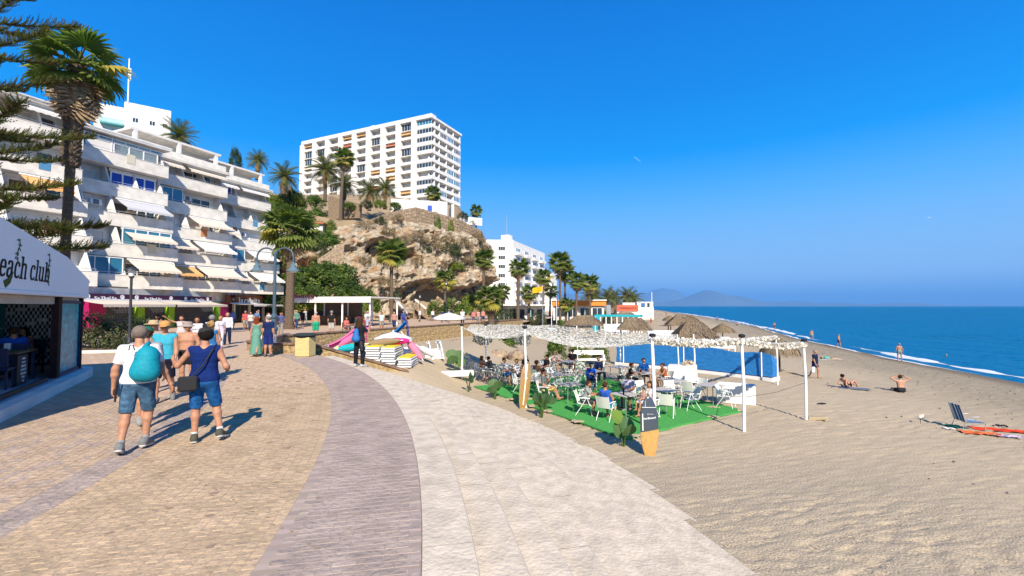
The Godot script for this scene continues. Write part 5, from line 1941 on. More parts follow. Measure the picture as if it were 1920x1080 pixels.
	for q in [[V(-16.6, 0, -71.5), V(-19.8, 3.2, -73.5), .9], [V(-12.5, 0, -71.0), V(-15.3, 2.2, -71.8), .8]]:
		var a: Vector3 = q[0]
		var c: Vector3 = q[1]
		var f := V(c.x - a.x, 0, c.z - a.z)
		var ln := f.length()
		var mm := MB.new()
		mm.prism([Vector2(0, a.y - .6), Vector2(ln, c.y - .6), Vector2(ln, c.y + q[2]), Vector2(0, a.y + q[2])], Transform3D(Basis(f / ln, Vector3.UP, (f / ln).cross(Vector3.UP)), V(a.x, 0, a.z)), .3)
		part("parapet", mm.commit(), M.stone0, sw)
		mm = MB.new()
		mm.prism([Vector2(0, a.y + q[2]), Vector2(ln, c.y + q[2]), Vector2(ln, c.y + q[2] + .2), Vector2(0, a.y + q[2] + .2)], Transform3D(Basis(f / ln, Vector3.UP, (f / ln).cross(Vector3.UP)), V(a.x, 0, a.z)), .42)
		part("coping", mm.commit(), M.plaster_cream, sw)
		for i in 12:
			var p := a.lerp(c, i / 12.0)
			bx("step", sw, V(p.x, p.y * .5 - .1, p.z - .9), V(.4, p.y + .25, 1.5), M.stone1, face(f))

func make_cliff_top() -> void:
	var t := thing("garden_house", "low white walled garden house on the cliff edge in front of the tower", "house")
	bx("wall", t, V(-18.5, 21.6, -90), V(11.0, 3.2, .5), M.plaster, face(V(.25, 0, 1)), .04)
	bx("side_wall", t, V(-12.6, 21.2, -93.5), V(.5, 3.0, 5.0), M.plaster, face(V(.25, 0, 1)))
	bx("low_wall", t, V(-9.0, 20.2, -96), V(5.5, 1.6, .4), M.plaster, face(V(.5, 0, 1)))
	bx("door", t, V(-16.4, 21.2, -89.7), V(.9, 1.9, .1), M.shutter_blue, face(V(.25, 0, 1)))
	for q in [[-19.2], [-17.6]]: part("lamp", lathem([Vector2(0, 0), Vector2(.25, .1), Vector2(.3, .7), Vector2(0, .8)], 8), M.dark_metal, t, Transform3D(Basis(), V(q[0], 20.6, -89.3)))
	t = thing("terrace_wall", "rough stone terrace wall at the left end of the cliff top", "wall")
	var m := MB.new()
	m.prism([Vector2(0, 0), Vector2(6.5, 0), Vector2(6.5, 2.6), Vector2(.4, 4.4), Vector2(0, 4.2)], Transform3D(face(V(-.2, 0, 1)), V(-34.5, 18.4, -85)), .8)
	part("wall", m.commit(), M.masonry, t)
	t = thing("ruined_wall", "broken wedge of old stone wall standing out of the cliff slope", "wall")
	m = MB.new()
	m.prism([Vector2(-2.8, -1.5), Vector2(1.0, -1.5), Vector2(1.0, 3.0), Vector2(.4, 3.1), Vector2(-2.8, .6)], Transform3D(face(V(.5, 0, 1)), V(-27.3, 8.6, -70.4)), 1.0)
	part("wall", m.commit(), M.stone2, t)
	t = thing("pink_house", "pale house with flower boxes beside the end of the terraces", "house")
	bx("wall", t, V(-36.5, 13.5, -77), V(9, 4.4, 6), M.plaster_cream, face(V(.2, 0, 1)))
	bx("roof", t, V(-36.5, 15.85, -76.8), V(9.6, .3, 6.6), cloth(L(.45, .16, .08)), face(V(.2, 0, 1)))
	for q in 3: window(t, Transform3D(face(V(.2, 0, 1)), V(-38.8 + q * 2.6, 13.6, -73.8 - q * .5)), 1.2, 1.4, 2, M.glass_dark, M.white)

# ---------------------------------------------------------------- the terrace on the sand
func chair_proto() -> Node3D:
	var t := thing("terrace_chair", "", "chair")
	var seat := MB.new()
	seat.surf(func(u: float, v: float) -> Vector3: return V((u - .5) * .46, .43 - .03 * sin(v * PI) + .02 * v, -.22 + .46 * v), 4, 5)
	seat.surf(func(u: float, v: float) -> Vector3: return V((u - .5) * .46, .418 - .03 * sin(v * PI) + .02 * v, .24 - .46 * v), 4, 5)
	part("seat", seat.commit(), M.chair_mesh, t)
	var bk := MB.new()
	bk.surf(func(u: float, v: float) -> Vector3: return V((u - .5) * .46, .45 + .42 * v, -.23 - .12 * v - .03 * sin(u * PI)), 5, 4)
	bk.surf(func(u: float, v: float) -> Vector3: return V((.5 - u) * .46, .45 + .42 * v, -.245 - .12 * v - .03 * sin(u * PI)), 5, 4)
	part("backrest", bk.commit(), M.chair_mesh, t)
	for s in [-1.0, 1.0]:
		part("leg", tubem([V(s * .25, 0, .3), V(s * .25, .42, .2), V(s * .25, .64, .12)], [.013], 6), M.white_metal, t)
		part("leg", tubem([V(s * .25, 0, -.32), V(s * .245, .3, -.12), V(s * .24, .64, .08)], [.013], 6), M.white_metal, t)
		part("armrest", tubem([V(s * .26, .64, .22), V(s * .265, .66, .0), V(s * .25, .64, -.28)], [.019, .022, .016], 6), M.white_metal, t)
		part("back_frame", tubem([V(s * .24, .43, -.22), V(s * .24, .88, -.36)], [.014], 6), M.white_metal, t)
	return t

func table_proto() -> Node3D:
	var t := thing("terrace_table", "", "table")
	for i in 5: bx("plank", t, V(-.36 + .18 * i, .735, 0), V(.172, .03, .88), M.table_top, Basis(), .006)
	for sx in [-1.0, 1.0]:
		for sz in [-1.0, 1.0]: part("leg", tubem([V(sx * .36, 0, sz * .36), V(sx * .33, .72, sz * .33)], [.018], 6), M.grey_metal, t)
	return t

const TY := -2.0     # the carpet's top

func make_terrace() -> void:
	var cp := [Vector2(3.5, -14.25), Vector2(9.1, -18.0), Vector2(4.6, -27.4), Vector2(-1.9, -23.3)]
	var m := MB.new()
	var pts := []
	var r := RandomNumberGenerator.new()
	r.seed = 6
	for i in 4:
		for k in 10:
			var q: Vector2 = cp[i].lerp(cp[(i + 1) % 4], k / 10.0)
			pts.append(Vector2(q.x + r.randf_range(-.06, .06), -(q.y + r.randf_range(-.06, .06))))
	m.prism(pts, Transform3D(Basis(Vector3.RIGHT, -PI / 2), V(0, TY - .03, 0)), .06)
	tag(part("grass_carpet", m.commit(), M.carpet), "bright green artificial grass carpet laid on the sand", "carpet")
	var dm := MB.new()
	for i in 26:
		var q: Vector2 = cp[i % 4].lerp(cp[(i + 1) % 4], r.randf())
		if i % 3 == 0: q = q.lerp(Vector2(3.8, -20.5), r.randf() * .7)
		var dp := []
		for k in 12: dp.append(Vector2(cos(TAU * k / 12), sin(TAU * k / 12) * .7) * r.randf_range(.1, .34))
		dm.col = Color(1, 1, 1)
		dm.prism(dp, Transform3D(Basis(Vector3.RIGHT, -PI / 2), V(q.x, TY + .008 + .0006 * i, q.y)), .03)
	stuff("sand_drift", dm.commit(), M.sand)
	# poles
	var poles := [[V(-2.7, -1.55, -24.6), .98, .05, "white pole beside the leafy plant at the left end of the net"], [V(.55, -2.1, -18.75), 1.12, .05, "white pole next to the tan surfboard"], [V(4.66, -2.1, -15.05), 1.03, .06, "white pole right behind the grey and yellow surfboard"], [V(7.69, -2.1, -15.2), 1.0, .055, "white pole at the right corner of the green carpet"], [V(10.85, -2.1, -16.9), .72, .05, "outermost white pole standing alone in the open sand"],
		[V(3.9, -2.1, -27.2), .9, .035, "thin pole behind the man in the black t-shirt"], [V(6.0, -2.1, -25.3), .75, .035, "thin pole behind the woman in the navy top"], [V(8.6, -2.1, -23.6), .62, .035, "thin white pole in front of the blue windscreen"], [V(10.6, -2.1, -26.5), .45, .045, "white post of the blue windscreen near its middle"], [V(14.3, -2.2, -24.6), .4, .04, "white post at the right end of the fringed beam"], [V(-1.6, -1.7, -28.0), .85, .06, "white pole wrapped in torn netting behind the hugging couple"]]
	for q in poles:
		var t := thing("pole", q[3], "pole", q[0], 0, "poles that carry the white net")
		var h: float = q[1] - q[0].y
		part("shaft", tubem([V(0, -.3, 0), V(.02, h * .5, 0), V(-.03, h, .0)], [q[2], q[2] * .95, q[2] * .85], 10), M.white, t)
		if q[2] > .048: bx("lamp", t, V(-.02, h + .09, .02), V(.2, .1, .14), M.black, Basis(Vector3.UP, .4) * Basis(Vector3.RIGHT, .3), .02)
		if q[2] > .048: part("bracket", tubem([V(-.03, h - .05, 0), V(-.02, h + .08, .02)], [.02], 6), M.black, t)
	# the net: a sagging sheet of white strips
	var near := [V(-2.7, .95, -24.6), V(.55, .98, -18.75), V(4.66, .98, -15.05)]
	var farr := [V(-2.6, .93, -28.5), V(2.4, .92, -28.2), V(8.6, .6, -23.6)]
	var net := func(u: float, v: float) -> Vector3:
		var i := 0 if u < .5 else 1
		var f := u * 2.0 - i
		var a: Vector3 = (near[i] as Vector3).lerp(near[i + 1], f)
		var b: Vector3 = (farr[i] as Vector3).lerp(farr[i + 1], f)
		var p := a.lerp(b, v)
		p.y -= .42 * sin(f * PI) * (1.0 - v * .75) + .2 * sin(v * PI)
		return p
	var nt := thing("shade_net", "white camouflage net of torn strips stretched above the terrace", "shade net")
	m = MB.new()
	for i in 16000:
		var u := r.randf()
		var v := r.randf()
		var p: Vector3 = net.call(u, v)
		p.y += r.randf_range(-.02, .02)
		var b := along(V(r.randfn() * .22, 1, r.randfn() * .22), V(r.randfn(), 0, r.randfn()))
		var s := r.randf_range(.02, .055)
		var l := r.randf_range(.035, .08)
		m.quad(p - b.x * s - b.z * l * .4, p + b.x * s * .3 - b.z * l, p + b.x * s + b.z * l * .4, p - b.x * s * .4 + b.z * l)
	part("net_strips", m.commit(), M.net_white, nt).set_meta("kind", "stuff")
	m = MB.new()
	for i in 13:
		var a := []
		var b := []
		for k in 13:
			a.append(net.call(i / 12.0, k / 12.0))
			b.append(net.call(k / 12.0, i / 12.0))
		m.tube(a, [.008], 4, false)
		m.tube(b, [.008], 4, false)
	part("net_cords", m.commit(), M.net_white, nt).set_meta("kind", "stuff")
	m = MB.new()
	for e in [[V(4.66, .95, -15.05), V(7.69, .92, -15.2)], [V(7.69, .92, -15.2), V(10.85, .68, -16.9)], [V(4.66, .93, -15.3), V(14.3, .42, -24.6)]]:
		for i in 1700:
			var f := r.randf()
			var p: Vector3 = e[0].lerp(e[1], f) + V(0, -.1 * sin(f * PI) + r.randf_range(-.1, .06), 0) + V(r.randfn(), 0, r.randfn()) * .06
			var b := along(V(r.randfn(), 1, r.randfn()), V(r.randfn(), 0, r.randfn()))
			m.quad(p - b.x * .05, p - b.z * .06, p + b.x * .05, p + b.z * .06)
		m.tube([e[0], e[0].lerp(e[1], .5) + V(0, -.12, 0), e[1]], [.03], 6)
	part("fringed_beam", m.commit(), M.net_white, nt).set_meta("kind", "stuff")
	# torn netting that hangs from the back edge by the left poles
	m = MB.new()
	for i in 1500:
		var u := r.randf()
		var q := V(-2.4, .9, -28.3).lerp(V(1.2, .9, -28.3), u)
		q.y -= r.randf() * (.9 + .4 * sin(u * 9.0))
		var b := along(V(r.randfn(), .3, 1), V(r.randfn(), r.randfn(), 0))
		m.quad(q - b.x * .06, q - b.z * .07, q + b.x * .06, q + b.z * .07)
	part("hanging_strips", m.commit(), cloth(L(.42, .42, .38)), nt).set_meta("kind", "stuff")
	# blue windscreen
	var ws := thing("windscreen", "long blue cloth windscreen tied to white posts behind the terrace", "windscreen")
	var run := [V(7.4, -2.0, -32.4), V(11.0, -2.0, -29.2), V(14.5, -2.05, -25.5), V(15.25, -2.05, -26.2)]
	for i in 3:
		var a: Vector3 = run[i]
		var c: Vector3 = run[i + 1]
		var top0: float = [1.5, 1.55, 1.42][i]
		var top1: float = [1.55, 1.42, 1.0][i]
		m = MB.new()
		m.surf(func(u: float, v: float) -> Vector3:
			var p := a.lerp(c, u)
			var q := .06 * sin(u * 26.0 + v * 3.0) * sin(v * PI) + .03 * sin(u * 70.0)
			return p + V(q * .7, .16 + v * (lerpf(top0, top1, u) - .16) - .06 * sin(u * PI * 4.0) * v, q * .7), 60, 14)
		part("cloth", m.commit(), M.screen_blue, ws)
		part("hem", tubem([a + V(0, .15, 0), c + V(0, .15, 0)], [.025], 6), M.navy, ws)
		bx("base_strip", ws, (a + c) * .5 + V(0, .0, 0), V(.2, .24, a.distance_to(c) + .1), M.plaster, face(c - a))
	for q in [[.12, 1.5], [1.0, 1.5], [1.9, 1.4]]:
		var i := mini(int(q[0]), 1)
		var p: Vector3 = run[i].lerp(run[i + 1], q[0] - i)
		part("post", tubem([p, p + V(0, q[1] + .1, 0)], [.035], 8), M.white, ws)
	# furniture
	var tab := table_proto()
	var tp := [[V(-.75, TY, -25.4), .4, "bare grey table in front of the hugging couple"], [V(1.0, TY, -24.6), .5, "grey table between the two men in sunglasses and the pole"], [V(2.45, TY, -19.6), .55, "grey table in front of the man in yellow shorts"], [V(3.5, TY, -27.6), .5, "farthest grey table, by the man in the black t-shirt"], [V(4.3, TY, -17.4), .6, "grey table shared by the man in the blue tank top"], [V(6.55, TY, -22.9), .4, "grey table of the red-haired woman"], [V(6.1, TY, -18.3), .6, "empty grey table to the right of the surfboard pole"], [V(7.3, TY, -20.6), .5, "empty grey table right of the surfboard pole, behind the nearest empty one"], [V(4.2, TY, -23.6), .5, "grey table in front of the blonde woman in navy"], [V(2.2, TY, -22.4), .6, "small grey table in the middle of the terrace"], [V(.9, TY, -20.9), .5, "grey table just behind the tan surfboard"], [V(5.9, TY, -25.1), .5, "grey table at the far corner under the net"], [V(8.4, TY, -19.4), .6, "grey table beside the white block"]]
	for i in tp.size():
		if i == 0:
			tab.position = tp[0][0]; tab.rotation.y = tp[0][1]; tab.set_meta("label", tp[0][2]); tab.set_meta("group", "grey terrace tables")
		else: dup(tab, tp[i][0], tp[i][1], tp[i][2])
	var ch := chair_proto()
	ch.set_meta("group", "white mesh terrace chairs")
	# seat x, z, facing; the first ones carry people
	var seats := [[-1.75, -25.6, 1.4, "white mesh chair under the hugging woman"], [-.35, -24.0, .9, "white mesh chair of the left man in sunglasses"], [.25, -23.6, .2, "white mesh chair of the right man in sunglasses"], [.75, -26.0, -.3, "white mesh chair of the long-haired woman in black"], [1.9, -25.6, -1.2, "white mesh chair of the man in the dark t-shirt"], [1.2, -23.5, 2.6, "white mesh chair of the person with the dark face and brown hair"],
		[3.8, -28.6, -.2, "white mesh chair of the man in the black t-shirt"], [2.7, -28.2, .6, "white mesh chair of the pale bald person"], [1.42, -19.6, 1.35, "white mesh chair of the man in yellow shorts"], [4.75, -24.9, .2, "white mesh chair of the blonde woman in navy"], [3.9, -22.6, -.1, "white mesh chair of the woman in the bright blue jacket"], [4.75, -18.7, -.5, "white mesh chair of the man in the plaid shirt"],
		[3.4, -16.5, 2.5, "white mesh chair of the man in the blue tank top"], [2.75, -17.3, 1.3, "white mesh chair of the woman in the leaf print"], [5.75, -22.5, 1.3, "white mesh chair of the red-haired woman"], [6.9, -23.8, .1, "white mesh chair of the man in the blue t-shirt"], [7.55, -22.5, -1.3, "white mesh chair of the dark-haired woman"], [5.05, -16.9, -1.0, "white mesh chair of the woman holding the child"],
		[5.75, -17.0, 2.7, "empty white chair closest behind the grey and yellow surfboard"], [7.05, -18.1, -1.4, "empty white chair right of the first empty table"], [6.9, -19.5, .3, "empty white chair between the two empty tables"], [8.2, -20.2, -1.1, "empty white chair behind the right end of the carpet"], [8.7, -18.6, .9, "empty white chair with its back to the white block"], [7.9, -21.6, -.4, "empty white chair under the edge of the dappled shade"], [3.0, -18.9, -1.9, "empty white chair facing the man in yellow shorts"], [2.9, -21.7, -2.4, "empty white chair by the small middle table"], [1.5, -21.9, 1.0, "empty white chair left of the small middle table"], [4.0, -26.6, 2.9, "empty white chair near the farthest table"], [5.0, -26.0, -2.0, "empty white chair at the back right of the net"], [-.1, -26.3, -1.6, "empty white chair across from the hugging couple"], [5.4, -20.6, 1.9, "empty white chair by the dark stool"], [3.1, -24.3, 1.6, "empty white chair left of the blonde woman"], [7.0, -25.0, 2.6, "empty white chair at the far corner under the net"], [6.2, -24.2, -.9, "empty white chair behind the red-haired woman"], [2.2, -23.6, .8, "empty white chair in the shade between the middle tables"], [1.9, -20.6, -2.6, "empty white chair across the table from the man in yellow shorts"], [.4, -21.6, 1.2, "empty white chair just behind the tan surfboard"], [7.6, -19.6, 2.4, "empty white chair before the second empty table"], [5.6, -19.4, .4, "empty white chair tucked at the first empty table"], [2.0, -26.6, 1.0, "empty white chair in the back row of the terrace"]]
	for i in seats.size():
		var q: Array = seats[i]
		if i == 0:
			ch.position = V(q[0], TY, q[1]); ch.rotation.y = q[2]; ch.set_meta("label", q[3])
		else: dup(ch, V(q[0], TY, q[1]), q[2], q[3])
	var S := func(i: int, label: String, h: float, po: String, o: Dictionary) -> Node3D:
		var q: Array = seats[i]
		var f := V(sin(q[2]), 0, cos(q[2]))
		return person(label, V(q[0], TY + .435, q[1]) + f * -.02, q[2], h, po, o, "people sitting on the terrace")
	S.call(0, "woman in a cropped orange top hugging a friend at the left end table", 1.66, "hug", {"fem": true, "skin": 0, "hair": ["long", "brown"], "top": ["bra", L(.6, .2, .06)], "bottom": ["shorts", L(.35, .42, .5)]})
	S.call(1, "man in a white t-shirt and sunglasses, nearer the tan surfboard", 1.76, "sit", {"hair": ["short", "black"], "glasses": true, "top": ["tee", L(.72, .7, .7)], "bottom": ["shorts", L(.02, .12, .4)]})
	S.call(2, "man in a white vest and sunglasses leaning behind his friend", 1.74, "sit", {"hair": ["short", "black"], "glasses": true, "top": ["tank", L(.72, .7, .7)], "bottom": ["shorts", L(.1, .1, .12)]})
	S.call(3, "woman with long black hair and black top near the white pole", 1.66, "sit", {"fem": true, "hair": ["long", "black"], "top": ["tee", L(.015, .015, .02)], "bottom": ["trousers", L(.02, .02, .03)]})
	S.call(4, "man in a dark patterned t-shirt sitting behind the pole", 1.76, "sit", {"skin": 1, "hair": ["short", "black"], "top": ["tee", L(.03, .025, .025)], "bottom": ["shorts", L(.1, .08, .06)]})
	S.call(5, "tanned woman with brown curls leaning over the table", 1.64, "sit_lean", {"fem": true, "skin": 3, "hair": ["curly", "brown"], "top": ["tank", L(.12, .06, .04)], "bottom": ["shorts", L(.2, .12, .1)]})
	S.call(6, "man in a black t-shirt with white print and dark cap", 1.8, "sit", {"skin": 0, "hair": ["short", "black"], "hat": ["cap", L(.02, .02, .02)], "glasses": true, "top": ["tee", L(.018, .018, .02)], "bottom": ["shorts", L(.3, .3, .32)]})
	S.call(7, "pale older person with a bald head at the farthest table", 1.66, "sit", {"skin": 2, "hair": ["bald", "white"], "top": ["tank", L(.55, .45, .4)], "bottom": ["shorts", L(.4, .35, .3)]})
	S.call(8, "man in a grey t-shirt and yellow shorts with a hand on his face", 1.78, "sit_chin", {"skin": 0, "hair": ["short", "brown"], "top": ["tee", L(.14, .15, .14)], "bottom": ["shorts", L(.72, .6, .16)]})
	S.call(9, "blonde woman with a bun in a navy top", 1.66, "sit", {"fem": true, "hair": ["bun", "blond"], "top": ["long", L(.012, .025, .09)], "bottom": ["trousers", L(.02, .02, .05)]})
	S.call(10, "woman in a bright blue jacket with a drink", 1.66, "sit_lean", {"fem": true, "skin": 2, "hair": ["short", "brown"], "glasses": true, "top": ["long", L(.01, .07, .42)], "bottom": ["trousers", L(.02, .03, .1)]})
	S.call(11, "tanned man with short dark hair in a pale plaid shirt", 1.76, "sit", {"skin": 3, "hair": ["buzz", "black"], "glasses": true, "top": ["tee", L(.45, .42, .55)], "bottom": ["shorts", L(.2, .2, .25)]})
	S.call(12, "man in a blue tank top and teal shorts with his back turned", 1.78, "sit", {"skin": 0, "hair": ["buzz", "brown"], "top": ["tank", L(.03, .12, .48)], "bottom": ["shorts", L(.02, .4, .42)]})
	S.call(13, "short-haired woman in a black and white leaf print top", 1.64, "sit_lean", {"fem": true, "hair": ["short", "brown"], "top": ["tee", L(.32, .34, .32)], "bottom": ["shorts", L(.05, .05, .06)]})
	S.call(14, "woman with a big head of red curls in black", 1.66, "sit_lean", {"fem": true, "hair": ["curly", "red"], "top": ["tank", L(.02, .018, .02)], "bottom": ["trousers", L(.015, .015, .02)]})
	S.call(15, "man in a blue t-shirt partly hidden behind the thick white pole", 1.78, "sit", {"hair": ["short", "brown"], "top": ["tee", L(.012, .1, .38)], "bottom": ["shorts", L(.05, .05, .07)]})
	S.call(16, "dark-haired woman in an orange-brown top facing left", 1.66, "sit_lean", {"fem": true, "skin": 1, "hair": ["bun", "brown"], "top": ["tank", L(.4, .12, .04)], "bottom": ["shorts", L(.3, .3, .3)]})
	S.call(17, "woman with brown hair and white top just above the surfboard", 1.66, "sit", {"fem": true, "hair": ["long", "brown"], "top": ["tank", L(.65, .6, .56)], "bottom": ["shorts", L(.6, .6, .62)]})
	person("small child with brown hair on the lap of the woman by the surfboard", V(4.78, TY + .55, -16.72), -1.0, 1.05, "sit", {"hair": ["short", "brown"], "top": ["tank", L(.5, .3, .25)], "bottom": ["shorts", L(.5, .5, .5)]})
	person("friend in a dark top being hugged at the left end table", V(-1.15, TY + .435, -25.25), -1.9, 1.7, "sit_lean", {"hair": ["short", "black"], "top": ["tee", L(.05, .05, .06)], "bottom": ["trousers", L(.6, .58, .55)]}, "people sitting on the terrace")
	dup(ch, V(-1.1, TY, -25.25), -1.9, "white mesh chair of the hugged friend in the dark top")
	var st := thing("bar_stool", "dark metal folding chair between the occupied and empty tables", "chair", V(5.2, TY, -21.3), .6)
	bx("seat", st, V(0, .45, 0), V(.4, .03, .38), M.black)
	bx("backrest", st, V(0, .74, -.19), V(.4, .18, .02), M.black)
	for s in [-1.0, 1.0]:
		part("leg", tubem([V(s * .19, 0, .2), V(s * .19, .45, -.05), V(s * .19, .84, -.2)], [.012], 5), M.black, st)
		part("leg", tubem([V(s * .17, 0, -.22), V(s * .17, .44, .12)], [.012], 5), M.black, st)
	# glasses and bottles on the tables
	var bi := 0
	for q in [[V(-.6, TY + .75, -25.2), "dark bottle on the table of the hugging couple, left of the other"], [V(-.45, TY + .75, -25.3), "dark bottle on the table of the hugging couple, right of the other"], [V(4.2, TY + .75, -17.2), "brown bottle on the table of the man in the blue tank top"], [V(6.4, TY + .75, -22.7), "brown bottle on the red-haired woman's table"]]:
		var b := MB.new()
		b.lathe([Vector2(.001, 0), Vector2(.032, 0), Vector2(.032, .14), Vector2(.013, .2), Vector2(.013, .25), Vector2(.001, .25)], 10)
		tag(part("bottle", b.commit(), cloth(L(.05, .02, .006)), self, Transform3D(Basis(), q[0])), q[1], "bottle")
	# white blocks, ropes, plants, boards
	var wb := thing("white_block", "long white concrete block at the right end of the carpet", "block", V(9.6, -2.08, -19.6), -.5)
	bx("block", wb, V(0, .42, 0), V(1.5, .84, .6), M.plaster, Basis(), .04)
	wb = thing("white_boat", "white box with straw heaped on top in front of the blue windscreen", "box", V(9.3, -2.08, -24.9), -.4)
	bx("body", wb, V(0, .5, 0), V(1.5, .9, 1.0), M.plaster, Basis(Vector3.BACK, .05), .06)
	part("straw_heap", leaf_mass("straw", 700, .12, 9, [Color(.6, .5, .33), Color(.7, .6, .42)], 77, .3), M.dry_leaf, wb, Transform3D(Basis().scaled(V(.42, .28, .4)), V(.2, .98, 0)))
	for q in [[V(7.69, -.9, -15.2), V(9.0, -1.62, -19.4), "thin cord from the corner pole to the white block"], [V(7.69, -.95, -15.2), V(10.85, -.75, -16.9), "thin cord between the two right-hand poles"]]:
		tag(part("cord", tubem([q[0], q[0].lerp(q[1], .5) - V(0, .09, 0), q[1]], [.008], 5), M.rope), q[2], "cord")
	var pl := [[V(-3.1, -1.62, -24.7), 1.3, "tall leafy plant beside the white kerb at the left end of the net"], [V(-2.1, -2.0, -22.2), .75, "low round leaved plant second from the left along the carpet"], [V(-.75, -2.05, -20.4), .85, "round leaved plant between the low plant and the tan surfboard"], [V(1.1, -2.07, -17.0), .85, "grey green plant in front of the man in yellow shorts"], [V(3.3, -2.07, -13.6), .95, "plant with one bright leaf beside the grey and yellow surfboard"], [V(1.35, -2.03, -18.1), .8, "yellow green plant just right of the tan surfboard"]]
	for i in pl.size(): banana_plant(pl[i][2], pl[i][0], pl[i][1], i)
	surfboard("grey and yellow surfboard standing upright in the sand at the carpet corner", V(3.83, -2.12, -12.75), .02, 1.68, .26, 0)
	surfboard("tan surfboard with a pale stripe leaning by the second white pole", V(.42, -2.08, -18.55), .35, 1.95, .23, 1)

func surfboard(label: String, at: Vector3, turn: float, ln: float, w: float, kind: int) -> void:
	var t := thing("surfboard", label, "surfboard", at, turn)
	t.rotation = V(-.1, turn, -.02 if kind == 0 else -.16)
	var prof := func(v: float) -> float: return w * sin(PI * pow(clampf(v * .74 + .13, 0, 1), .9)) if v < .55 else w * pow(maxf(0.0, 1.0 - pow((v - .55) / .45, 2.2)), .62) * 1.0
	var shell := func(v0: float, v1: float, tilt: float) -> ArrayMesh:
		var m := MB.new()
		m.surf(func(u: float, q: float) -> Vector3:
			var a := u * TAU
			var x := cos(a)
			var v := lerpf(v0 + (tilt * x if v0 > 0 else 0.0), v1 + (tilt * x if v1 < 1 else 0.0), q)
			var hw: float = prof.call(v)
			return V(x * hw, v * ln, sin(a) * minf(.032, hw * .4) - .14 * pow(v - .45, 2.0)), 28, 24)
		return m.commit()
	if kind == 0:
		part("lower_deck", shell.call(0.0, .43, .03), M.board_wood, t)
		part("upper_deck", shell.call(.43, 1.0, .03), M.board_grey, t)
		bx("white_line", t, V(-.0, ln * .81, .018), V(w * 1.55, .012, .008), M.white)
		bx("stripe", t, V(-w * .74, ln * .57, .026), V(.03, .46, .012), M.board_pale)
		bx("stripe", t, V(-w * .42, ln * .86, .022), V(.008, .2, .012), M.white)
		text("lettering", "Surfboard", .05, M.white, t, Transform3D(Basis(Vector3.BACK, .12), V(.0, ln * .635, .034)), "Droid Serif", true, 700, .006)
		text("lettering", "BEACH CLUB", .022, M.white, t, Transform3D(Basis(Vector3.BACK, .0), V(.02, ln * .70, .034)), "Droid Sans", false, 400, .006)
	else:
		part("deck", shell.call(0.0, 1.0, .0), M.board_tan, t)
		bx("stripe", t, V(0, ln * .5, .026), V(.05, ln * .84, .012), M.board_pale)
		part("badge", lathem([Vector2(.055, 0), Vector2(.055, .006), Vector2(0, .006)], 18), M.white, t, Transform3D(Basis(Vector3.RIGHT, PI / 2), V(0, ln * .63, .034)))
		part("badge_centre", lathem([Vector2(.035, 0), Vector2(.035, .006), Vector2(0, .006)], 18), cloth(L(.3, .5, .35)), t, Transform3D(Basis(Vector3.RIGHT, PI / 2), V(0, ln * .63, .038)))

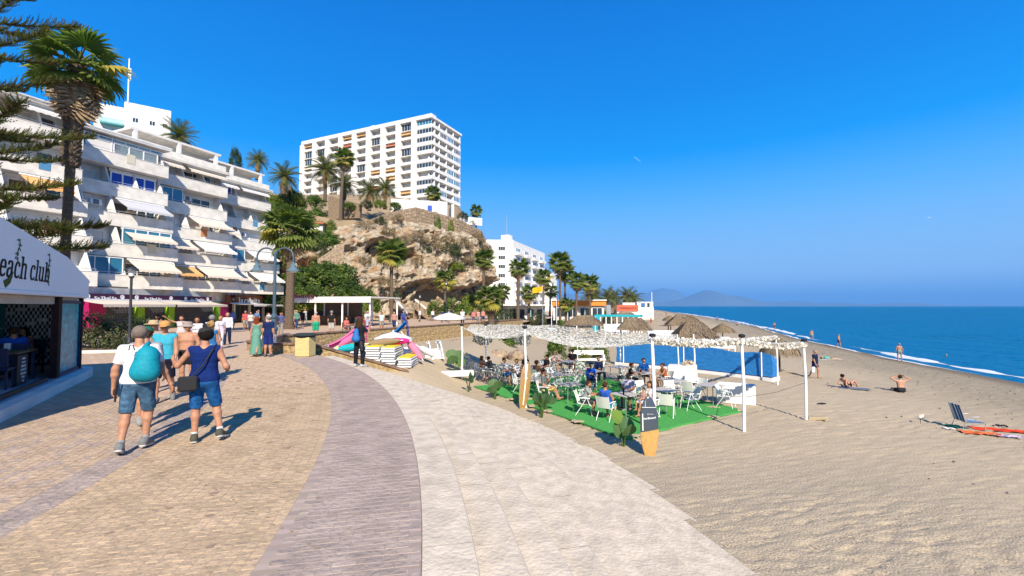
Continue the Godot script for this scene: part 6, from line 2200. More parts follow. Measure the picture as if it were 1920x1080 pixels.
# ---------------------------------------------------------------- the lounger pocket
func make_pocket() -> void:
	var fr := MB.new()
	fr.box(V(-.31, 0, 0), V(.05, .07, 1.9), Basis(), .012)
	fr.box(V(.31, 0, 0), V(.05, .07, 1.9), Basis(), .012)
	for i in 15: fr.box(V(0, .012, -.9 + i * .1286), V(.58, .025, .1), Basis(), .005)
	fr.box(V(0, -.0, .93), V(.66, .075, .05), Basis(), .012)
	fr.box(V(0, -.0, -.93), V(.66, .075, .05), Basis(), .012)
	for s in [-1.0, 1.0]:
		for e in [-1.0, 1.0]: fr.box(V(s * .3, -.06, e * .8), V(.05, .09, .07))
	var fm := fr.commit()
	var mm := bmesh(V(.62, .055, 1.86), .02)
	var st := [[V(-5.15, -.93, -22.7), 4, "rightmost low stack"], [V(-5.95, -.9, -22.7), 8, "second stack from the right"], [V(-6.72, -.88, -22.8), 8, "third stack from the right"], [V(-7.55, -.86, -23.0), 8, "stack behind the woman in black"], [V(-8.35, -.86, -23.3), 7, "leftmost stack"]]
	var nth := ["lowest", "second lowest", "third", "fourth", "fifth", "sixth", "seventh", "topmost"]
	for q in st:
		for i in q[1]:
			var topm: bool = i == q[1] - 1
			var t := thing("sun_lounger", "white sun lounger%s, %s in the %s" % [" with yellow mat" if topm else "", nth[i], q[2]], "sun lounger", q[0] + V((i % 3) * .015 - .01, .12 + i * .118, (i % 2) * .03), 0.02 * (i % 3), "stacked white sun loungers")
			part("frame", fm, M.plastic_white, t)
			if topm: part("mat", mm, cloth(L(.78, .62, .06)), t, Transform3D(Basis(), V(0, .06, 0)))
	var fold := func(label: String, at: Vector3, dir: Vector3, ln: float, c: Color) -> void:
		var t := thing("folded_parasol", label, "parasol", at, 0, "folded parasols on the stacked loungers")
		var d := dir.normalized()
		var m := MB.new()
		m.tube([Vector3.ZERO, d * ln * .15, d * ln * .5, d * ln * .9, d * ln], [.05, .16, .2, .12, .03], 9)
		part("cloth", m.commit(), cloth(c), t)
		part("shaft", tubem([d * -ln * .5, d * ln * 1.08], [.022], 6), M.white, t)
	fold.call("folded pink parasol lying slanted on the left loungers", V(-8.6, .12, -22.6), V(.8, .5, -.25), 1.7, L(.66, .16, .33))
	fold.call("folded teal parasol at the left end of the loungers", V(-8.4, .0, -22.0), V(.95, .12, -.1), 1.2, L(.02, .4, .45))
	fold.call("folded magenta parasol across the middle of the loungers", V(-6.5, .26, -23.0), V(.95, .05, -.15), 1.3, L(.72, .03, .25))
	fold.call("folded pink and white parasol hanging over the right lounger stack", V(-5.4, .3, -23.6), V(.5, -.55, .25), 1.3, L(.72, .22, .33))
	fold.call("folded brown reed parasol along the top of the loungers", V(-7.2, .2, -22.9), V(1, .1, 0), 1.6, L(.3, .22, .13))
	fold.call("folded white parasol beside the right lounger stack", V(-4.9, -.1, -24.2), V(.5, -.25, .2), 1.0, L(.72, .68, .66))
	var sl := func(label: String, at: Vector3, turn: float, c: Color, c2: Color) -> void:
		var t := thing("pedal_boat", label, "pedal boat", at, turn)
		var m := MB.new()
		m.surf(func(u: float, v: float) -> Vector3: return V((u - .5) * .6, 1.5 * (1 - v) * (1 - v) + .1 + .16 * absf(u - .5) * 2.0, -1.3 + 2.6 * v), 6, 14)
		m.surf(func(u: float, v: float) -> Vector3: return V((.5 - u) * .6, 1.44 * (1 - v) * (1 - v) + .04 + .16 * absf(u - .5) * 2.0, -1.3 + 2.6 * v), 6, 14)
		part("slide", m.commit(), cloth(c), t)
		for s in [-1.0, 1.0]:
			part("float", tubem([V(s * .7, -.2, -1.5), V(s * .7, -.25, 0), V(s * .7, -.1, 1.5), V(s * .7, .05, 1.75)], [.24, .28, .22, .08], 10), M.plastic_white, t)
			part("ladder_rail", tubem([V(s * .26, 0, -1.5), V(s * .26, 1.7, -1.35), V(s * .26, 1.95, -1.0)], [.025], 6), cloth(c2), t)
		for i in 4: bx("rung", t, V(0, .3 + .35 * i, -1.47 + .03 * i), V(.5, .04, .06), cloth(c2))
		bx("deck", t, V(0, -.02, 0), V(1.3, .08, 2.4), cloth(c), Basis(), .02)
	sl.call("pedal boat with a tall blue slide behind the lounger stacks", V(-7.8, -.55, -27.8), -1.2, L(.02, .22, .55), L(.01, .03, .3))
	sl.call("pedal boat with a pink slide to the left of the blue one", V(-10.0, -.5, -26.5), -1.0, L(.6, .14, .32), L(.5, .05, .2))
	parasol("open white parasol standing low behind the lounger stacks", V(-6.9, -.9, -26.4), 1.5, 1.15, L(.74, .72, .7))
	parasol("large white parasol half hidden by the promenade wall near the cliff", V(-6.8, -2.0, -49), 3.4, 1.8, L(.78, .77, .76))
	# racks of folded white loungers that stand on edge
	for q in [[-4.6, -25.6, .3], [-4.1, -26.0, .5], [-9.7, -22.6, .0], [-9.3, -23.0, .1]]:
		var right: bool = q[0] > -6.0
		var t := thing("folded_lounger", "white folded lounger standing on edge, %s" % {-4.6: "left of the pair by the promenade wall", -4.1: "right of the pair by the promenade wall", -9.7: "left of the pair behind the bin", -9.3: "right of the pair behind the bin"}[q[0]], "sun lounger", V(q[0], -.95, q[1]), q[2], "folded loungers standing on edge")
		part("frame", fm, M.plastic_white, t, Transform3D(Basis(Vector3.UP, PI / 2) * Basis(Vector3.RIGHT, 1.35), V(0, .55, 0)).scaled_local(V(1, 1, .55)))
		bx("support", t, V(0, .3, -.2), V(.5, .6, .05), M.plastic_white, Basis(Vector3.RIGHT, -.3))
	# rocks and shrubs on the sand under the wall
	var r := RandomNumberGenerator.new()
	r.seed = 21
	for q in [[V(-3.0, -1.6, -36.5), 1.1, "large pale boulder on the sand under the promenade wall"], [V(-1.0, -1.8, -36.0), .7, "pale rock right of the large boulder"], [V(.5, -1.85, -35.5), .8, "flat pale rock farther right of the large boulder"], [V(-4.6, -1.2, -38.0), .8, "pale rock left of the large boulder against the wall"]]:
		var m := MB.new()
		m.surf(func(u: float, v: float) -> Vector3:
			var a := u * TAU
			var b := (v - .5) * PI
			var d := V(cos(a) * cos(b), sin(b) * .65, -sin(a) * cos(b))
			return d * q[1] * (1.0 + .35 * nz.get_noise_3d(d.x * 30.0 + q[1] * 90.0, d.y * 30.0, d.z * 30.0)), 20, 12)
		tag(part("boulder", m.commit(), M.stone2, self, Transform3D(Basis(Vector3.UP, q[1] * 5.0), q[0])), q[2], "rock")
	for q in [[V(3.1, -1.7, -33.0), V(.9, 1.1, .9), "green", "leafy green shrub on the sand behind the net, left of the thin pole"], [V(4.7, -1.8, -32.0), V(1.0, .9, .9), "lime", "yellow green shrub behind the net beside the first one"], [V(6.2, -1.8, -32.5), V(.8, .8, .8), "green", "small shrub behind the man in the black t-shirt"], [V(-2.6, -1.0, -37.4), V(.9, .6, .7), "lime", "low plant growing on top of the large boulder"]]:
		bush(q[3], q[0], q[1], q[2], "", 1)
	var bc := thing("bench", "low white bench frame on the sand behind the terrace", "bench", V(5.2, -2.05, -31.0), .1)
	bx("seat", bc, V(0, .5, 0), V(2.3, .12, .5), M.plaster, Basis(), .02)
	bx("backrest", bc, V(0, .95, -.3), V(2.3, .3, .06), M.plaster)
	for s in [-1.0, 1.0]: bx("leg", bc, V(s * 1.05, .4, -.1), V(.12, .85, .5), M.plaster)

func parasol(label: String, at: Vector3, h: float, r: float, c: Color) -> void:
	var t := thing("parasol", label, "parasol", at)
	part("shaft", tubem([V(0, -.2, 0), V(0, h + .1, 0)], [.03], 7), M.white, t)
	var m := MB.new()
	m.lathe([Vector2(r, h - .34 * r), Vector2(r * .6, h - .16 * r), Vector2(0, h)], 8)
	m.lathe([Vector2(r, h - .42 * r), Vector2(r, h - .34 * r)], 8)
	part("canopy", m.commit(), cloth(c), t)
	for i in 8:
		var a := TAU * i / 8
		part("rib", tubem([V(0, h - .35, 0), V(cos(a) * r * .6, h - .18 * r, sin(a) * r * .6)], [.01], 4), M.white_metal, t)

# ---------------------------------------------------------------- promenade furniture
func make_furniture() -> void:
	var t := thing("waste_bin", "square yellow concrete bin with a dark metal lid by the low wall", "bin", V(-8.6, 0, -18.95), -.12)
	bx("body", t, V(0, .4, 0), V(.62, .8, .55), M.bin_yellow, Basis(), .03)
	var m := MB.new()
	m.lathe([Vector2(.36, .0), Vector2(.42, .02), Vector2(.43, .06), Vector2(.3, .12), Vector2(.0, .13)], 20, Transform3D(Basis(), V(0, .84, 0)), 1.15, .95)
	m.lathe([Vector2(.34, -.06), Vector2(.36, .0)], 20, Transform3D(Basis(), V(0, .84, 0)), 1.1, .9)
	part("lid", m.commit(), cloth(L(.04, .055, .06)), t)
	part("inner_bucket", bmesh(V(.5, .06, .44)), M.black, t, Transform3D(Basis(), V(0, .8, 0)))
	# double armed lamp
	t = thing("street_lamp", "tall blue grey lamp post with two curved arms and bell lamps", "street lamp", V(-10.95, 0, -20.9))
	m = MB.new()
	m.lathe([Vector2(.2, 0), Vector2(.2, .1), Vector2(.14, .18), Vector2(.13, .95), Vector2(.17, 1.0), Vector2(.17, 1.08), Vector2(.12, 1.14), Vector2(.11, 1.5), Vector2(.15, 1.56), Vector2(.15, 1.64), Vector2(.075, 1.75), Vector2(.06, 4.45), Vector2(0, 4.5)], 14)
	part("post", m.commit(), M.lamp_blue, t)
	for s in [-1.0, 1.0]:
		var path := []
		for i in 13:
			var a := PI * i / 12.0
			path.append(V(s * (.42 - .42 * cos(a)), 4.35 + .42 * sin(a) * 1.0 - .0 * i, 0))
		path.append(V(s * .84, 4.05, 0))
		part("arm", tubem(path, [.045, .04], 8), M.lamp_blue, t)
		var b := MB.new()
		b.lathe([Vector2(.02, .42), Vector2(.07, .4), Vector2(.08, .3), Vector2(.13, .26), Vector2(.14, .16), Vector2(.2, .08), Vector2(.3, .0), Vector2(.29, -.02), Vector2(.0, .04)], 18)
		var hd := part("lamp_head", b.commit(), cloth(L(.12, .19, .24)), t, Transform3D(Basis(), V(s * .84, 3.7, 0)))
		b = MB.new()
		b.ell(Transform3D(Basis().scaled(V(.2, .07, .2)), V(0, .0, 0)), 6, 12)
		part("lens", b.commit(), M.lamp_glass, hd)
	t = thing("white_planter", "white concrete base block at the foot of the double lamp", "block", V(-10.75, 0, -20.1), .1)
	bx("block", t, V(0, .55, 0), V(.5, .5, .42), M.plaster, Basis(), .02)
	# single lamps
	for q in [[V(-16.9, 0, -20.1), 3.75, "black park lamp with a flat lantern behind the hedge"], [V(-12.6, 0, -62), 3.6, "slim dark lamp post in front of the cliff stairs"], [V(-9.0, 0, -62), 5.4, "second slim lamp post in front of the cliff cave"]]:
		var l := thing("park_lamp", q[2], "street lamp", q[0])
		var h: float = q[1]
		m = MB.new()
		m.lathe([Vector2(.12, 0), Vector2(.1, .5), Vector2(.055, .7), Vector2(.05, h - .45), Vector2(.09, h - .4), Vector2(.1, h - .34)], 10)
		part("post", m.commit(), M.dark_metal, l)
		part("lantern", lathem([Vector2(.09, h - .34), Vector2(.15, h - .08)], 10), M.lamp_glass, l)
		part("hood", lathem([Vector2(.27, h - .1), Vector2(.24, h - .03), Vector2(.08, h + .04), Vector2(0, h + .1)], 14), M.dark_metal, l)
	# hedge in its kerb
	t = thing("planting_bed", "kerbed planting bed with soil at the left of the promenade", "planter", V(-19.4, 0, -22.2))
	m = MB.new()
	m.lathe([Vector2(2.9, 0), Vector2(2.9, .12), Vector2(2.7, .12), Vector2(2.7, .06)], 40, Transform3D(), 1.0, .75)
	part("kerb", m.commit(), M.plaster_cream, t)
	m = MB.new()
	m.lathe([Vector2(2.7, .07), Vector2(0, .1)], 40, Transform3D(), 1.0, .75)
	part("soil", m.commit(), M.soil, t)
	bush("rounded dark hedge shrub in the planting bed, nearest the kiosk", V(-20.3, 0, -22.0), V(1.25, 1.35, 1.1), "olive", "", 0, "hedge_shrub")
	bush("rounded hedge shrub in the planting bed, right of the first", V(-18.4, 0, -22.3), V(1.2, 1.25, 1.1), "olive", "", 1, "hedge_shrub")
	# menu board, tables and chairs inside the kiosk
	var d := V(-.53, 0, -.848).normalized()
	var n := V(-d.z, 0, d.x)
	var K := func(s: float, y: float, w: float) -> Vector3: return V(-8.4, 0, -6.4) + d * s + Vector3.UP * y + n * w
	var bs := Basis(d, Vector3.UP, n)
	t = thing("menu_board", "black menu board with white writing under the kiosk table", "menu board", K.call(5.1, .25, -.3))
	bx("board", t, bs * V(0, .36, 0), V(.62, .68, .04), M.black, bs, .01)
	for i in 7: text("lettering", ["MENU", "PAELLA", "SARDINAS", "GAZPACHO", "ENSALADA", "TAPAS", "CAFE"][i], .05, M.white, t, Transform3D(bs, bs * V(0, .62 - i * .085, .03)), "Droid Sans", false, 400, .004)
	t = thing("kiosk_table", "dark wooden table inside the kiosk behind the menu board", "table", K.call(5.7, .25, -.75))
	bx("table_top", t, bs * V(0, .74, 0), V(1.3, .05, .8), M.wood, bs, .01)
	for s in [-1.0, 1.0]:
		for e in [-1.0, 1.0]: bx("leg", t, bs * V(s * .58, .36, e * .33), V(.06, .72, .06), M.navy, bs)
	for q in [[4.6, -.55, 0.0, "navy kiosk chair at the left edge of the picture"], [6.3, -.8, .3, "navy kiosk chair behind the table"], [7.6, -.85, 2.6, "navy kiosk chair at the far side by the dark post"]]:
		var c := thing("kiosk_chair", q[3], "chair", K.call(q[0], .25, q[1]), atan2(d.x, d.z) + q[2], "navy chairs in the kiosk")
		bx("seat", c, V(0, .44, 0), V(.48, .05, .46), M.navy, Basis(), .02)
		bx("backrest", c, V(0, .7, -.23), V(.48, .42, .04), M.navy, Basis(Vector3.RIGHT, -.1), .02)
		for s in [-1.0, 1.0]:
			for e in [-1.0, 1.0]: bx("leg", c, V(s * .2, .21, e * .19), V(.035, .42, .035), M.navy)
	person("person in a bright blue top with brown hair seated in the kiosk", K.call(6.28, .69, -.78), atan2(d.x, d.z) + .3, 1.7, "sit", {"hair": ["short", "brown"], "top": ["tee", L(.015, .10, .5)], "bottom": ["trousers", L(.03, .03, .05)]})
	person("woman in a pink top with dark hair seated at the kiosk table", K.call(7.58, .69, -.83), atan2(d.x, d.z) + 2.6, 1.64, "sit_lean", {"fem": true, "hair": ["long", "black"], "top": ["tank", L(.6, .3, .26)], "bottom": ["shorts", L(.05, .05, .06)]})
	tag(part("napkin_holder", bmesh(V(.12, .16, .1), .01), M.white_metal, self, Transform3D(bs, K.call(6.0, 1.1, -.8))), "small pale napkin holder on the kiosk table", "napkin holder")

# ---------------------------------------------------------------- people on the promenade and the beach
func make_people() -> void:
	var w := person("man in a white t-shirt and denim shorts carrying a turquoise backpack", V(-5.42, 0.006, -6.62), PI + .38, 1.79, "hero_white", {"det": 0, "skin": 0, "hair": ["buzz", "ash"], "top": ["tee", L(.74, .74, .76)], "bottom": ["shorts", L(.075, .17, .29)], "shoes": L(.19, .2, .2), "socks": L(.3, .3, .3), "denim": mat("denim_pale", L(.085, .18, .30), .85, {"tex": "blotch", "scale": 2.2, "nrm": "n_cloth", "ns": 1.6, "spec": .2}), "face": false})
	var b := MB.new()
	nets(b, [[V(0, 1.36, -.17), V(0, 1.12, -.2), .085, .145], [V(-.05, 1.09, -.2), V(.05, 1.09, -.2), .125, .125], [V(0, 1.3, -.17), V(0, 1.2, -.18), .14, .15]], .014, .06)
	part("backpack", b.commit(), mat("backpack", L(.0, .27, .36), .7, {"nrm": "n_cloth", "scale": 2.5, "tex": "soft"}), w, Transform3D(Basis(Vector3.BACK, .08), V(-.04, .02, .03)))
	part("shoulder_strap", tubem([V(-.05, 1.3, -.25), V(-.1, 1.46, -.1), V(-.11, 1.5, .0), V(-.11, 1.38, .13), V(-.1, 1.2, .15)], [.03], 6), M.backpack, w)
	part("loose_strap", tubem([V(.16, 1.0, -.2), V(.19, .88, -.17), V(.2, .72, -.16)], [.014], 5), M.black, w)
	part("carry_loop", tubem([V(-.02, 1.42, -.22), V(-.005, 1.49, -.23), V(.03, 1.49, -.23), V(.045, 1.42, -.22)], [.008], 5), M.black, w)
	var s := person("man in a navy sleeveless top and blue denim shorts holding a phone", V(-4.72, 0.006, -7.0), PI + .36, 1.74, "hero_navy", {"det": 0, "skin": 0, "hair": ["curly" if false else "short", "black"], "hat": ["cap", L(.035, .036, .035)], "top": ["tank", L(.008, .024, .13)], "bottom": ["shorts", L(.015, .12, .38)], "shoes": L(.09, .085, .065), "socks": L(.62, .62, .62), "denim": mat("denim_blue", L(.02, .13, .38), .85, {"tex": "blotch", "scale": 2.2, "nrm": "n_cloth", "ns": 1.6, "spec": .2})})
	part("shoulder_bag", bmesh(V(.25, .22, .1), .025), M.black, s, Transform3D(Basis(Vector3.UP, .3), V(.16, .93, -.19)))
	part("bag_strap", tubem([V(.12, 1.02, -.18), V(-.02, 1.2, -.16), V(-.13, 1.42, -.1), V(-.15, 1.49, .0), V(-.08, 1.35, .14), V(.12, 1.08, .16), V(.2, 1.0, .02), V(.16, 1.0, -.14)], [.011], 5), M.black, s)
	person("man in a green cap mostly hidden behind the turquoise backpack", V(-6.4, 0, -7.95), PI + .3, 1.72, "walk", {"skin": 0, "hair": ["short", "brown"], "hat": ["cap", L(.012, .16, .1)], "top": ["tee", L(.3, .3, .32)], "bottom": ["shorts", L(.05, .06, .09)], "shoes": L(.3, .3, .28)})
	person("stout man in a turquoise sleeveless top and orange cap walking towards us", V(-7.55, 0, -9.9), .42, 1.76, "walk_b", {"skin": 0, "hair": ["short", "grey"], "hat": ["cap", L(.6, .3, .1)], "glasses": true, "top": ["tank", L(.05, .37, .5)], "bottom": ["shorts", L(.015, .018, .035)], "shoes": L(.2, .2, .2)})
	person("older man with a straw hat behind the man in turquoise", V(-8.75, 0, -11.1), .5, 1.74, "walk", {"skin": 0, "hair": ["short", "grey"], "hat": ["straw", L(.55, .4, .24)], "top": ["tee", L(.35, .32, .3)], "bottom": ["shorts", L(.2, .2, .22)]})
	person("bare-chested man in a bucket hat and dark shorts walking towards us", V(-8.05, 0, -11.3), .35, 1.7, "talk", {"skin": 0, "hair": ["short", "grey"], "hat": ["bucket", L(.36, .3, .26)], "bottom": ["trunks", L(.02, .02, .025)], "shoes": L(.25, .2, .15)})
	person("blonde woman in a blue tank top seen from behind", V(-8.55, 0, -12.9), PI, 1.66, "walk", {"fem": true, "hair": ["bun", "blond"], "top": ["tank", L(.03, .14, .34)], "bottom": ["shorts", L(.3, .32, .36)], "shoes": L(.5, .5, .5)})
	var gm := person("grey-haired man in a white t-shirt with a dark backpack", V(-11.1, 0, -16.8), PI, 1.76, "walk", {"hair": ["short", "grey"], "top": ["tee", L(.66, .66, .68)], "bottom": ["trousers", L(.25, .3, .42)], "shoes": L(.3, .3, .3)})
	part("backpack", bmesh(V(.34, .5, .18), .06), cloth(L(.025, .025, .035)), gm, Transform3D(Basis(), V(0, 1.2, -.22)))
	person("woman in sunglasses and a white top walking towards us", V(-12.4, 0, -17.9), .5, 1.66, "walk_b", {"fem": true, "hair": ["long", "brown"], "glasses": true, "top": ["tee", L(.66, .64, .66)], "bottom": ["trousers", L(.3, .3, .35)]})
	person("woman with raised arms taking a picture in front of the grilles", V(-17.4, 0, -22.3), .6, 1.66, "photo", {"fem": true, "skin": 1, "hair": ["long", "black"], "top": ["tank", L(.5, .3, .25)], "bottom": ["shorts", L(.1, .1, .12)]})
	person("woman with one arm stretched out beside the purple shop", V(-14.9, 0, -20.5), .3, 1.66, "wave", {"fem": true, "hair": ["short", "brown"], "top": ["tank", L(.55, .5, .5)], "bottom": ["shorts", L(.4, .4, .4)]})
	person("fair woman in a lilac and white outfit in front of the brown sign", V(-14.3, 0, -22.3), .3, 1.6, "walk", {"fem": true, "hair": ["bun", "blond"], "top": ["tee", L(.6, .52, .64)], "bottom": ["trousers", L(.62, .6, .66)], "shoes": L(.6, .6, .6)})
	person("man in a white shirt and dark jeans walking towards us", V(-15.4, 0, -24.6), .5, 1.74, "walk_b", {"hair": ["bald", "white"], "top": ["long", L(.68, .68, .72)], "bottom": ["trousers", L(.018, .03, .08)], "shoes": L(.03, .03, .03)})
	var g := person("woman in a long green patterned dress and dark cap", V(-10.62, 0, -18.9), PI + .2, 1.64, "walk", {"fem": true, "skin": 0, "hair": ["long", "red"], "hat": ["cap", L(.03, .045, .08)], "top": ["dress", L(.13, .31, .24)], "shoes": L(.2, .16, .1)})
	person("stout man in a navy t-shirt and navy shorts with a white cap", V(-10.05, 0, -18.75), PI - .1, 1.72, "stand", {"skin": 0, "hair": ["short", "grey"], "hat": ["cap", L(.6, .58, .55)], "top": ["tee", L(.012, .025, .09)], "bottom": ["shorts", L(.015, .03, .15)], "shoes": L(.12, .12, .13)})
	var k := person("woman in black leggings with a bright blue backpack photographing the beach", V(-5.25, 0, -15.65), PI - .35, 1.68, "photo", {"fem": true, "det": 1, "hair": ["long", "brown"], "top": ["tee", L(.018, .018, .025)], "bottom": ["trousers", L(.016, .016, .024)], "shoes": L(.5, .48, .46)})
	b = MB.new()
	nets(b, [[V(0, 1.3, -.17), V(0, 1.02, -.2), .08, .13], [V(-.05, 1.0, -.19), V(.05, 1.0, -.19), .1, .1]], .018, .06)
	part("backpack", b.commit(), mat("blue_backpack", L(.03, .22, .62), .7, {"tex": "cell", "scale": 4.0}), k)
	part("tied_jacket", tubem([V(-.15, .9, -.1), V(-.2, .74, -.13), V(-.22, .58, -.12)], [.07, .08, .03], 8), M.black, k)
	person("bare-backed man in green shorts on the restaurant terrace", V(-12.7, .0, -29.4), PI + .3, 1.76, "stand", {"skin": 0, "hair": ["bald", "white"], "bottom": ["shorts", L(.02, .36, .2)], "det": 1})
	person("man in a black t-shirt next to the bare-backed man", V(-12.4, .0, -31.2), PI, 1.78, "stand", {"skin": 0, "hair": ["short", "grey"], "top": ["tee", L(.02, .02, .02)], "bottom": ["shorts", L(.5, .48, .44)], "det": 1})
	# people seated by the restaurant and walking under the cliff, small in the picture
	var rows := [[-12.0, -33.0, 1.0, "sit", L(.6, .16, .14), "person in red seated under the cream canopy", true], [-11.6, -33.8, -1.4, "sit", L(.25, .25, .45), "person in a grey blue top seated under the cream canopy", false], [-11.3, -35.2, 2.6, "sit_lean", L(.4, .42, .5), "pale dressed person seated beside the green chair", true],
		[-11.6, -36.5, 0.4, "walk", L(.7, .7, .7), "person in white walking behind the photographing woman", false], [-10.9, -38.0, .2, "walk_b", L(.5, .62, .6), "person in a striped mint t-shirt behind the wall", false], [-10.1, -39.0, 0.0, "walk", L(.45, .25, .2), "tanned person behind the blue slide", false], [-9.9, -41.5, .3, "stand", L(.05, .08, .25), "person in a navy top and blue shorts by the wall", false],
		[-12.4, -61, 2.4, "walk", L(.7, .68, .72), "person in white at the foot of the cliff stairs", false], [-11.0, -63, .5, "stand", L(.72, .7, .7), "person in white right of the slim lamp post", false], [-8.9, -58, 3.0, "walk", L(.04, .05, .12), "dark dressed person in front of the green bush, left one", false], [-8.2, -59, 3.1, "walk_b", L(.03, .04, .1), "dark dressed person in front of the green bush, right one", false], [-5.5, -50.5, .2, "walk", L(.72, .72, .75), "person in white above the large parasol", false], [-4.5, -53, .1, "stand", L(.6, .2, .22), "person in pink by the palm, left one", false], [-4.0, -54, .3, "walk", L(.66, .3, .3), "person in pink by the palm, middle one", true], [-3.5, -55, 3.0, "stand", L(.6, .25, .22), "person in pink by the palm, right one", false],
		[-27.5, -48, 1.2, "sit", L(.05, .1, .35), "person in blue seated at the restaurant under the brown sign", false], [-27.2, -50.5, 1.6, "sit", L(.2, .05, .04), "person in dark red seated at the restaurant under the brown sign", true], [-26.8, -53, 1.4, "sit", L(.1, .1, .1), "person in grey seated deep under the brown sign", false], [-26.0, -46.5, 2.2, "stand", L(.3, .32, .3), "person in grey standing at the restaurant awning", false], [-25.5, -56, .8, "walk", L(.5, .5, .5), "person in pale grey walking past the restaurant awning", true], [-23.5, -51, .6, "walk_b", L(.04, .04, .05), "person in black walking past the restaurant awning", false], [-21.0, -36.5, .4, "walk", L(.6, .55, .5), "person in cream walking before the purple shop", true], [-22.6, -38.5, .6, "walk_b", L(.5, .1, .1), "person in red walking before the purple shop", false], [-19.2, -40.5, 3.0, "walk", L(.1, .25, .2), "person in dark green walking away by the bushy palm", false], [-18.2, -34.0, .3, "stand", L(.65, .65, .68), "person in white standing left of the couple in green and navy", true], [-16.8, -33.0, .5, "talk", L(.08, .1, .25), "person in dark blue talking left of the couple in green and navy", false], [-22.0, -46.0, 1.0, "talk", L(.7, .6, .3), "person in yellow near the restaurant awning", true], [-25.2, -41.0, .8, "walk_b", L(.3, .3, .55), "person in violet walking before the purple shop", true], [-15.6, -30.0, 3.3, "walk", L(.05, .05, .06), "person in black walking away beyond the couple", true], [-24.6, -43.8, .2, "walk", L(.1, .2, .4), "person in a blue shirt walking before the brown sign", false]]
	for i in rows.size():
		var q: Array = rows[i]
		var sit: bool = q[3] in ["sit", "sit_lean"]
		person(q[5], V(q[0], .46 if sit else 0.0, q[1]), q[2], 1.6 + .045 * (i % 4), q[3], {"det": 2, "fem": q[6], "skin": i % 3, "hair": ["long" if q[6] else "short", ["brown", "black", "grey", "blond"][i % 4]], "top": ["tee", q[4]], "bottom": [["shorts", "trousers"][i % 2], [L(.1, .1, .14), L(.3, .28, .25), L(.03, .05, .12)][i % 3]], "face": false}, "people far along the promenade")
		if sit:
			var c := thing("restaurant_chair", "dark chair of the %s" % q[5], "chair", V(q[0], 0, q[1]), q[2], "restaurant chairs")
			bx("seat", c, V(0, .43, 0), V(.46, .05, .46), M.wood)
			bx("backrest", c, V(0, .72, -.24), V(.46, .4, .04), M.wood)
			for sx in [-1.0, 1.0]:
				for sz in [-1.0, 1.0]: bx("leg", c, V(sx * .2, .2, sz * .2), V(.04, .42, .04), M.wood)
	var gc := thing("plastic_chair", "dark green plastic chair with a white frame by the wall", "chair", V(-10.9, 0, -32.6), 2.2)
	bx("seat", gc, V(0, .44, 0), V(.52, .05, .5), M.white, Basis(), .02)
	bx("backrest", gc, V(0, .82, -.26), V(.5, .72, .04), cloth(L(.04, .12, .12)), Basis(Vector3.RIGHT, -.12), .02)
	for sx in [-1.0, 1.0]:
		for sz in [-1.0, 1.0]: bx("leg", gc, V(sx * .22, .21, sz * .2), V(.05, .42, .05), M.white)
	# beach
	var B := func(label: String, x: float, z: float, turn: float, h: float, po: String, o: Dictionary, dy := 0.0) -> Node3D:
		return person(label, V(x, sand_y(x, z) + dy, z), turn, h, po, o)
	var nv: Node3D = B.call("man in a navy t-shirt and dark blue shorts walking on the sand", 18.6, -28.0, .5, 1.76, "walk", {"skin": 0, "hair": ["buzz", "grey"], "top": ["tee", L(.012, .02, .06)], "bottom": ["trunks", L(.03, .04, .13)]})
	part("carrier_bag", bmesh(V(.26, .36, .12), .05), M.plastic_white, nv, Transform3D(Basis(), V(-.3, .55, .05)))
	B.call("woman in black bikini bottoms reclining on her elbows on the sand", 18.3, -24.9, 1.95, 1.68, "recline", {"fem": true, "skin": 2, "hair": ["bun", "black"], "bottom": ["briefs", L(.02, .02, .025)], "top": ["bra", L(.45, .2, .14)]}, .1)
	B.call("man in dark shorts sitting on the sand pulling a shirt over his head", 20.95, -24.6, 2.9, 1.76, "kneel_up", {"skin": 2, "hair": ["short", "brown"], "bottom": ["trunks", L(.03, .03, .035)], "face": false}, .02)
	B.call("person lying flat on a pale towel near the water", 28.9, -41.6, 1.6, 1.7, "lie", {"skin": 2, "hair": ["short", "black"], "top": ["tee", L(.1, .45, .38)], "bottom": ["trunks", L(.02, .02, .025)], "face": false}, -.02)
	tag(part("beach_towel", bmesh(V(2.0, .02, .9), .008), cloth(L(.65, .62, .55)), self, Transform3D(Basis(Vector3.UP, .05), V(28.9, sand_y(28.9, -41.6) + .03, -41.6))), "pale towel under the person lying near the water", "towel")
	tag(part("beach_towel", bmesh(V(1.5, .02, .6), .008), cloth(L(.16, .18, .26)), self, Transform3D(Basis(Vector3.UP, -.4), V(18.5, sand_y(18.5, -24.8) + .03, -24.8))), "blue towel under the reclining woman", "towel")
	for q in [[61.2, -106, 2.5, "far wader in dark trunks standing in the foam"], [47.8, -72.5, 2.8, "fair bather in pale trunks at the edge of the water"], [42.0, -58.5, .6, "bather in red trunks walking along the wet sand"], [37.6, -44.2, 2.9, "bare-backed bather in grey trunks standing ankle deep in the shallows"]]:
		B.call(q[3], q[0], q[1], q[2], 1.74, "wade" if q[0] < 40 else "walk", {"skin": 0, "hair": ["short", "grey"], "bottom": ["trunks", {61.2: L(.1, .05, .06), 47.8: L(.35, .33, .3), 42.0: L(.25, .04, .06), 37.6: L(.22, .28, .27)}[q[0]]], "face": false, "det": 1 if q[0] < 45 else 2})
	person("swimmer with only head and shoulders above the sea", V(46.5, -4.78, -48.8), 2.6, 1.74, "swim", {"skin": 2, "hair": ["short", "grey"], "face": false})
	# far along the beach the bathers are a few pixels each
	var r := RandomNumberGenerator.new()
	r.seed = 14
	var protos := []
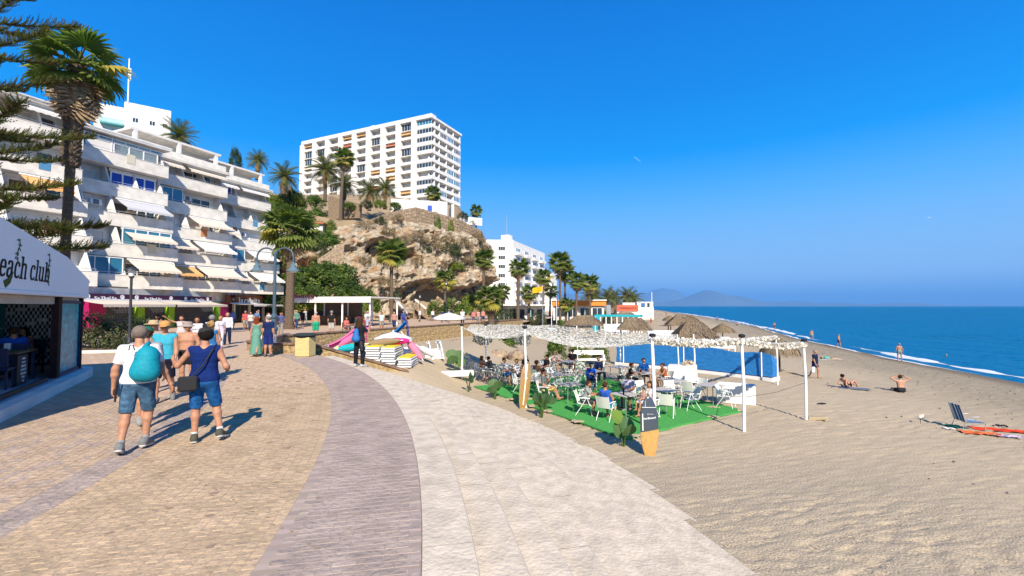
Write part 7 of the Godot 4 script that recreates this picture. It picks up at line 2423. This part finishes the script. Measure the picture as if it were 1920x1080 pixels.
	for i in 3: 
		var z := -95.0 - 9.0 * i
		var x := shore_x(z) - 16.0 - 3.0 * i
		protos.append(person(["tiny bather in blue trunks lying far along the beach", "tiny bather in red trunks walking far along the beach", "tiny bather in dark trunks sitting far along the beach"][i], V(x, sand_y(x, z), z), r.randf() * 6.0, 1.7, ["lie", "walk", "sit"][i], {"det": 2, "skin": i % 3, "hair": ["short", "brown"], "bottom": ["trunks", [L(.03, .05, .2), L(.4, .06, .05), L(.03, .03, .03)][i]], "face": false}, "tiny bathers far along the beach"))
	for i in 36:
		var z := -r.randf_range(100, 330)
		var x := shore_x(z) - r.randf_range(3, 34) * (1.0 + (-z) * .004)
		dup(protos[i % 3], V(x, sand_y(x, z) + (.05 if i % 3 != 1 else 0.0), z), r.randf() * 6.0, "", 1.0)
	# the deck chair and what lies round it
	var t := thing("beach_chair", "low blue and white striped beach chair facing the sea", "beach chair", V(16.85, sand_y(16.85, -16.7), -16.9), 1.35)
	for i in 7: bx("back_stripe", t, V(-.225 + .075 * i, .62, -.36), V(.074, .62, .015), cloth([L(.02, .05, .16), L(.2, .42, .58), L(.62, .68, .72)][[0, 1, 0, 2, 0, 1, 2][i]]), Basis(Vector3.RIGHT, -.28))
	for i in 7: bx("seat_stripe", t, V(-.225 + .075 * i, .31, .02), V(.074, .015, .56), cloth([L(.02, .05, .16), L(.2, .42, .58), L(.62, .68, .72)][[0, 1, 0, 2, 0, 1, 2][i]]))
	for sx in [-1.0, 1.0]:
		part("frame", tubem([V(sx * .28, .93, -.45), V(sx * .28, .3, -.28), V(sx * .28, .3, .32), V(sx * .28, 0, .3)], [.014], 6), M.grey_metal, t)
		part("leg", tubem([V(sx * .28, .0, -.4), V(sx * .28, .5, -.2), V(sx * .28, .52, .15)], [.014], 6), M.grey_metal, t)
	var sy := func(x: float, z: float) -> float: return sand_y(x, z) + .03
	var drape := func(label: String, called: String, x: float, z: float, ln: float, wd: float, turn: float, c: Color) -> void:
		var m := MB.new()
		m.surf(func(u: float, v: float) -> Vector3: return V((u - .5) * ln, .02 + .03 * sin(u * 11.0 + v * 3.0) * sin(v * PI) + .03 * nz.get_noise_2d(u * 200.0, v * 90.0), (v - .5) * wd * (.8 + .2 * sin(u * 7.0))), 30, 10)
		tag(part(called, m.commit(), cloth(c), self, Transform3D(Basis(Vector3.UP, turn), V(x, sy.call(x, z), z))), label, "towel")
	drape.call("crumpled red towel stretched out beside the beach chair", "beach_towel", 18.2, -16.9, 2.1, .6, -.32, L(.74, .06, .02))
	drape.call("small orange and pink towel in front of the beach chair", "beach_towel", 16.55, -16.25, 1.1, .5, -.3, L(.75, .16, .05))
	drape.call("lilac and white cloth in front of the beach chair", "beach_cloth", 17.35, -16.05, .8, .3, -.3, L(.55, .45, .68))
	drape.call("green bag hanging behind the beach chair", "beach_bag", 16.4, -17.1, .35, .5, .5, L(.01, .2, .13))
	var sp := thing("sun_umbrella_stake", "thin stake with a pale flag in the sand left of the beach chair", "stake", V(15.5, sand_y(15.5, -17.4), -17.4))
	part("stick", tubem([V(0, -.1, 0), V(.03, .26, 0)], [.01], 5), M.rope, sp)
	part("flag", bmesh(V(.16, .09, .01)), M.white, sp, Transform3D(Basis(Vector3.BACK, .3), V(.06, .27, 0)))
	for q in [[18.3, -18.3, "dark sandals on the sand behind the beach chair"], [18.9, -17.7, "dark shoes right of the beach chair"], [15.9, -16.7, "white sandal left of the beach chair"], [13.4, -19.8, "dark thing lying on the open sand"]]:
		var sh := thing("sandals", q[2], "sandals", V(q[0], sand_y(q[0], q[1]) + .02, q[1]), q[0])
		for e in [-1.0, 1.0]:
			var m := MB.new()
			m.ell(Transform3D(Basis().scaled(V(.05, .03, .13)), V(e * .08, .02, e * .04)), 5, 10)
			part("sandal", m.commit(), M.black if q[0] != 15.9 else M.white, sh)
	# small stones, shells and bits of litter on the open sand
	var db := MB.new()
	for i in 900:
		var z := -r.randf_range(6, 60)
		var x := lerpf(maxf(4.0, -z * .2 + 6.0), shore_x(z) - 2.0, pow(r.randf(), .6))
		db.col = [Color(.2, .18, .16), Color(.35, .33, .3), Color(.5, .48, .44), Color(.1, .09, .08)][r.randi() % 4]
		var e := r.randf_range(.012, .045)
		db.box(V(x, sand_y(x, z) + e * .3, z), V(e * 1.6, e, e * 1.2), Basis(Vector3.UP, r.randf() * 3.0) * Basis(Vector3.RIGHT, r.randf()), e * .3)
	stuff("beach_pebbles", db.commit(), M.thatch)
	var lg := thing("driftwood_block", "pale broken board half buried at the foot of the outermost pole", "board", V(11.3, sand_y(11.3, -16.9), -16.95), -.5)
	bx("board", lg, V(0, .05, 0), V(.6, .12, .3), M.board_pale if false else cloth(L(.5, .4, .26)), Basis(Vector3.BACK, .15), .02)

# ---------------------------------------------------------------- farther along the beach
func thatch_roof(parent: Node, xf: Transform3D, w: float, d: float, h: float, seedn: int, ridge := .35) -> void:
	var r := RandomNumberGenerator.new()
	r.seed = seedn
	var m := MB.new()
	var hull := MB.new()
	for side in 4:
		var n: int = 1300
		var sx: Array = [[V(-w, 0, d), V(w, 0, d), V(-w * ridge, h, 0), V(w * ridge, h, 0)], [V(w, 0, -d), V(-w, 0, -d), V(w * ridge, h, 0), V(-w * ridge, h, 0)], [V(w, 0, d), V(w, 0, -d), V(w * ridge, h, .01), V(w * ridge, h, -.01)], [V(-w, 0, -d), V(-w, 0, d), V(-w * ridge, h, -.01), V(-w * ridge, h, .01)]][side]
		m.col = Color(.2, .145, .085)
		m.quad(sx[0], sx[1], sx[3], sx[2])
		var nn: Vector3 = (sx[1] - sx[0]).cross(sx[2] - sx[0]).normalized()
		for i in n:
			var u := r.randf()
			var v := pow(r.randf(), .8) * .98
			var a: Vector3 = sx[0].lerp(sx[1], u)
			var b: Vector3 = sx[2].lerp(sx[3], u)
			var p: Vector3 = a.lerp(b, v) + nn * r.randf_range(.02, .1)
			var dn: Vector3 = (a - b).normalized() * r.randf_range(.3, .8) + V(r.randf_range(-.16, .16), r.randf_range(-.05, .12), r.randf_range(-.16, .16))
			var s: Vector3 = (sx[1] - sx[0]).normalized() * .035
			m.col = Color(.48, .37, .25).lerp(Color(.28, .205, .13), r.randf())
			m.tri(p - s, p + dn + nn * -.03, p + s)
	part("thatch", m.commit(), M.thatch, parent, xf)

func make_far_beach() -> void:
	for q in [[V(9.2, -2.0, -58), 2.4, 1.8, 1.2, .9, "long thatched hut with a brown roof left of the blue pergola"], [V(13.2, -2.0, -49), 1.8, 2.1, 1.2, .7, "thatched roof on posts beside the white awning"], [V(16.4, -2.05, -41), 1.7, 2.6, 1.2, .45, "thatched shelter nearest to the net"], [V(23.5, -2.0, -62), 2.4, 2.4, 1.4, .5, "grey thatched shelter farther along the sand"], [V(19.5, -2.0, -78), 2.6, 2.2, 1.5, .6, "far thatched roof in front of the white lookout"]]:
		var t := thing("thatched_hut", q[5], "hut", q[0], -.25, "thatched shelters on the beach")
		thatch_roof(t, Transform3D(Basis(), V(0, 1.25 + q[4] * .5, 0)), q[1], q[2], q[3], int(q[1] * 100) + int(q[0].x))
		for sx in [-1.0, 1.0]:
			for sz in [-1.0, 1.0]: part("post", tubem([V(sx * q[1] * .8, -.2, sz * q[2] * .8), V(sx * q[1] * .8, 1.5 + q[4] * .5, sz * q[2] * .8)], [.07], 7), M.bark, t)
	for q in [[V(25.0, -2.2, -54), 1.35, 2.1, "thatched beach umbrella on a post in the open sand"], [V(17.6, -2.1, -30.0), 1.15, 1.95, "thatched beach umbrella behind the blue windscreen"], [V(33, -2.2, -95), 1.4, 2.2, "small far thatched umbrella on the sand"]]:
		var t := thing("beach_umbrella", q[3], "beach umbrella", q[0], .3, "round thatched beach umbrellas")
		part("post", tubem([V(0, -.2, 0), V(0, q[2], 0)], [.06], 8), M.bark, t)
		var r := RandomNumberGenerator.new()
		r.seed = int(q[0].x)
		var m := MB.new()
		m.col = Color(.2, .15, .09)
		m.lathe([Vector2(q[1], q[2] - .75), Vector2(q[1] * .55, q[2] - .4), Vector2(.03, q[2] + .15)], 18)
		for i in 1500:
			var a := r.randf() * TAU
			var f := sqrt(r.randf())
			var p := V(cos(a) * q[1] * f, q[2] + .17 - .85 * f + r.randf_range(0, .06), sin(a) * q[1] * f)
			var dn := V(cos(a) * .25, -.3 - .2 * f, sin(a) * .25)
			var s := V(-sin(a), 0, cos(a)) * .03
			m.col = Color(.42, .32, .21).lerp(Color(.25, .19, .12), r.randf())
			m.tri(p - s, p + s, p + dn)
		part("thatch", m.commit(), M.thatch, t)
	for q in [[V(12.6, -.55, -55.0), V(2.9, .1, 1.9), "white canvas awning below the blue pergola"], [V(15.4, -.85, -45.5), V(3.4, .1, 2.0), "white canvas awning between two thatched roofs"], [V(17.6, -1.0, -38.5), V(2.0, .1, 1.9), "white canvas awning right of the nearest thatched shelter"]]:
		var t := thing("canvas_awning", q[2], "awning", q[0], -.15, "white canvas awnings on the beach")
		bx("canvas", t, Vector3.ZERO, q[1], M.white, Basis(Vector3.RIGHT, .42), .02)
		for sx in [-1.0, 1.0]:
			for sz in [-1.0, 1.0]: part("post", tubem([V(sx * q[1].x * .46, -1.5, sz * q[1].z * .42), V(sx * q[1].x * .46, -sz * .33 * q[1].z * .5, sz * q[1].z * .42)], [.04], 6), M.white, t)
	var p := thing("pergola", "turquoise and white beach pergola with rows of white posts", "pergola", V(16.0, -1.9, -68), -.35)
	bx("roof_frame", p, V(0, 2.55, 0), V(6.6, .25, 5.0), cloth(L(.03, .45, .52)), Basis(), .02)
	bx("side_panel", p, V(-3.0, 1.3, 2.4), V(1.0, 2.2, .1), cloth(L(.01, .4, .5)))
	for i in 9:
		for sz in [-1.0, 1.0]: bx("post", p, V(-3.1 + i * .78, 1.2, sz * 2.4), V(.12, 2.6, .12), M.white)
	for i in 8: bx("rail", p, V(-2.7 + i * .78, .6, 2.42), V(.6, .06, .05), M.white)
	# restaurants along the seafront
	var t := thing("seafront_restaurant", "low restaurant with a long orange fascia among the palms", "restaurant", V(12.6, -.3, -86), -.1)
	bx("wall", t, V(0, 1.4, -2.5), V(9.5, 3.4, 5.0), M.plaster_cream)
	bx("fascia", t, V(0, 2.9, .4), V(10.2, .9, .3), M.sign_orange, Basis(), .02)
	bx("roof", t, V(0, 3.5, -2.2), V(10.4, .2, 6.0), M.plaster)
	for i in 4: window(t, Transform3D(Basis(), V(-3.4 + i * 2.3, 1.2, .03)), 1.9, 1.8, 2, M.glass_dark, M.white)
	bx("end_screen", t, V(5.6, 1.4, .2), V(.8, 2.4, .1), M.grey_metal)
	t = thing("red_restaurant", "small white kiosk restaurant with a red orange signboard", "restaurant", V(28.5, -1.0, -112), -.1)
	bx("wall", t, V(0, 1.4, -1.5), V(5.0, 3.4, 3.0), M.plaster)
	bx("signboard", t, V(0, 2.6, .15), V(5.2, 1.5, .2), M.sign_red, Basis(), .02)
	text("lettering", "CHIRINGUITO", .5, M.black, t, Transform3D(Basis(), V(0, 2.55, .27)))
	bx("roof_sign", t, V(.4, 3.6, -.5), V(3.0, .7, .2), M.plaster_cream)
	t = thing("lookout_house", "white seafront lookout house with square openings and a mast", "building", V(32.8, -1.0, -112), -.1)
	bx("wall", t, V(0, 1.3, -2.0), V(4.2, 3.0, 4.0), M.plaster)
	bx("upper_wall", t, V(-1.4, 3.4, -2.0), V(.9, 1.3, 4.0), M.plaster)
	bx("upper_wall", t, V(1.6, 3.4, -2.0), V(.8, 1.3, 4.0), M.plaster)
	bx("upper_beam", t, V(0, 4.0, -2.0), V(4.0, .3, 4.0), M.plaster)
	bx("upper_pier", t, V(.3, 3.4, -.1), V(.5, 1.3, .3), M.plaster)
	part("mast", tubem([V(1.9, 2.0, -1.0), V(1.9, 6.6, -1.0)], [.07], 6), M.white, t)
	# flags, cars and clutter at the edge of the promenade
	t = thing("flagpole", "tall flagpole with a yellow flag in front of the white hotel", "flagpole", V(4.2, -1.5, -62))
	part("pole", tubem([V(0, -.3, 0), V(0, 6.5, 0)], [.05, .035], 7), M.rail, t)
	var m := MB.new()
	m.surf(func(u: float, v: float) -> Vector3: return V(-1.4 * u + .0, 6.3 - .75 * v - .25 * u, .12 * sin(u * 8.0)), 12, 4)
	part("flag", m.commit(), cloth(L(.75, .45, .02)), t)
	for q in [[5.4, "slim white mast right of the flagpole"], [6.1, "second slim white mast right of the flagpole"]]:
		t = thing("white_mast", q[1], "mast", V(q[0], -1.6, -62), 0, "slim white masts")
		part("pole", tubem([V(0, -.2, 0), V(0, 4.4, 0)], [.045], 6), M.white, t)
		part("cap", bmesh(V(.12, .1, .12), .02), M.white, t, Transform3D(Basis(), V(0, 4.42, 0)))
	t = thing("beach_bar", "white and pale blue beach bar under the palms in front of the hotel", "bar", V(.8, -.5, -72), .05)
	bx("wall", t, V(0, 1.3, -1.5), V(9.0, 2.8, 2.5), M.plaster)
	for i in 6: bx("opening", t, V(-3.6 + 1.45 * i, 1.3, -.22), V(.9, 1.5, .08), M.glass_dark)
	for i in 5: bx("blue_post", t, V(-4.2 + 2.1 * i, 1.2, .8), V(.16, 2.6, .16), cloth(L(.25, .42, .5)))
	bx("roof", t, V(0, 2.75, -.3), V(9.8, .18, 4.4), M.plaster)
	for i in 5:
		t = thing("market_table", "white table with a pale blue cloth before the beach bar, number %s from the left" % ["first", "second", "third", "fourth", "fifth"][i], "table", V(-2.6 + i * 1.9, -1.0 - .12 * i, -58 - (i % 2) * 2.5), i * .4, "white tables before the beach bar")
		t.set_meta("label", "white table with a pale blue cloth before the beach bar, %s from the left" % ["first", "second", "third", "fourth", "fifth"][i])
		bx("table_top", t, V(0, .74, 0), V(1.0, .05, 1.0), M.white, Basis(), .01)
		bx("cloth", t, V(0, .6, 0), V(1.04, .25, 1.04), cloth(L(.45, .6, .66)), Basis(), .03)
		for sx in [-1.0, 1.0]:
			for sz in [-1.0, 1.0]: bx("leg", t, V(sx * .42, .25, sz * .42), V(.05, .5, .05), M.white)
	t = thing("aeroplane", "tiny white aeroplane low in the blue sky over the sea", "aeroplane", V(2780, 590, -3000), .5)
	part("fuselage", tubem([V(-17, 0, 0), V(-14, .6, 0), V(12, .6, 0), V(19, 1.5, 0)], [.4, 2.0, 2.0, .5], 10), M.white, t)
	for s in [-1.0, 1.0]: bx("wing", t, V(2, .2, s * 9), V(4, .5, 15), M.white, Basis(Vector3.UP, -s * .4))
	bx("tail_fin", t, V(17, 4, 0), V(4, 5, .5), M.white)
	t = thing("glider", "faint pale streak of a distant aircraft high in the sky", "aircraft", V(840, 985, -3000), 0)
	part("body", tubem([V(-22, 18, 0), V(0, 0, 0), V(20, -17, 0)], [1.0, 2.2, 1.0], 6), cloth(L(.35, .65, .85)), t)
	bx("wing", t, V(0, 0, 0), V(3, .6, 12), cloth(L(.35, .65, .85)), Basis(Vector3.BACK, -.7))

# ---------------------------------------------------------------- trees and shrubs
func make_plants() -> void:
	var P := func(label: String, x: float, y: float, z: float, h: float, cr: float, o: Dictionary) -> void: palm(label, V(x, y, z), h, cr, o)
	P.call("tall fan palm with a shaggy skirt of dead leaves beside the kiosk", -22.2, 0, -22.4, 14.3, 2.25, {"r": .2, "br": .29, "boots": 5.2, "n": 26, "dead": 46, "skirt": 1.5, "lean": Vector2(.3, 0), "yellow": .2, "group": ""})
	P.call("bushy fan palm in front of the bright green bush, behind the double lamp", -20.2, 0, -41.2, 9.0, 2.9, {"r": .34, "boots": .8, "n": 44, "dead": 5, "lean": Vector2(.1, 0), "yellow": .22, "group": ""})
	P.call("slim fan palm with a yellow skirt standing against the cliff", -15.7, 0, -59.1, 9.1, 2.4, {"r": .22, "n": 34, "dead": 3, "lean": Vector2(-.1, 0), "yellow": .35})
	P.call("short fan palm with yellow lower leaves left of the cave", -9.75, 0, -66, 6.0, 2.0, {"r": .2, "n": 26, "dead": 3, "yellow": .5})
	P.call("slender fan palm at the right end of the cliff", -3.95, 0, -62, 8.6, 1.75, {"r": .19, "n": 30, "dead": 8, "yellow": .1})
	P.call("squat fan palm with a brown fibrous stem beside the low hedge", -2.1, -.3, -46.5, 3.3, 1.7, {"r": .3, "boots": 2.2, "n": 28, "dead": 8, "yellow": .3})
	P.call("fan palm with a long brown skirt in front of the white hotel", .75, -.7, -57.5, 7.7, 1.6, {"r": .19, "n": 26, "dead": 22, "lean": Vector2(.1, 0), "yellow": .05})
	P.call("small fan palm low in front of the hotel's left half", -1.5, -.4, -64, 4.6, 1.5, {"n": 22, "dead": 8})
	P.call("small fan palm low in front of the hotel's right half", 2.4, -.5, -66, 4.5, 1.6, {"n": 24, "dead": 5})
	P.call("fan palm in front of the right end of the white hotel", 5.2, -.5, -76, 7.6, 1.9, {"n": 26, "dead": 8})
	P.call("tallest fan palm of the group right of the white hotel", 8.9, -.6, -84, 10.9, 2.7, {"n": 32, "dead": 5})
	P.call("fan palm close behind the tallest one of the group", 10.3, -.6, -88, 9.4, 2.5, {"n": 28, "dead": 5})
	P.call("fan palm with a brown skirt above the orange fascia, left one", 11.6, -.7, -82, 7.4, 2.1, {"n": 28, "dead": 12})
	P.call("fan palm with a brown skirt above the orange fascia, right one", 14.1, -.7, -82, 7.0, 2.1, {"n": 28, "dead": 12})
	P.call("small fan palm before the orange fascia, beside the thatched hut", 7.8, -1.6, -66, 4.0, 1.4, {"n": 20, "dead": 3})
	P.call("low fan palm behind the tall group of palms", 8.0, -.6, -96, 6.0, 2.0, {"n": 22, "dead": 4})
	for q in [[20.0, -118, 5.6, "green date palm at the left of the grove by the red sign"], [22.5, -122, 5.8, "green date palm second in the grove by the red sign"], [25.2, -120, 5.2, "green date palm third in the grove by the red sign"], [28.6, -126, 5.4, "dry date palm in the middle of the grove by the red sign"], [31.5, -124, 5.7, "dry date palm near the right end of the grove"], [33.8, -128, 5.2, "dry date palm at the right end of the grove"]]:
		P.call(q[3], q[0], -1.0, q[1], q[2], 3.6, {"date": true, "n": 30, "dead": 4 if q[0] < 28 else 14, "r": .25, "group": "palm grove at the end of the seafront"})
	for q in [[-55.8, 25.0, -75, 5.6, 3.3, "date palm behind the roof of the terraces, under the hill hotel", true], [-48.2, 26.0, -85, 3.8, 2.3, "small pale date palm on the skyline right of the cypress", true], [-40.6, 22.0, -80, 3.2, 3.2, "broad date palm at the top of the green slope", true], [-36.6, 22.5, -88, 6.2, 3.7, "large drooping date palm in front of the tower", true], [-29.8, 22.0, -94, 4.2, 3.0, "date palm above the white garden house, left one", true], [-27.4, 23.0, -97, 4.6, 2.9, "date palm above the white garden house, right one", true], [-33.5, 20.0, -90, 6.5, 3.0, "dark bushy palm beside the large drooping one", true]]:
		P.call(q[5], q[0], q[1], q[2], q[3], q[4], {"date": q[6], "n": 40, "dead": 12, "r": .3, "group": "palms on the hill"})
	P.call("tall fan palm with a brown skirt leaning before the tower", -31.2, 17.5, -82, 11.6, 2.3, {"n": 30, "dead": 22, "r": .26, "lean": Vector2(.5, 0), "group": "palms on the hill"})
	P.call("fan palm on the cliff edge before the right flank of the tower", -17.3, 19.5, -97, 7.0, 2.1, {"n": 28, "dead": 8, "group": "palms on the hill"})
	P.call("small fan palm at the right tip of the cliff top", -7.9, 17.0, -99, 6.0, 1.7, {"n": 22, "dead": 8, "group": "palms on the hill"})
	cypress("dark cypress on the skyline above the terraces", V(-47.5, 21.0, -77), 8.5, 1.2)
	bush("grey green shrub on the roof terrace left of the cypress", V(-46.5, 20.5, -75), V(1.6, 2.4, 1.6), "olive", "", 0)
	# the shrubs that clothe the slope between the terraces and the cliff
	var r := RandomNumberGenerator.new()
	r.seed = 33
	var kinds := [["green", "dark green shrub"], ["lime", "yellow green shrub"], ["olive", "grey green shrub"], ["red", "red flowering shrub"], ["green", "glossy green shrub"], ["lime", "bright lime shrub"]]
	var spots := ["beside the end of the terraces", "left of the bushy palm's crown", "above the bright green bush", "below the ruined wall", "near the broken stone wall", "next to the cliff's left edge"]
	var lev := ["at the foot of the slope", "low on the slope", "half way up the slope", "high on the slope", "near the top of the slope", "along the crest of the slope", "on the skyline of the slope"]
	for j in 7:
		for i in 6:
			var t := j / 6.0
			var z := -64.0 - 21.0 * t + r.randf_range(-1.2, 1.2)
			var x := lerpf(-39.0, -28.5, i / 5.0) * (1.0 + .16 * t) + r.randf_range(-.8, .8)
			if i >= 4 and j >= 5: continue
			var k: Array = kinds[(i * 5 + j * 3 + r.randi() % 2) % 6]
			bush("%s %s, %s" % [k[1], lev[j], spots[i]], V(x, lerpf(1.5, 20.5, t) + r.randf_range(-.5, .5), z), V(r.randf_range(2.0, 3.1), r.randf_range(1.7, 2.7), r.randf_range(1.5, 2.2)), k[0], "shrubs on the slope", i + j)
	var sl := MB.new()
	sl.surf(func(u: float, v: float) -> Vector3: return V(lerpf(-43, -26.5, u) * (1.0 + .16 * v), lerpf(0, 21.5, v) - 1.2, lerpf(-65.5, -88, v) + .8 * nz.get_noise_2d(u * 60.0, v * 60.0)), 16, 16)
	struct("slope_ground", sl.commit(), M.soil)
	var bg := thing("ivy_bush", "large bright green ivy covered mound between the palm and the cliff", "bush", V(-25.6, 0, -63.5))
	for q in [[V(0, 4.4, 0), V(4.6, 4.2, 3.2), 0], [V(4.6, 2.2, 1.0), V(2.9, 2.7, 2.2), 1], [V(-3.6, 4.0, -.6), V(2.8, 3.6, 2.4), 1]]:
		part("foliage", leaf_mass("bush_big%d" % q[2], 9000, .048, 90, [Color(.06, .11, .02), Color(.09, .15, .027), Color(.13, .185, .035), Color(.07, .12, .025)], 13 + q[2], .2), M.leaf, bg, Transform3D(Basis().scaled(q[1]), q[0]))
	part("stem", stems(7, 2), M.bark, bg, Transform3D(Basis().scaled(V(3.5, 3.5, 3)), V(0, 2.6, 0)))
	for q in [[V(-19.6, 1.2, -62), V(1.7, 1.7, 1.3), "lime", "lime shrub at the lower right of the ivy mound"], [V(-21.0, .2, -60), V(1.5, 1.2, 1.2), "lime", "low lime shrub under the cream canopy's right end"], [V(-8.6, .6, -66), V(1.9, 2.1, 1.6), "green", "dark round shrub at the cliff foot under the cave"], [V(-11.0, .4, -66.5), V(1.8, 1.9, 1.5), "green", "dark shrub left of the short palm"], [V(-6.2, .8, -70), V(2.0, 2.4, 1.6), "lime", "bright green shrub at the cliff foot, right of the cave"], [V(-3.6, .6, -72), V(1.7, 2.0, 1.5), "green", "green shrub at the right foot of the cliff"], [V(-.6, -.5, -60), V(1.6, 1.8, 1.4), "olive", "grey green shrub beside the squat palm"], [V(3.6, -.6, -64), V(1.4, 1.5, 1.2), "olive", "grey green shrub under the hotel palms"], [V(17.0, -1.2, -84), V(1.6, 1.3, 1.2), "olive", "shrub at the right end of the orange restaurant"], [V(6.8, -1.4, -60), V(1.1, 1.3, 1.0), "green", "green shrub at the left end of the thatched hut"], [V(-1.2, -1.6, -43.5), V(1.9, .95, 1.0), "green", "clipped bright green hedge above the pale rocks"], [V(22, -1.2, -104), V(2.0, 1.8, 1.4), "green", "green shrub beside the white post before the red sign"]]:
		bush(q[3], q[0], q[1], q[2], "", 0)
	# dry shrubs and ivy on the rock
	for q in [[-25.5, 14.8, -78.5, 2.2, "dry", "dry grey shrub high on the left of the cliff"], [-23.4, 16.4, -80.2, 1.6, "olive", "green tinged shrub under the masonry wall, left"], [-20.6, 17.4, -81.5, 1.3, "dry", "dry shrub hanging below the masonry wall"], [-17.0, 13.6, -81.2, 2.0, "dry", "brown shrub in the upper middle of the cliff"], [-14.4, 12.6, -83.4, 2.4, "dry", "largest brown shrub in the middle of the cliff"], [-11.8, 11.6, -85.6, 2.4, "olive", "dark shrub in the middle right of the cliff"], [-9.4, 13.4, -88.2, 2.3, "dry", "brown shrub high on the right of the cliff"], [-7.2, 15.2, -92.5, 2.0, "dry", "brown shrub near the right shoulder of the cliff"], [-5.2, 13.2, -94.0, 1.5, "dry", "brown shrub overhanging the right end of the cliff"], [-13.0, 9.0, -83.2, 1.6, "dry", "thin dry shrub below the largest brown one"], [-16.8, 9.4, -80.2, 1.4, "dry", "thin dry shrub left of the middle of the cliff"], [-10.2, 8.8, -85.0, 1.5, "lime", "yellowish shrub over the big cave"], [-8.2, 10.4, -87.2, 1.5, "dry", "dry shrub right of the yellowish one"], [-21.5, 14.4, -78.4, 1.5, "dry", "dry shrub over the left cave"], [-20.4, 5.4, -72.5, 1.4, "dry", "straw coloured shrub beside the cliff stairs"], [-19.4, 13.0, -79.4, 1.6, "dry", "dry shrub between the two left caves"], [-12.4, 14.4, -86.6, 1.7, "dry", "dry shrub close under the ivy strands"], [-6.4, 11.2, -90.6, 1.6, "dry", "brown shrub on the right face of the cliff"], [-15.6, 11.4, -82.0, 1.5, "olive", "dark shrub at the middle of the rock face"], [-11.4, 10.0, -84.6, 1.5, "dry", "dry shrub left of the yellowish one"], [-24.4, 9.0, -75.0, 1.4, "dry", "dry shrub right of the ruined wall"], [-18.6, 3.4, -72.4, 1.2, "olive", "olive shrub on the foot of the cliff stairs"]]:
		bush(q[5], V(q[0], q[1], q[2]), V(q[3], q[3] * .85, q[3] * .8), q[4], "shrubs on the cliff", int(q[3] * 10))
	for q in [[-14.6, 17.0, -87.0, .9, 2.6, "green", "dark ivy hanging down the masonry wall, left strand"], [-12.2, 16.6, -89.0, .8, 2.0, "lime", "pale ivy hanging down the masonry wall, right strand"]]:
		bush(q[6], V(q[0], q[1], q[2]), V(q[3], q[4], .5), q[5], "", 0, "ivy")
	for q in [[-27.0, 20.2, -83, "olive"], [-24.6, 20.3, -84, "lime"], [-22.6, 20.6, -87, "green"], [-10.4, 20.4, -94.5, "olive"], [-8.8, 19.4, -97, "red"], [-30.0, 19.6, -83, "green"]]:
		bush({"-27": "grey shrub in the garden on the cliff's left edge", "-25": "lime shrub in the garden on the cliff's left edge", "-23": "green shrub left of the garden house", "-10": "olive shrub at the right foot of the tower", "-9": "flowering shrub at the right foot of the tower", "-30": "dark shrub by the rough terrace wall"}["%d" % int(round(q[0] - .01))], V(q[0], q[1], q[2]), V(1.5, 1.2, 1.2), q[3], "", 1)
	# the Norfolk pine whose branches reach in from the left
	var t := thing("norfolk_pine", "norfolk pine with tiered feathery branches reaching in from the left edge", "pine tree", V(-21.0, 0, -17.2))
	part("trunk", tubem([V(0, -.2, 0), V(0, 8, 0), V(0, 17.5, 0)], [.34, .22, .05], 12), M.bark, t)
	var tiers := [[4.55, 4.7], [5.3, 3.9], [6.5, 3.3], [7.9, 2.6], [8.9, 3.3], [10.6, 1.9], [12.0, 2.5], [13.1, 2.6], [14.6, 2.0], [15.9, 1.4]]
	for i in tiers.size():
		var ln: float = tiers[i][1]
		for k in 6:
			var a := TAU * k / 6 + i * .35 + r.randf_range(-.12, .12)
			var v := (k + i) % 3
			var b := face(V(cos(a), .06 + .02 * i, sin(a))) * Basis(Vector3.BACK, r.randf_range(-.15, .15))
			var s := ln * r.randf_range(.9, 1.06) / 4.0
			part("branch", pine_branch("pine%d" % v, 4.0, 60 + v), M.leaf, t, Transform3D(b.scaled(V(s * .5 + .5, s * .5 + .5, s)), V(0, tiers[i][0] + r.randf_range(-.15, .15), 0)))

func _ready() -> void:
	setup_view()
	make_materials()
	for k in 4: mat("stone%d" % k, L(.45, .335, .225) * [1.0, .85, 1.12, .94][k], .95, {"tex": "blotch", "scale": .6, "nrm": "n_rock", "ns": .8})
	rng.seed = 1
	make_sand()
	make_sea()
	make_promenade()
	make_steps()
	make_walls()
	make_hills()
	make_apartments()
	shop_front()
	make_kiosk()
	make_tower()
	make_hotels()
	make_cliff()
	make_cliff_top()
	make_plants()
	make_far_beach()
	make_furniture()
	make_pocket()
	make_terrace()
	make_people()
	print("ms ", Time.get_ticks_msec())
